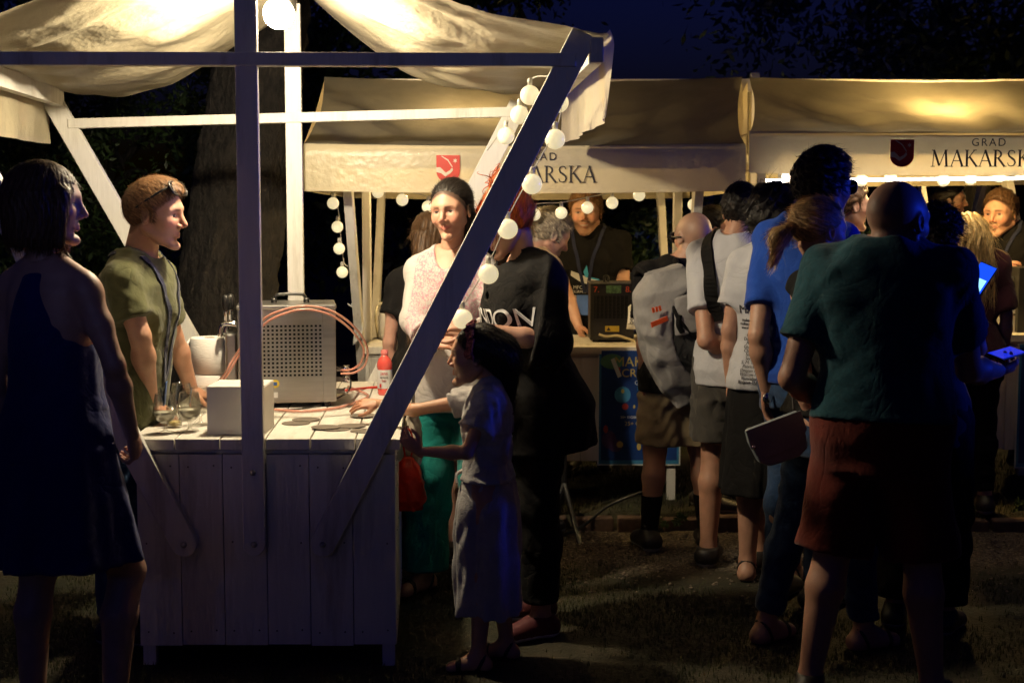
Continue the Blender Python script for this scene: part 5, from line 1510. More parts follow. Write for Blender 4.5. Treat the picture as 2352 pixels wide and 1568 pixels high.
for q in range(9):
    x = 0.03 + q * (wpx - 0.065) / 8; MB().box(x, x + 0.004, 0.0005, 0.0036, 0.13, hk - 0.075).build('grille_bar', 'cooler_black', ck)
put_text('7.', 0.046, (0.034, 0.0015, hk - 0.042), (1, 0, 0), (0, 0, 1), 'marker_red', ck)
put_text('8.', 0.046, (wpx - 0.034, 0.0015, hk - 0.042), (1, 0, 0), (0, 0, 1), 'marker_red', ck)
MB().box(wpx * 0.36, wpx * 0.70, 0.0012, 0.0034, hk - 0.062, hk - 0.018).build('picture_sticker', 'picture_green', ck)
st = MB().box(wpx * 0.34, wpx * 0.66, 0.0012, 0.0034, 0.060, 0.092).build('warning_sticker', 'label_yellow', ck)
MB().prism([(0, 0), (0.024, 0), (0.012, 0.021)], (wpx * 0.37, 0.0010, 0.066), (1, 0, 0), (0, 0, 1), (0, -1, 0), 0.0006).build('warning_mark', 'ink', st)
MB().tube(bez([(0.08, 0.03, hk), (0.08, 0.03, hk + 0.03), (0.10, 0.03, hk + 0.03), (0.10, 0.03, hk)], 9), 0.007, 8).build('handle', 'black_plastic', ck)
for x in (0.03, wpx - 0.03): MB().box(x - 0.015, x + 0.015, 0.02, 0.20, 0.0, 0.0115).build('foot', 'black_plastic', ck)
MB().tube(bez([(0.05, 0.0, 0.045), (0.09, -0.015, 0.035), (0.15, -0.02, 0.040), (0.21, -0.015, 0.022), (0.25, -0.02, 0.008)], 20), 0.007, 8).build('drain_pipe', 'hose_clear', ck, smooth=True)
MB().grid(lambda a, b: (wpx - 0.045 + 0.05 * a + 0.01 * math.sin(b * 2), -0.006 - 0.02 * math.sin(a * 2.2), 0.075 + 0.155 * b - 0.03 * (a - 1) ** 2 * b), 8, 8).build('paper_note', 'paper', ck, smooth=True, solid=0.001)
put_text('beer', 0.04, (wpx - 0.020, -0.0265, 0.14), (0, 0, 1), (-1, 0, 0), 'ink', ck)
p = T2(1485, 783); o = MB().box(0, 0.10, 0, 0.14, 0, 0.155).build('carton', 'cardboard_white', bevel=0.003); o.location = (p.x - 0.02, p.y, S2Z); tag(o, 'white carton beside the black cooler behind the backpack', 'box')
# chrome and hoses at the left end of the counter
hose('tan_hose', 'tan hose looped over the left end of the poster stall counter', [T2(868, 775), W(863, 730, 7.5), W(868, 702, 7.5), W(888, 695, 7.5), W(905, 702, 7.5)], 0.007, 'hose_clear')
o = MB().lathe([(0.075, 0), (0.085, 0.02), (0.088, 0.13), (0.07, 0.165), (0.03, 0.175)], 24).build('water_canister', 'cardboard_white', smooth=True); o.location = T2(905, 778); tag(o, 'white plastic canister at the left end of the poster stall', 'canister')
def wire_rack():
    o = empty('wire_rack', T2(812, 800)); tag(o, 'thin white wire rack beside the end of the poster stall', 'rack')
    for q in range(3): MB().tube(bez([(0, 0, 0.02), (0.05 - 0.02 * q, 0, 0.10), (0.02, 0, 0.20), (-0.03 + .02 * q, 0, 0.24)], 10), 0.004, 6).build('rod', 'label_white', o, smooth=True)
wire_rack()

# festival poster on the counter front
mat('poster_blue', (0.012, 0.045, 0.20), rough=0.35, var=0.25, nscale=4)
mat('poster_edge', (0.05, 0.22, 0.42), rough=0.35, var=0.3, nscale=7)
mat('poster_gold', (0.62, 0.46, 0.12), rough=0.4)
mat('poster_red', (0.45, 0.05, 0.04), rough=0.4); mat('poster_green', (0.12, 0.28, 0.16), rough=0.4); mat('poster_violet', (0.10, 0.05, 0.16), rough=0.4); mat('poster_sand', (0.55, 0.33, 0.20), rough=0.4)
yp = YC2 - 0.38 - 0.010
def poster(label, x0p, x1p, y0p, y1p, texts, zoff=0.0, yy=yp):
    a, b_ = W(x0p, y0p, yy), W(x1p, y1p, yy); wd, hh = b_.x - a.x, a.z - b_.z
    o = empty('poster', (a.x, yy, b_.z)); tag(o, label, 'poster')
    MB().box(0, wd, -0.004, 0.0, 0, hh).build('sheet', 'label_white', o)
    MB().box(0.008, wd - 0.008, -0.0062, -0.0045, 0.008, hh - 0.002).build('border', 'poster_edge', o)
    MB().box(0.020, wd - 0.020, -0.0085, -0.0067, 0.030, hh - 0.018).build('picture', 'poster_blue', o)
    for tx, u, v, sz, mm in texts: put_text(tx, sz, (u * wd, -0.0094, v * hh), (1, 0, 0), (0, 0, 1), mm, o)
    return o, wd, hh
po, pw_, ph_ = poster('blue festival poster with gold lettering on the counter front', 1373, 1562, 797, 1068,
    [('MAKARSKA', .62, .875, .075, 'poster_gold'), ('CRAFT BEER', .66, .78, .062, 'poster_gold'), ('GOURMET', .62, .70, .034, 'label_white'), ('FESTIVAL', .62, .65, .034, 'poster_edge'),
     ('30+ KIOSKS, FOOD & MUSIC', .55, .41, .020, 'label_white'), ('25+ CRAFT BEERS', .60, .355, .032, 'poster_gold')])
def disc(u, v, r, mm, sx=1.0, seg=16, d=0.0):
    MB().prism([(r * sx * math.cos(2 * math.pi * q / seg), r * math.sin(2 * math.pi * q / seg)) for q in range(seg)][::-1], (u * pw_, -0.0090 - d, v * ph_), (1, 0, 0), (0, 0, 1), (0, -1, 0), 0.0006).build('print_shape', mm, po)
disc(.17, .88, .042, 'poster_green', 1.5); disc(.30, .60, .045, 'poster_edge', 1.0); disc(.30, .63, .012, 'poster_gold', .7, d=.001); disc(.33, .50, .018, 'poster_red')
for u in (.44, .52, .60, .70): disc(u, .50, .010, 'poster_gold', .6)
disc(.14, .22, .050, 'poster_violet', .8); disc(.22, .17, .035, 'poster_violet', 1.2, d=.001); disc(.27, .18, .018, 'poster_gold', d=.002); disc(.50, .16, .020, 'poster_gold', .6); disc(.10, .31, .022, 'poster_red', .6, d=.001); disc(.66, .07, .030, 'poster_sand', 1.6); disc(.24, .81, .018, 'poster_red', .8, d=.001); disc(.50, .26, .009, 'poster_gold', 1.5)
MB().prism([(-.03, .05), (-.01, .06), (.03, -.04), (.01, -.05)][::-1], (.22 * pw_, -0.0112, .82 * ph_), (1, 0, 0), (0, 0, 1), (0, -1, 0), 0.0006).build('print_shape', 'label_white', po)
poster('dark blue poster on the counter front of the right stall', 2338, 2520, 790, 1075, [('CRAFT', .6, .8, .06, 'poster_gold')], yy=yp)
# tripod leg stand and floor cable
o = empty('tripod_stand', G(1300, 1240)); tag(o, 'black tripod stand on the gravel behind the redhead', 'stand')
oo = o.location
for (a, b_) in (((1296, 1110, 6.9), (1336, 1266, 6.62)), ((1296, 1110, 6.9), (1225, 1262, 6.66)), ((1296, 1110, 6.9), (1275, 1215, 7.1))):
    MB().tube([W(*a) - oo, W(*b_) - oo], 0.014, 8).build('leg', 'black_plastic', o)
    f_ = W(*b_) - oo; MB().box(f_.x - 0.03, f_.x + 0.03, f_.y - 0.02, f_.y + 0.02, f_.z - 0.012, f_.z + 0.006).build('foot', 'black_plastic', o)
MB().tube([W(1296, 1110, 6.9) - oo, W(1296, 700, 6.9) - oo], 0.014, 8).build('pole', 'black_plastic', o)
hose('floor_cable', 'black cable running over the lawn to the counter', [G(900, 1290), G(1100, 1288) + Vector((0, 0, .01)), G(1310, 1235) + Vector((0, 0, .03)), G(1400, 1160, LAWN + 0.05), G(1500, 1120, LAWN + 0.15)], 0.008, 'black_wire', 'cable')
# ------------------------------------------------------------------ on the right stall
S3Z = Z2t + Z3 + 0.001
def T3(px, py): return G(px, py, S3Z)
for q, (x0, x1, lab) in enumerate(((2234, 2270, 'narrow white carton next to the wide carton on the right stall counter'), (2273, 2341, 'wide white carton with small label on the right stall counter'))):
    p = T3(x0, 762); x1w = W(x1, 720, p.y).x; zt_ = W(x0, 702, p.y).z
    o = empty('carton', (W(x0, 720, p.y).x, p.y, S3Z)); tag(o, lab, 'box')
    MB().box(0, x1w - o.location.x, 0, 0.14, 0, zt_ - S3Z).build('body', 'cardboard_white', o, bevel=0.003)
    MB().box(0.75 * (x1w - o.location.x), 0.92 * (x1w - o.location.x), -0.0012, -0.0004, (zt_ - S3Z) * .62, (zt_ - S3Z) * .70).build('label', 'coaster', o)
p = T3(2344, 765); o = empty('beer_cooler', (p.x, p.y, S3Z)); tag(o, 'dark cooler with chrome taps at the end of the right stall counter', 'cooler')
MB().box(0, 0.24, 0.05, 0.30, 0.0, 0.36).build('casing', 'cooler_black', o, bevel=0.004); MB().box(-0.10, 0.0, 0.10, 0.14, 0.28, 0.31).build('tap', 'chrome', o, bevel=0.008); MB().box(-0.07, -0.05, 0.105, 0.125, 0.22, 0.2795).build('spout', 'chrome', o)
# ------------------------------------------------------------------ cloth, hair
def cloth(name, col, var=0.10, rough=0.9, sheen=0.15, bump=0.0012, bscale=90, **k): return mat(name, col, rough=rough, var=var, nscale=k.pop('nscale', 14), bump=bump, bscale=bscale, sheen=sheen, spec=0.2, crease=k.pop('crease', 0.0055), crscale=k.pop('crscale', 6.5), **k)
def hairmat(name, col, var=0.45): return mat(name, col, rough=0.42, var=var, nscale=40, stretch=(3, 3, 0.4), bump=0.0015, bscale=120, spec=0.25, mulattr=None if name.endswith('plain') else 'Col')
cloth('navy', (0.010, 0.016, 0.13)); cloth('olive', (0.085, 0.088, 0.040)); cloth('blouse', (0.52, 0.48, 0.46), var=0.04)
cloth('teal_trousers', (0.010, 0.22, 0.20)); cloth('black_cloth', (0.006, 0.0055, 0.006), sheen=0.0); cloth('grey_linen', (0.38, 0.36, 0.35), var=0.16, bscale=160, bump=0.002)
cloth('khaki', (0.27, 0.21, 0.13)); cloth('white_tee', (0.47, 0.47, 0.51), var=0.04); cloth('grey_shorts', (0.055, 0.050, 0.045)); cloth('blue_tee', (0.010, 0.055, 0.34))
cloth('teal_tee', (0.006, 0.050, 0.068), var=0.25, nscale=60); cloth('red_shorts', (0.12, 0.015, 0.008)); cloth('jeans', (0.018, 0.045, 0.11), var=0.3, nscale=30); cloth('maroon', (0.055, 0.012, 0.020)); cloth('dark_green', (0.020, 0.030, 0.025))
cloth('grey_pack', (0.27, 0.26, 0.26), var=0.14); cloth('dark_mesh', (0.030, 0.030, 0.032)); cloth('orange', (0.80, 0.10, 0.02)); cloth('lanyard', (0.018, 0.022, 0.055)); cloth('tan_shirt', (0.30, 0.20, 0.11))
cloth('band_flower', (0.20, 0.05, 0.05), var=0.9, nscale=120)
mat('sole', (0.30, 0.29, 0.28), rough=0.8); mat('leather_dark', (0.02, 0.015, 0.012), rough=0.5); mat('leather_grey', (0.20, 0.23, 0.25), rough=0.5, bump=0.001, bscale=150); mat('dark_red_shoe', (0.09, 0.012, 0.016), rough=0.7)
mat('plastic_bag', (0.65, 0.045, 0.020), rough=0.25, var=0.2, translucent=0.45, bump=0.006, bscale=30); mat('print_white', (0.62, 0.62, 0.62), rough=0.8); mat('print_blue', (0.05, 0.36, 0.62), rough=0.8); mat('cream_bag', (0.50, 0.44, 0.36), rough=0.8)
mat('screen_blue', (0, 0, 0), emit=(0.01, 0.08, 1.0), estr=1.2, rough=0.1); mat('screen_pale', (0, 0, 0), emit=(0.30, 0.75, 1.0), estr=1.5, rough=0.1); mat('screen_dim', (0, 0, 0), emit=(0.01, 0.03, 0.8), estr=0.8)
mat('lens_dark', (0.02, 0.02, 0.02), rough=0.08, coat=0.5)
hairmat('hair_brown', (0.105, 0.056, 0.030)); hairmat('hair_light_brown', (0.20, 0.105, 0.050)); hairmat('hair_black', (0.012, 0.009, 0.008)); hairmat('hair_red', (0.46, 0.095, 0.018)); hairmat('hair_red_plain', (0.46, 0.095, 0.018)); hairmat('hair_grey', (0.30, 0.25, 0.19)); hairmat('hair_blond', (0.62, 0.42, 0.16)); hairmat('hair_dark_blond', (0.36, 0.22, 0.10)); hairmat('hair_long', (0.085, 0.045, 0.022)); hairmat('hair_sandy', (0.24, 0.13, 0.06))

# printed sprig pattern on the yoke of the blouse (flat print)
def blouse_print():
    m = MATS['blouse']; nt = m.node_tree; b = [n for n in nt.nodes if n.type == 'BSDF_PRINCIPLED'][0]; L = nt.links.new
    src = b.inputs['Base Color'].links[0].from_socket
    tc = _n(nt, 'ShaderNodeTexCoord'); sp = _n(nt, 'ShaderNodeSeparateXYZ'); L(tc.outputs['Object'], sp.inputs[0])
    def ma(op, a, v=None, c=None):
        n = _n(nt, 'ShaderNodeMath', operation=op)
        for q, w in enumerate((a, v, c)):
            if w is None: continue
            if isinstance(w, (int, float)): n.inputs[q].default_value = w
            else: L(w, n.inputs[q])
        return n.outputs[0]
    masks = []
    for sc_, th in ((34, 0.022), (70, 0.030)):
        no = _n(nt, 'ShaderNodeTexNoise'); no.inputs['Scale'].default_value = sc_; no.inputs['Detail'].default_value = 3; L(tc.outputs['Object'], no.inputs['Vector'])
        masks.append(ma('LESS_THAN', ma('ABSOLUTE', ma('SUBTRACT', no.outputs['Fac'], 0.5)), th))
    pat = ma('MAXIMUM', masks[0], masks[1])
    front = ma('MULTIPLY', ma('GREATER_THAN', sp.outputs['X'], 0.02), ma('LESS_THAN', ma('ABSOLUTE', sp.outputs['Y']), 0.15))
    yoke = ma('GREATER_THAN', sp.outputs['Z'], 1.09)
    fac = ma('MULTIPLY', ma('MULTIPLY', pat, ma('MULTIPLY', front, yoke)), 0.6)
    mx = _n(nt, 'ShaderNodeMix', data_type='RGBA'); L(fac, mx.inputs['Factor']); L(src, mx.inputs['A']); mx.inputs['B'].default_value = (0.50, 0.10, 0.20, 1)
    L(mx.outputs['Result'], b.inputs['Base Color'])
blouse_print()
def decal(o, me, centre, nrm, ux, material, parent, off=0.004, name='print'):
    """lay a flat mesh (xy plane) on the surface of o, around the body-local point centre seen along nrm"""
    bvh = BVHTree.FromPolygons([v.co.copy() for v in o.data.vertices], [tuple(p.vertices) for p in o.data.polygons])
    n = Vector(nrm).normalized(); ux = Vector(ux); ux = (ux - n * ux.dot(n)).normalized(); uy = n.cross(ux)
    c = Vector(centre)
    for v in me.vertices:
        q = c + ux * v.co.x + uy * v.co.y
        hit = bvh.ray_cast(q + n * 0.6, -n)
        zz = v.co.z
        v.co = (hit[0] if hit[0] is not None else q) + n * (off + zz)
    return link(name, me, material, parent)
def poly_mesh(pts, t=0.0008):
    return MB().prism(pts, (0, 0, 0), (1, 0, 0), (0, 1, 0), (0, 0, 1), t).mesh('print')
def lanyard(p, card=True, drop=0.30):
    for sy in (1, -1):
        c = [p.tp(-0.09, sy * 0.06, 1.46), p.tp(-0.01, sy * 0.085, 1.49), p.tp(0.09, sy * 0.075, 1.40), p.tp(0.16, sy * 0.045, 1.30), p.tp(0.19, sy * 0.010, 1.44 - drop)]
        p.wrap(p.last_top, c, 0.020, 0.003, 'lanyard', 'lanyard', off=0.006)

def aim(o, zdir, front):
    """z along zdir, -y facing front"""
    z = Vector(zdir).normalized(); y = -Vector(front); y = (y - z * y.dot(z)).normalized(); x = y.cross(z)
    o.rotation_euler = Matrix((x, y, z)).transposed().to_euler()

# ---- woman in the navy dress, in front on the left
p = Person('woman with brown bob in a navy halter dress, back turned', (-1.40, 4.12), 68, 1.74, fem=True, skin=(0.46, 0.27, 0.20), seed=3, h=0.008)
p.head(yaw=-58, pitch=2, pos=W(108, 470, 4.12), scale=1.06, h=0.003, brow=(0.04, 0.02, 0.01), scalp=(0.05, 0.025, 0.014))
p.warms(R=(W(262, 838, 4.02), W(303, 1000, 4.15))); p.hands['R'] = dict(curl=0.85, dorsal=(0.2, -1, 0)); p.hands['L'] = dict(curl=0.5)
f = Field((-0.16, -0.14, -0.16), (0.14, 0.14, 0.17), 0.004)
f.ell((-0.020, 0, 0.028), (0.110, 0.094, 0.104), k=0.01)
f.loft((-0.028, 0, 0), np.eye(3), [-0.128, -0.10, -0.04, 0.03], [0.080, 0.094, 0.098, 0.092], [0.082, 0.094, 0.100, 0.100], k=0.03)
f.ell((0.110, 0, -0.03), (0.080, 0.066, 0.105), k=0.012, op='s'); f.ell((0.03, 0, -0.16), (0.075, 0.055, 0.09), k=0.01, op='s')
for sy in (-1, 1): f.cap((0.055, sy * 0.072, 0.035), (0.048, sy * 0.076, -0.118), 0.020, 0.012, k=0.02)
X, Yy, Z = f.xyz(); th = np.arctan2(Yy, X); f.F -= (0.0016 * np.sin(th * 34 + 5 * np.sin(Z * 30)) + 0.0012 * np.sin(th * 71 + 3 * np.sin(Z * 22))).astype(np.float32)
p.hair_part(f, 'hair_brown', n=2600, length=0.05, lift=0.05, flow=lambda q: np.stack([0.0 * q[:, 0], q[:, 1] * 0.2, -1 + 0 * q[:, 2]], 1))
def halter(f, s):
    f.plane(s.tp(0.0, 0, 1.47), (0, 0, 1))
p.skirt('navy', [0.57, 0.75, 0.90, 1.00, 1.10, 1.22, 1.32, 1.40, 1.455], [0.265, 0.235, 0.205, 0.180, 0.150, 0.142, 0.112, 0.078, 0.056], [0.225, 0.190, 0.150, 0.130, 0.112, 0.118, 0.122, 0.104, 0.086], [-.01, -.015, -.014, 0, .004, .004, .002, -.008, -.016], pleat=(9, 0.014, 1.0, 0.57, 0.7), name='dress', fold=0.003)
p.stance(L=(0.02, 0.12), R=(0.10, -0.13), kneeR=(0.16, -0.13, 0.50)); p.sandals('leather_dark'); p.body()

# ---- young seller
p = Person('young man in olive t-shirt leaning on the stall table, sunglasses pushed up', (-1.475, 5.14), -8, 1.735, lean=10, skin=(0.52, 0.285, 0.19), seed=5, h=0.0075, wide=1.02, build=1.04)
p.head(yaw=0, pitch=4, pos=W(357, 494, 5.10), scale=1.07, h=0.0026, brow=(0.10, 0.05, 0.025), nose=1.15, lips=(0.42, 0.18, 0.135), jaw=0.98, scalp=(0.17, 0.085, 0.04))
p.warms(R=(W(322, 772, 4.93), W(347, 925, 5.08)), L=(W(398, 772, 5.46), W(440, 893, 5.58)))
p.hands['R'] = dict(along=p.Rh.T @ np.array([0.75, 0.25, -0.55]), dorsal=p.Rh.T @ np.array([0.3, -0.2, 1.0]), curl=0.30); p.hands['L'] = dict(along=p.Rh.T @ np.array([0.8, 0.3, -0.45]), dorsal=p.Rh.T @ np.array([0.3, 0, 1.0]), curl=0.3)
p.short_hair('hair_light_brown', t=0.009, top=0.016, line=0.074, n=6500, length=0.024, front=0.012, rough=0.0010, lift=0.30, h=0.0035)
p.top('olive', sleeve=0.70, hem=0.84, infl=0.024, fold=0.0055, wl=0.12, flare=0.02, h=0.0065)
p.legs('jeans', end=0.97, loose=0.015); p.shoes('leather_dark'); lanyard(p, drop=0.40)
cd_ = MB().box(-0.003, 0.0, -0.03, 0.03, -0.12, 0).build('badge', 'label_blue', p.root); cd_.location = Vector(p.tp(0.155, 0.0, 1.03)) ; cd_.rotation_euler = (0, 0.1, 0.3)
def shades(p, z=0.062, x=0.062, tilt=-38, up=True):
    R = rotm(0, tilt, 0); fr_ = MB(); le = []
    for sy in (-1, 1):
        ol = [(0.032 * math.copysign(abs(math.cos(a)) ** 0.75, math.cos(a)), 0.023 * math.copysign(abs(math.sin(a)) ** 0.75, math.sin(a))) for a in [2 * math.pi * q / 18 for q in range(18)]]
        c = np.array([x, sy * 0.034, z]); ux, uy, uz = R @ np.array([0, 1, 0]), R @ np.array([0, 0, 1]), R @ np.array([1, 0, 0])
        rim = [c + ux * a * 1.08 + uy * b_ * 1.08 for a, b_ in ol]; rim.append(rim[0])
        fr_.tube([p.hl(q) for q in rim], 0.0042 * p.hs, 6)
        tip = np.array([x - 0.115, sy * 0.084, z - (0.075 if up else 0.004)]); mid_ = np.array([x - 0.03, sy * 0.078, z - (0.012 if up else -0.002)])
        fr_.tube([p.hl(q) for q in (c + ux * sy * 0.027 + uy * 0.006, mid_, mid_ * 0.5 + tip * 0.5 + [0, sy * .004, 0.0], tip)], [0.005, 0.005, 0.0046, 0.004], 6)
        lm = MB().prism(ol, p.hl(c), Vector(ux) * p.hs, Vector(uy) * p.hs, Vector(uz) * p.hs, 0.0015); le.append(lm)
    fr_.tube([p.hl(np.array([x + 0.002, -0.010, z + 0.004])), p.hl(np.array([x + 0.004, 0, z + 0.007])), p.hl(np.array([x + 0.002, 0.010, z + 0.004]))], 0.003, 6)
    g = fr_.build('sunglasses', 'black_plastic', p.root, smooth=True)
    for lm in le: lm.build('lens', 'lens_dark', g)
shades(p, z=0.098, x=0.078, tilt=-30)
p.body()

# ---- woman in the white blouse
p = Person('smiling dark-haired woman in white pink-embroidered blouse and teal trousers', (-0.25, 5.80), -104, 1.74, fem=True, skin=(0.56, 0.315, 0.215), seed=8, h=0.0075, side=2)
p.head(yaw=-6, pitch=6, roll=4, pos=W(1036, 484, 5.76), scale=1.05, h=0.0025, smile=0.75, jaw=0.86, brow=(0.03, 0.018, 0.012), nose=0.95, lips=(0.48, 0.14, 0.12), scalp=(0.03, 0.02, 0.015))
p.warms(R=(W(950, 735, 5.70), W(992, 790, 5.50)), L=(W(1150, 735, 5.66), W(1085, 775, 5.52)))
p.hands['R'] = dict(curl=0.45, along=p.Rh.T @ np.array([1, -0.2, 0.1]), dorsal=p.Rh.T @ np.array([0, -0.6, 0.8])); p.hands['L'] = dict(curl=0.45, along=p.Rh.T @ np.array([-1, -0.2, 0.1]), dorsal=p.Rh.T @ np.array([0, -0.6, 0.8]))
f = Field((-0.16, -0.11, -0.16), (0.12, 0.11, 0.15), 0.004)
f.ell((-0.015, 0, 0.033), (0.100, 0.083, 0.094), k=0.01); f.ell((-0.035, 0, 0.045), (0.085, 0.084, 0.090), k=0.02)
f.plane((0.084, 0, 0.078), (0.98, 0, -1.0), k=0.03); f.ell((0.114, 0, 0.006), (0.070, 0.070, 0.084), k=0.024, op='s')
f.cap((-0.085, 0.0, 0.0), (-0.10, 0.02, -0.16), 0.050, 0.040, k=0.03)
for sy in (-1, 1): f.cap((-0.06, sy * 0.055, -0.03), (-0.07, sy * 0.065, -0.165), 0.030, 0.020, k=0.03)
X, Yy, Z = f.xyz(); f.F -= (0.0011 * np.sin(Yy * 380 + 9 * np.sin(Z * 24)) + 0 * X).astype(np.float32)
p.hair_part(f, 'hair_black', n=3200, length=0.045, lift=0.015, jit=0.02, width=0.0007, flow=lambda q: np.stack([-1 + 0 * q[:, 0], q[:, 1] * 2, np.where(q[:, 2] < -0.03, -2.0, -0.2)], 1))
tp_ = p.top('blouse', name='blouse', sleeve=1.62, hem=0.80, infl=0.013, fold=0.0045, wl=0.13, flare=0.035, sl_flare=0.018, vneck=0.055, bust=0.04, neck=1.468, neck_r=0.060, sleeve_r=1.02, h=0.007)
p.stance(L=(0.02, 0.17), R=(0.06, -0.13), aL=25, aR=-20)
p.legs('teal_trousers', end=0.975, loose=0.035, flare=0.025, fold=0.008, wl=0.12, infl=0.010, aniso=(1, 1, 0.3)); p.sandals('leather_dark'); p.body()

# ---- redhead in black
p = Person('redhead with messy updo in loose black top, head bowed', (0.085, 5.24), -158, 1.72, fem=True, build=1.10, lean=7, skin=(0.47, 0.26, 0.18), seed=12, h=0.008, wide=1.05)
p.head(yaw=-18, pitch=24, pos=W(1163, 512, 5.18), scale=1.06, h=0.003, brow=(0.10, 0.03, 0.01), scalp=(0.3, 0.06, 0.015))
p.warms(L=(W(1258, 785, 5.02), W(1080, 752, 5.02)), R=(W(1150, 780, 5.40), W(1070, 762, 5.20)))
p.hands['L'] = dict(curl=0.5, along=p.Rh.T @ np.array([-1, 0.1, 0.10]), dorsal=p.Rh.T @ np.array([0, -0.5, 0.9])); p.hands['R'] = dict(curl=0.5, along=p.Rh.T @ np.array([-1, 0, 0.1]), dorsal=p.Rh.T @ np.array([0, -0.5, 0.9]))
f = Field((-0.20, -0.13, -0.14), (0.14, 0.13, 0.26), 0.0045)
f.ell((-0.016, 0, 0.034), (0.106, 0.086, 0.098), k=0.01); f.plane((0.080, 0, 0.045), (0.72, 0, -1.0), k=0.012); f.ell((0.118, 0, -0.01), (0.068, 0.082, 0.070), k=0.012, op='s')
for sy in (-1, 1): f.ell((-0.004, sy * 0.098, -0.008), (0.026, 0.020, 0.034), k=0.006, op='s')
f.ell((-0.055, 0.0, 0.135), (0.062, 0.060, 0.050), k=0.025); f.folds(0.003, 0.03, 7, patch=False)
p.hair_part(f, 'hair_red', n=3000, length=0.05, lift=0.16, width=0.0008, curl=0.10, flow=lambda q: np.stack([-0.6 + 0 * q[:, 0], np.sin(q[:, 2] * 90), 0.7 + 0 * q[:, 2]], 1))
# loose wisps of the updo
rgw = random.Random(5); wz = MB()
for q in range(30):
    a0 = np.array([-0.055 + rgw.uniform(-.05, .05), rgw.uniform(-.05, .05), 0.15 + rgw.uniform(-.02, .03)]); a = rgw.uniform(0, 6.28); P_ = [a0]; el = rgw.uniform(0.2, 0.9)
    for k in range(5):
        a += rgw.uniform(0.5, 1.3) * (1 if q % 2 else -1); el -= rgw.uniform(0.0, 0.35)
        P_.append(P_[-1] + np.array([math.cos(a), math.sin(a), el]) * rgw.uniform(0.012, 0.024))
    P_ = bez([p.hl(v) for v in P_], 15); wz.tube(P_, [0.0026 * (1 - 0.85 * t / len(P_)) for t in range(len(P_))], 5)
o = wz.build('hair_wisps', 'hair_red_plain', p.root, smooth=True); o['kind'] = 'stuff'
tp_ = p.top('black_cloth', name='loose_top', join_k=0.08, sleeve=1.16, hem=0.74, infl=0.042, fold=0.006, wl=0.16, flare=0.05, sl_flare=0.02, vneck=0.10, bust=0.22, sleeve_r=1.2, neck=1.455, neck_r=0.085)
decal(tp_, text_mesh('LONDON', 0.10, space=0.9), p.tp(0.2, 0.03, 1.275), p.Rt @ np.array([1, 0.12, 0.0]), p.Rt @ np.array([0, 1, 0]), 'print_white', tp_, off=0.004, name='lettering')
p.stance(L=(0.04, 0.12), R=(-0.05, -0.12)); p.legs('black_cloth', end=0.93, infl=0.012, loose=0.012); p.shoes('dark_red_shoe', sole='print_white', high=0.05); p.body()

# ---- girl at the table
p = Person('little girl in grey linen outfit with flowered hairband reaching over the table', (-0.085, 4.80), 176, 1.215, fem=True, skin=(0.50, 0.27, 0.165), seed=17, h=0.0065, build=0.98)
p.head(yaw=2, pitch=0, pos=W(1094, 818, 4.78), scale=1.12, h=0.0026, child=True, brow=(0.03, 0.02, 0.012), nose=0.8, jaw=0.92, scalp=(0.02, 0.013, 0.01))
p.warms(L=(W(1072, 1040, 4.68), W(962, 1036, 4.70)), R=(W(950, 942, 4.96), W(868, 926, 5.10)))
p.hands['L'] = dict(along=p.Rh.T @ np.array([-0.75, 0.0, 0.65]), dorsal=p.Rh.T @ np.array([-0.4, -0.8, -0.3]), curl=0.5, size=1.12); p.hands['R'] = dict(along=p.Rh.T @ np.array([-1.0, 0.1, -0.05]), dorsal=p.Rh.T @ np.array([0, -0.5, 0.85]), curl=0.28, size=1.15)
f = Field((-0.24, -0.13, -0.24), (0.13, 0.13, 0.17), 0.0045)
f.ell((-0.020, 0, 0.034), (0.106, 0.088, 0.098), k=0.01); f.plane((0.082, 0, 0.062), (0.80, 0, -1.0), k=0.012); f.ell((0.116, 0, 0.0), (0.068, 0.085, 0.074), k=0.012, op='s')
for sy in (-1, 1): f.ell((-0.004, sy * 0.100, -0.010), (0.024, 0.020, 0.030), k=0.006, op='s')
f.ell((-0.100, 0.0, 0.010), (0.075, 0.074, 0.080), k=0.03); f.cap((-0.12, 0, -0.02), (-0.115, 0, -0.19), 0.058, 0.030, k=0.03); f.folds(0.0016, 0.02, 4, (1, 1, 0.2), patch=False)
hb = p.hair_part(f, 'hair_black', n=3400, length=0.05, lift=0.06, curl=0.04, width=0.0008, flow=lambda q: np.stack([-0.6 + 0 * q[:, 0], q[:, 1] * 3, -0.7 + 0 * q[:, 2]], 1))
p.wrap(hb, [p.hl(np.array([0.022, 0.112 * math.cos(a), 0.012 + 0.130 * math.sin(a)])) for a in [math.pi * (-0.05 + 1.10 * q / 12) for q in range(13)]], 0.030, 0.007, 'band_flower', 'hairband', off=0.004)
p.top('grey_linen', name='linen_top', sleeve=0.50, hem=0.98, infl=0.020, fold=0.007, wl=0.06, sl_flare=0.012, neck=1.46, neck_r=0.075)
p.skirt('grey_linen', [0.285, 0.45, 0.65, 0.85, 0.95, 1.02, 1.045], [0.185, 0.185, 0.195, 0.195, 0.175, 0.150, 0.150], [0.165, 0.165, 0.165, 0.160, 0.140, 0.122, 0.122], pleat=(7, 0.009, 1.02, 0.75, 0.3), name='linen_trousers', fold=0.006, wl=0.09)
p.strap([p.tp(0.135, -0.03, 1.02), p.tp(0.165, 0.0, 1.0), p.tp(0.16, 0.02, 0.96)], 0.012, 0.008, 'grey_linen', 'drawstring')
p.stance(L=(0.05, 0.075), R=(-0.04, -0.075)); p.sandals('leather_dark'); p.body()

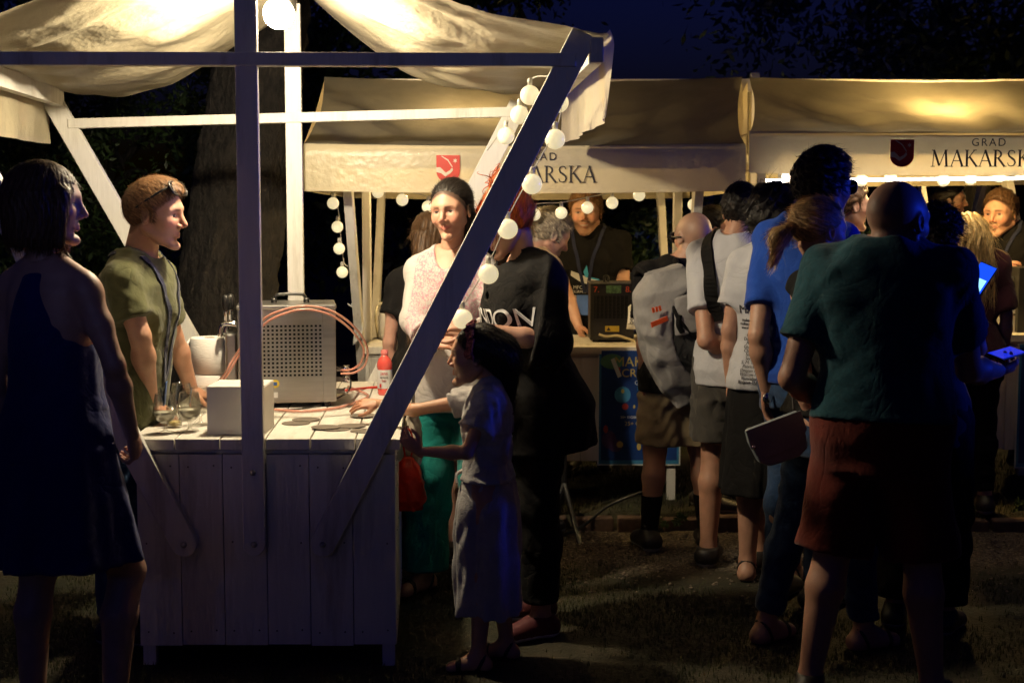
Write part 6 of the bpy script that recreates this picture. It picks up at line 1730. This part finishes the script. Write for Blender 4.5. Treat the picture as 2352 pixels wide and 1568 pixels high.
# ---- long-haired woman seen from behind by the middle stall
p = Person('woman with long straight brown hair, back turned, by the poster stall', (-0.40, 6.38), 100, 1.63, fem=True, skin=(0.50, 0.28, 0.21), seed=19, lean=6)
p.head(yaw=10, pitch=8, h=0.0045, pos=W(985, 545, 6.45))
f = Field((-0.28, -0.15, -0.62), (0.12, 0.24, 0.16), 0.006)
f.ell((-0.018, 0, 0.032), (0.108, 0.090, 0.100), k=0.01); f.ell((0.115, 0, -0.02), (0.072, 0.085, 0.085), k=0.012, op='s')
f.loft((-0.075, 0.02, 0), np.eye(3), [-0.56, -0.40, -0.20, 0.02], [0.065, 0.090, 0.095, 0.085], [0.026, 0.034, 0.042, 0.050], [-0.075, -0.075, -0.05, 0.0], k=0.03)
f.cap((-0.08, 0.04, -0.05), (-0.13, 0.13, -0.50), 0.055, 0.040, k=0.03)
X, Yy, Z = f.xyz(); f.F -= (0.0025 * np.sin(Yy * 260 + 5 * np.sin(Z * 16)) + 0 * X).astype(np.float32)
p.hair_part(f, 'hair_long', n=2500, length=0.09, lift=0.01, jit=0.02, flow=lambda q: np.stack([0 * q[:, 0], 0.15 + 0 * q[:, 1], -1 + 0 * q[:, 2]], 1))
p.top('black_cloth', sleeve=0.5, hem=0.85); p.legs('black_cloth', end=0.48, loose=0.02); p.shoes('leather_dark', open_top=True); p.body()

# ---- grey-haired man looking down
p = Person('grey-haired man in tan shirt looking down at the poster stall counter', (0.10, 6.98), 20, 1.70, skin=(0.50, 0.28, 0.21), seed=23, lean=6)
p.head(yaw=0, pitch=26, pos=W(1262, 540, 6.98), scale=1.06, h=0.0032, brow=(0.2, 0.16, 0.12), scalp=(0.28, 0.23, 0.18))
p.short_hair('hair_grey', t=0.014, top=0.016, n=3000, length=0.035, curl=0.1, back=-0.085, line=0.078)
p.top('tan_shirt', name='shirt', sleeve=0.7); p.legs('khaki', end=0.97); p.shoes('leather_dark'); p.body()

# ---- seller of the middle stall
def festival_tee(p, mirror=1):
    tp_ = p.top('black_cloth', sleeve=0.68, hem=0.84, fold=0.006, wl=0.09)
    n_, u_ = p.Rt @ np.array([1, 0, 0.05]), p.Rt @ np.array([0, 1, 0])
    def dc(pts, cen, m_, off=0.0035): return decal(tp_, poly_mesh(pts), p.tp(0.2, cen[0], cen[1]), n_, u_, m_, tp_, off)
    dc([(-.085, .035), (-.02, .012), (.03, -.012), (.03, -.05), (-.03, -.03), (-.09, .008)], (0.0, 1.20), 'print_white')
    dc([(.02, -.0), (.08, -.012), (.105, -.045), (.085, -.075), (.03, -.055)], (0.0, 1.20), 'print_blue', 0.0045)
    dc([(.035, -.012), (.075, -.02), (.085, -.05), (.045, -.045)], (0.0, 1.20), 'print_white', 0.0055)
    dc([(-.01, .03), (.01, .07), (.02, .02), (.03, -.01), (-.0, .0)], (0.0, 1.20), 'print_blue', 0.0045)
    for q, (tx, sz) in enumerate((('MFC', .030), ('GOURMET', .024), ('& CRAFT BEER', .020), ('FESTIVAL 2017', .018))):
        decal(tp_, text_mesh(tx, sz), p.tp(0.2, -0.045, 1.135 - 0.026 * q), n_, u_, 'print_white', tp_, 0.0035, name='lettering')
    rgq = random.Random(3)
    for q in range(9):
        r = rgq.uniform(.003, .006); c = (0.09 + rgq.uniform(-.03, .05), 1.13 + rgq.uniform(-.035, .03))
        dc([(r * math.cos(a * 1.047), r * math.sin(a * 1.047)) for a in range(6)], c, 'print_white')
    return tp_
p = Person('smiling seller with short beard in printed black t-shirt and blue lanyard', (W(1352, 700, 8.3).x, 8.3, LAWN), -102, 1.75, build=1.1, wide=1.13, skin=(0.56, 0.315, 0.22), seed=29)
p.head(yaw=2, pitch=3, pos=W(1346, 488, 8.25), scale=1.16, h=0.003, smile=1.0, beard=(0.13, 0.06, 0.03), brow=(0.12, 0.06, 0.03), scalp=(0.2, 0.11, 0.05))
p.short_hair('hair_sandy', t=0.010, top=0.022, n=2600, length=0.03, front=0.008)
p.warms(R=(W(1298, 668, 8.2), W(1330, 752, 8.05)), L=(W(1432, 655, 8.2), W(1408, 742, 8.1))); festival_tee(p); lanyard(p, drop=0.34); p.legs('jeans', end=0.97); p.shoes('leather_dark'); p.body()
bd = MB().box(-0.003, 0, -0.035, 0.035, -0.12, 0).build('badge', 'label_blue', p.root); bd.location = Vector(p.tp(0.185, -0.01, 1.09))

# ---- bald man with the grey backpack
p = Person('bald man with grey and orange backpack, khaki shorts and black socks', (0.815, 6.57), 98, 1.665, build=1.12, wide=1.10, skin=(0.47, 0.255, 0.175), seed=31, h=0.008)
p.head(yaw=18, pitch=4, pos=W(1592, 545, 6.55), scale=1.03, h=0.0032, bald=(0.24, 0.17, 0.14)); shades(p, z=0.004, x=0.092, tilt=0, up=False)
p.warms(L=(W(1484, 760, 6.5), W(1480, 868, 6.52))); p.hands['L'] = dict(curl=0.5)
p.top('black_cloth', sleeve=0.75, hem=0.82, infl=0.024, flare=0.02); p.legs('khaki', name='shorts', end=0.46, loose=0.035, flare=0.012, fold=0.007)
p.stance(L=(0.0, 0.15), R=(0.0, -0.14)); p.socks('black_cloth', top=0.27); p.shoes('leather_dark', high=0.09, infl=0.014); p.body()
# backpack, hanging from his right shoulder: stands behind his back
bp = empty('backpack', p.wpt(p.tp(-0.20, 0.015, 0.90)), math.radians(98)); tag(bp, 'slanted grey backpack with orange stripe on the bald man', 'backpack')
Rb = rotm(0, -6, -14)
f = Field((-0.22, -0.27, -0.22), (0.12, 0.27, 0.62), 0.008)
f.loft((0, 0, 0), Rb, [-0.10, 0.0, 0.15, 0.32, 0.46, 0.53], [0.080, 0.135, 0.172, 0.180, 0.150, 0.08], [0.05, 0.085, 0.110, 0.110, 0.090, 0.05], [0, 0, -.01, -.01, 0, .02], n=2.8, k=0.0); f.folds(0.006, 0.10, 3)
V, Q = f.nets(1); bo = link('pack', np_mesh('pack', V, Q), 'dark_mesh', bp)
f.F -= 0.007; X, Yy, Z = f.xyz()
lx, ly, lz = [Rb[0, q] * X + Rb[1, q] * Yy + Rb[2, q] * Z for q in range(3)]
inner = (np.sqrt(((ly + 0.075) / 0.125) ** 2 + ((lz - 0.22) / 0.21) ** 2) - 1) * 0.12
f.F = np.maximum(f.F, -inner.astype(np.float32)); f.F = np.maximum(f.F, (-(0.30 - lz) * 0.4 - 0.05 + 0 * lx - 0.2).astype(np.float32))
V, Q = f.nets(1); link('outer_band', np_mesh('outer_band', V, Q), 'grey_pack', bp)
g = Field((-0.24, -0.27, -0.22), (0.12, 0.27, 0.62), 0.008); g.loft(Rb @ np.array([-0.085, -0.035, 0]), Rb, [0.245, 0.30, 0.42], [0.085, 0.080, 0.05], [0.055, 0.050, 0.035], n=2.6, k=0.0); V, Q = g.nets(1); link('flap', np_mesh('flap', V, Q), 'grey_pack', bp)
def on_pack(pts, mm, name, w_=0.03, up=(1, 0, 0)):
    m = MB(); P = bez([Rb @ np.array(q) for q in pts], 20)
    m.tube(P, w_ / 2, 8); return m.build(name, mm, bp, smooth=True)
MB().prism([(-.045, -.014), (.045, -.006), (.045, .016), (-.045, .010)], Rb @ np.array([-0.134, 0.100, 0.335]), Rb @ np.array([0.25, -0.95, 0]), Rb @ np.array([0, 0, 1]), Rb @ np.array([-0.95, -0.25, 0]), 0.004).build('stripe', 'orange', bp)
for q in range(3): MB().prism([(-.006, -.012), (.006, -.012), (.006, .012), (-.006, .012)], Rb @ np.array([-0.130, 0.116 - 0.016 * q, 0.395]), Rb @ np.array([0.25, -0.95, 0]), Rb @ np.array([0, 0, 1]), Rb @ np.array([-0.95, -0.25, 0]), 0.004).build('stripe', 'orange', bp)
on_pack([(-0.10, 0.02, 0.40), (-0.13, 0.01, 0.33), (-0.13, -0.03, 0.25), (-0.115, -0.08, 0.18)], 'black_cloth', 'compression_strap', 0.018)
on_pack([(-0.125, 0.0, 0.34), (-0.135, 0.015, 0.30), (-0.13, 0.005, 0.26)], 'black_cloth', 'buckle', 0.026)
for sy in (-1, 1): on_pack([(0.02, sy * 0.06, 0.50), (0.12, sy * 0.09, 0.545), (0.26, sy * 0.10, 0.46), (0.30, sy * 0.11, 0.28), (0.16, sy * 0.15, 0.06), (0.03, sy * 0.11, 0.02)], 'black_cloth', 'shoulder_strap', 0.03)
on_pack([(-0.06, -0.06, 0.0), (-0.07, -0.06, -0.12), (-0.05, -0.065, -0.26)], 'black_cloth', 'loose_strap', 0.010)

# ---- small head glimpsed behind
p = Person('partly hidden dark-haired person glimpsed beyond the bald man', (W(1640, 520, 7.15).x, 7.15, LAWN), 5, 1.58, skin=(0.5, 0.24, 0.18), seed=33)
p.head(pos=W(1636, 528, 7.15), h=0.005); p.short_hair('hair_black', n=600); p.top('black_cloth'); p.legs('black_cloth'); p.shoes('leather_dark'); p.body()

# ---- man in white t-shirt with a black backpack strap
p = Person('dark-haired man in white t-shirt with black bag strap and grey shorts', (W(1690, 700, 6.2).x, 6.2), 62, 1.80, build=1.0, wide=0.97, skin=(0.44, 0.23, 0.15), seed=37, h=0.008)
p.head(yaw=5, pos=W(1703, 487, 6.2), h=0.004); p.short_hair('hair_black', n=1500, t=0.008)
p.warms(L=(W(1622, 782, 6.08), W(1712, 812, 6.2)), R=(W(1790, 760, 6.0), W(1770, 850, 6.2))); p.hands['L'] = dict(curl=0.6)
p.top('white_tee', sleeve=0.66, hem=0.83, infl=0.024, fold=0.005, wl=0.14); p.legs('grey_shorts', name='shorts', end=0.42, loose=0.035, flare=0.01)
p.wrap(p.last_top, [p.tp(-0.16, 0.03, 1.12), p.tp(-0.15, 0.08, 1.34), p.tp(-0.03, 0.10, 1.50), p.tp(0.10, 0.09, 1.40), p.tp(0.16, 0.07, 1.2)], 0.06, 0.012, 'black_cloth', 'bag_strap', off=0.008); p.stance(L=(0, .11), R=(0.05, -.12)); p.shoes('leather_dark', infl=0.014, high=0.05); p.body()

# ---- woman in white festival t-shirt and black skirt
p = Person('curly black-haired woman in white lettered t-shirt and black skirt', (W(1780, 700, 5.95).x, 5.95), 66, 1.76, fem=True, skin=(0.46, 0.25, 0.17), seed=41, build=1.05)
p.head(pos=W(1783, 500, 5.95), h=0.0045)
f = Field((-0.2, -0.2, -0.2), (0.2, 0.2, 0.24), 0.006); f.ell((-0.02, 0, 0.02), (0.135, 0.125, 0.135), k=0.01); f.folds(0.012, 0.05, 3, patch=False); f.ell((0.13, 0, -0.02), (0.07, 0.08, 0.08), k=0.01, op='s')
p.hair_part(f, 'hair_black', n=2600, length=0.045, lift=0.9, curl=0.6, width=0.001)
tp_ = p.top('white_tee', sleeve=0.6, hem=0.86, infl=0.026, fold=0.005)
n_, u_ = p.Rt @ np.array([-1, 0.35, 0.0]), p.Rt @ np.array([-0.35, -1, 0])
decal(tp_, text_mesh('MAFEST', 0.052), p.tp(-0.2, 0.075, 1.21), n_, u_, 'ink', tp_, 0.004, name='lettering')
for q, tx in enumerate(('makarska festival', 'makarska - hrvatska', 'www.makarska.eu', '', 'Charlie G.', 'Doug BRAITH', 'Alfio BIRO', 'Giuseppe CA', 'Claudio CIR', 'Sonja GA', 'Sergio B.', 'S. M. GALIC', 'Patrick H.', 'Drazen KO', 'William M.', 'Tomislav', 'Robert DA')):
    if tx: decal(tp_, text_mesh(tx, 0.020), p.tp(-0.2, 0.085, 1.165 - 0.0165 * q), n_, u_, 'ink', tp_, 0.004, name='lettering')
p.skirt('black_cloth', [0.40, 0.6, 0.85, 1.0], [0.23, 0.215, 0.200, 0.165], [0.19, 0.175, 0.150, 0.118], pleat=(8, 0.010, .95, .4, 1.0), name='skirt'); p.sandals('leather_dark'); p.body()

# ---- tall man in blue
p = Person('tall man with tousled dark hair in bright blue t-shirt', (W(1850, 700, 5.6).x, 5.6), 42, 1.90, skin=(0.40, 0.22, 0.15), seed=43, build=1.0)
p.head(yaw=-14, pos=W(1892, 432, 5.6), h=0.004, scale=1.1); p.short_hair('hair_black', t=0.016, top=0.03, n=3500, length=0.035, curl=0.15, lift=0.35, rough=0.005); shades(p, z=0.004, x=0.092, tilt=0, up=False)
p.warms(L=(W(1742, 770, 5.55), W(1762, 895, 5.6))); p.top('blue_tee', sleeve=0.72, hem=0.86, fold=0.005); p.legs('jeans', end=0.97); p.shoes('leather_dark'); p.body()
wt = MB().lathe([(0.022, 0.0), (0.024, 0.004), (0.022, 0.009), (0.016, 0.011)], 20, z=(-0.4, -1, 0.1)).build('wristwatch', 'chrome', p.root, smooth=True); wt.location = Vector(p.loc(W(1762, 914, 5.55)))

# ---- woman with ponytail
p = Person('woman with dark blond ponytail in black sleeveless top and jeans', (W(1905, 700, 4.98).x, 4.98), 28, 1.69, fem=True, skin=(0.48, 0.26, 0.18), seed=47, h=0.008)
p.head(yaw=-6, pitch=6, pos=W(1882, 532, 4.95), scale=1.06, h=0.0035)
f = Field((-0.28, -0.12, -0.18), (0.12, 0.12, 0.16), 0.005)
f.ell((-0.016, 0, 0.032), (0.102, 0.083, 0.095), k=0.01); f.plane((0.080, 0, 0.064), (0.86, 0, -1.0), k=0.012); f.ell((0.116, 0, 0.0), (0.068, 0.085, 0.074), k=0.012, op='s')
for sy in (-1, 1): f.ell((-0.002, sy * 0.098, -0.010), (0.026, 0.020, 0.034), k=0.006, op='s')
f.ell((-0.115, 0, 0.0), (0.022, 0.022, 0.022), k=0.01); f.cap((-0.12, 0, 0.0), (-0.165, 0.0, -0.035), 0.020, 0.034, k=0.012); f.cap((-0.165, 0, -0.035), (-0.175, 0.0, -0.12), 0.034, 0.016, k=0.02); f.folds(0.0016, 0.02, 2, patch=False)
p.hair_part(f, 'hair_dark_blond', n=3000, length=0.055, lift=0.06, flow=lambda q: np.stack([-1 + 0 * q[:, 0], -q[:, 1], np.where(q[:, 0] < -0.13, -1.6, 0.2)], 1))
p.top('black_cloth', name='sleeveless_top', sleeve=0.05, hem=0.92, infl=0.012, neck=1.43, neck_r=0.10, sl_flare=0.0); p.warms(L=(W(1845, 880, 4.9), W(1880, 990, 4.92)))
p.stance(L=(-0.12, 0.16), R=(0.15, -0.08), zL=0.0); p.legs('jeans', end=0.95, infl=0.008, loose=0.004); p.sandals('leather_dark'); p.body()
cb = empty('clutch_bag', W(1784, 1005, 4.82)); tag(cb, 'small grey flap shoulder bag hanging beside the ponytail woman', 'handbag')
cb.rotation_euler = (0, math.radians(-18), math.radians(4)); cb.scale = (0.9, 0.9, 0.9)
ol = [(-.112, .070), (.112, .078), (.118, .02), (.105, -.075), (.06, -.098), (-.06, -.098), (-.100, -.07), (-.115, .02)]
MB().prism(ol[::-1], (0, 0.025, 0), (1, 0, 0), (0, 0, 1), (0, -1, 0), 0.05).build('pouch', 'leather_grey', cb, bevel=0.010)
MB().prism([(-.116, .074), (.116, .082), (.120, .0), (.06, -.05), (-.07, -.055), (-.118, .0)][::-1], (0, -0.0265, 0), (1, 0, 0), (0, 0, 1), (0, -1, 0), 0.006).build('flap', 'leather_grey', cb, bevel=0.002)
MB().lathe([(0.008, 0), (0.008, 0.004), (0.003, 0.006)], 12, (-0.105, -0.034, 0.0), z=(0, -1, 0)).build('clasp', 'chrome', cb, smooth=True)
MB().tube(bez([(.10, 0.02, .07), (.13, 0.06, .16), (.16, 0.10, .30)], 12), 0.005, 6).build('strap', 'leather_dark', cb, smooth=True)

# ---- big bald man in teal
p = Person('heavy bald man in teal t-shirt and rust red shorts, back turned', (W(2030, 700, 4.4).x, 4.4), 64, 1.80, build=1.20, wide=1.20, lean=6, belly=0.04, skin=(0.44, 0.23, 0.15), seed=53, h=0.008)
p.head(yaw=-24, pitch=4, pos=W(2062, 510, 4.42), scale=1.10, h=0.0035, bald=(0.16, 0.10, 0.08), jaw=1.1)
p.warms(L=(W(1818, 868, 4.46), W(1905, 930, 4.72)), R=(W(2226, 850, 4.52), W(2292, 850, 4.82))); p.hands['R'] = dict(curl=0.7, dorsal=p.Rh.T @ np.array([0.3, 0, -1]))
p.stance(L=(-0.05, 0.20), R=(0.04, -0.18)); p.top('teal_tee', sleeve=0.66, hem=0.925, infl=0.026, fold=0.007, wl=0.17, flare=0.0); p.legs('red_shorts', name='shorts', waist=0.955, end=0.53, loose=0.035, flare=0.012, infl=0.018, fold=0.008, wl=0.15, aniso=(1, 1, 0.4)); p.shoes('leather_dark'); p.body()

# ---- person in dark clothes with phone
p = Person('curly dark-haired person in dark top holding a glowing phone', (W(2135, 700, 5.25).x, 5.25), 58, 1.62, fem=True, build=1.05, wide=0.95, skin=(0.42, 0.22, 0.15), seed=59)
p.head(pos=W(2150, 545, 5.25), h=0.0045); p.short_hair('hair_black', t=0.016, top=0.02, n=3000, length=0.04, curl=0.4, lift=0.8, rough=0.006, back=-0.10, side=0.01)
p.warms(R=(W(2246, 800, 5.06), W(2222, 694, 5.00))); p.hands['R'] = dict(curl=0.55, along=p.Rh.T @ np.array([0.25, 0.3, 0.9]), dorsal=p.Rh.T @ np.array([-0.6, -0.7, 0.2]))
p.top('dark_green', sleeve=0.6, hem=0.80); p.legs('black_cloth', end=0.95, loose=0.03); p.shoes('leather_dark'); p.body()
ph = empty('smartphone', W(2248, 647, 4.96)); tag(ph, 'phone with bright blue lit screen held up in the crowd', 'phone')
aim(ph, (0.56, 0.12, 0.82), (-0.62, -0.72, 0.25))
MB().box(-0.036, 0.036, -0.004, 0.004, -0.075, 0.075).build('case', 'black_plastic', ph, bevel=0.003)
MB().box(-0.033, 0.033, -0.0052, -0.0044, -0.070, 0.070).build('screen', 'screen_blue', ph); MB().box(-0.027, 0.027, -0.0062, -0.0056, -0.050, 0.012).build('chat_window', 'screen_pale', ph); MB().box(-0.010, 0.010, -0.0062, -0.0056, -0.068, -0.056).build('button', 'screen_pale', ph)
ph = empty('smartphone', W(2312, 812, 4.92)); tag(ph, 'dim phone held low by the big man in teal', 'phone'); aim(ph, (0.8, 0.55, 0.12), (-0.1, -0.35, 0.9))
MB().box(-0.036, 0.036, -0.004, 0.004, -0.073, 0.073).build('case', 'black_plastic', ph, bevel=0.003); MB().box(-0.033, 0.033, -0.0052, -0.0044, -0.067, 0.067).build('screen', 'screen_dim', ph)

# ---- blonde woman
p = Person('woman with long wavy blond hair in maroon top', (W(2228, 700, 7.08).x, 7.08, LAWN), 84, 1.64, fem=True, seed=61)
p.head(pos=W(2222, 552, 7.08), h=0.0045, scale=1.16)
f = Field((-0.18, -0.16, -0.40), (0.14, 0.16, 0.16), 0.006); f.ell((-0.018, 0, 0.032), (0.110, 0.094, 0.104), k=0.01); f.ell((0.118, 0, -0.02), (0.072, 0.085, 0.085), k=0.012, op='s')
f.loft((-0.055, 0, 0), np.eye(3), [-0.36, -0.25, -0.10, 0.03], [0.085, 0.125, 0.115, 0.092], [0.028, 0.045, 0.058, 0.065], k=0.03); X, Yy, Z = f.xyz(); f.F -= (0.004 * np.sin(Yy * 190 + 4 * np.sin(Z * 22)) + 0 * X).astype(np.float32)
p.hair_part(f, 'hair_blond', n=3500, length=0.12, lift=0.02, curl=0.04, jit=0.03, flow=lambda q: np.stack([0 * q[:, 0], 0.2 * np.sin(q[:, 2] * 40), -1 + 0 * q[:, 2]], 1))
p.top('maroon', sleeve=0.9, hem=0.85); p.legs('black_cloth'); p.shoes('leather_dark'); p.body()

# ---- seller of the right stall
p = Person('short-haired seller with wristwatch and badge behind white cartons', (W(2305, 700, 8.25).x, 8.25, Z3), -128, 1.70, build=1.1, wide=1.12, skin=(0.56, 0.31, 0.22), seed=67)
p.head(yaw=-6, pitch=3, pos=W(2298, 492, 8.2), scale=1.16, h=0.003, smile=0.5, brow=(0.06, 0.03, 0.02), jaw=1.05, scalp=(0.06, 0.03, 0.02)); p.short_hair('hair_brown', t=0.007, top=0.014, line=0.084, n=3600, length=0.02, lift=0.4)
p.warms(R=(W(2262, 690, 8.0), W(2300, 634, 7.85)), L=(W(2380, 660, 8.1), W(2330, 640, 7.9))); p.hands['L'] = dict(curl=0.6); p.hands['R'] = dict(curl=0.5)
festival_tee(p); lanyard(p, drop=0.42); p.legs('jeans', end=0.97); p.shoes('leather_dark'); p.body()
bd = MB().box(-0.003, 0, -0.04, 0.04, -0.13, 0).build('badge', 'print_blue', p.root); bd.location = Vector(p.tp(0.20, 0.02, 1.05))
w_ = MB().lathe([(0.034, -0.012), (0.036, 0.0), (0.034, 0.012)], 18, z=p.armp['L'][2] - p.armp['L'][1]).build('wristwatch', 'black_plastic', p.root, smooth=True); w_.location = Vector(p.armp['L'][2] * 0.93 + p.armp['L'][1] * 0.07)

# ---- man in white beyond the tall man, and a silhouette behind the right stall
p = Person('man in white t-shirt looking right, beyond the tall man', (W(1948, 700, 6.95).x, 6.95), 22, 1.75, skin=(0.54, 0.30, 0.21), seed=71)
p.head(yaw=-6, pos=W(1948, 474, 6.95), h=0.0035, scale=1.08); p.short_hair('hair_brown', n=1500); p.top('white_tee', sleeve=0.66); p.legs('jeans', end=0.97); p.shoes('leather_dark'); p.body()
p = Person('dark silhouetted person standing behind the right stall', (W(2180, 700, 9.1).x, 9.1, LAWN + 0.1), -20, 1.72, skin=(0.3, 0.16, 0.11), seed=73)
p.head(pos=W(2182, 462, 9.1), h=0.005); p.short_hair('hair_black', n=1200, t=0.02, top=0.02); p.top('black_cloth'); p.legs('black_cloth'); p.shoes('leather_dark'); p.body()

# ---- bags by the table
bg_ = empty('plastic_bag', W(938, 1105, 5.35)); tag(bg_, 'orange plastic carrier bag hanging at the table end', 'bag')
f = Field((-0.09, -0.07, -0.14), (0.09, 0.07, 0.13), 0.005); f.loft((0, 0, 0), np.eye(3), [-0.115, -0.07, 0.0, 0.06, 0.10], [0.045, 0.060, 0.058, 0.040, 0.014], [0.055, 0.070, 0.062, 0.045, 0.02], k=0.0); f.folds(0.006, 0.05, 5)
V, Q = f.nets(1); link('bag', np_mesh('bag', V, Q), 'plastic_bag', bg_); MB().tube(bez([(-.01, 0, .09), (-.02, 0.01, .16), (0, 0.01, .21), (.02, 0.01, .16), (.01, 0, .09)], 20), 0.004, 6).build('handle', 'plastic_bag', bg_, smooth=True)
cb = empty('tote_bag', W(948, 1000, 5.5)); tag(cb, 'cream cloth tote bag at the white-bloused woman\'s side', 'bag')
f = Field((-0.08, -0.12, -0.16), (0.08, 0.12, 0.12), 0.006); f.loft((0, 0, 0), np.eye(3), [-0.12, -0.06, 0.04, 0.10], [0.075, 0.085, 0.080, 0.06], [0.032, 0.040, 0.034, 0.018], k=0.0); f.folds(0.005, 0.06, 6); V, Q = f.nets(1); link('bag', np_mesh('bag', V, Q), 'cream_bag', cb)
MB().tube(bez([(0, -.05, .09), (0, -.03, .25), (0, 0.03, .25), (0, .05, .09)], 16), 0.008, 6).build('strap', 'cream_bag', cb, smooth=True)
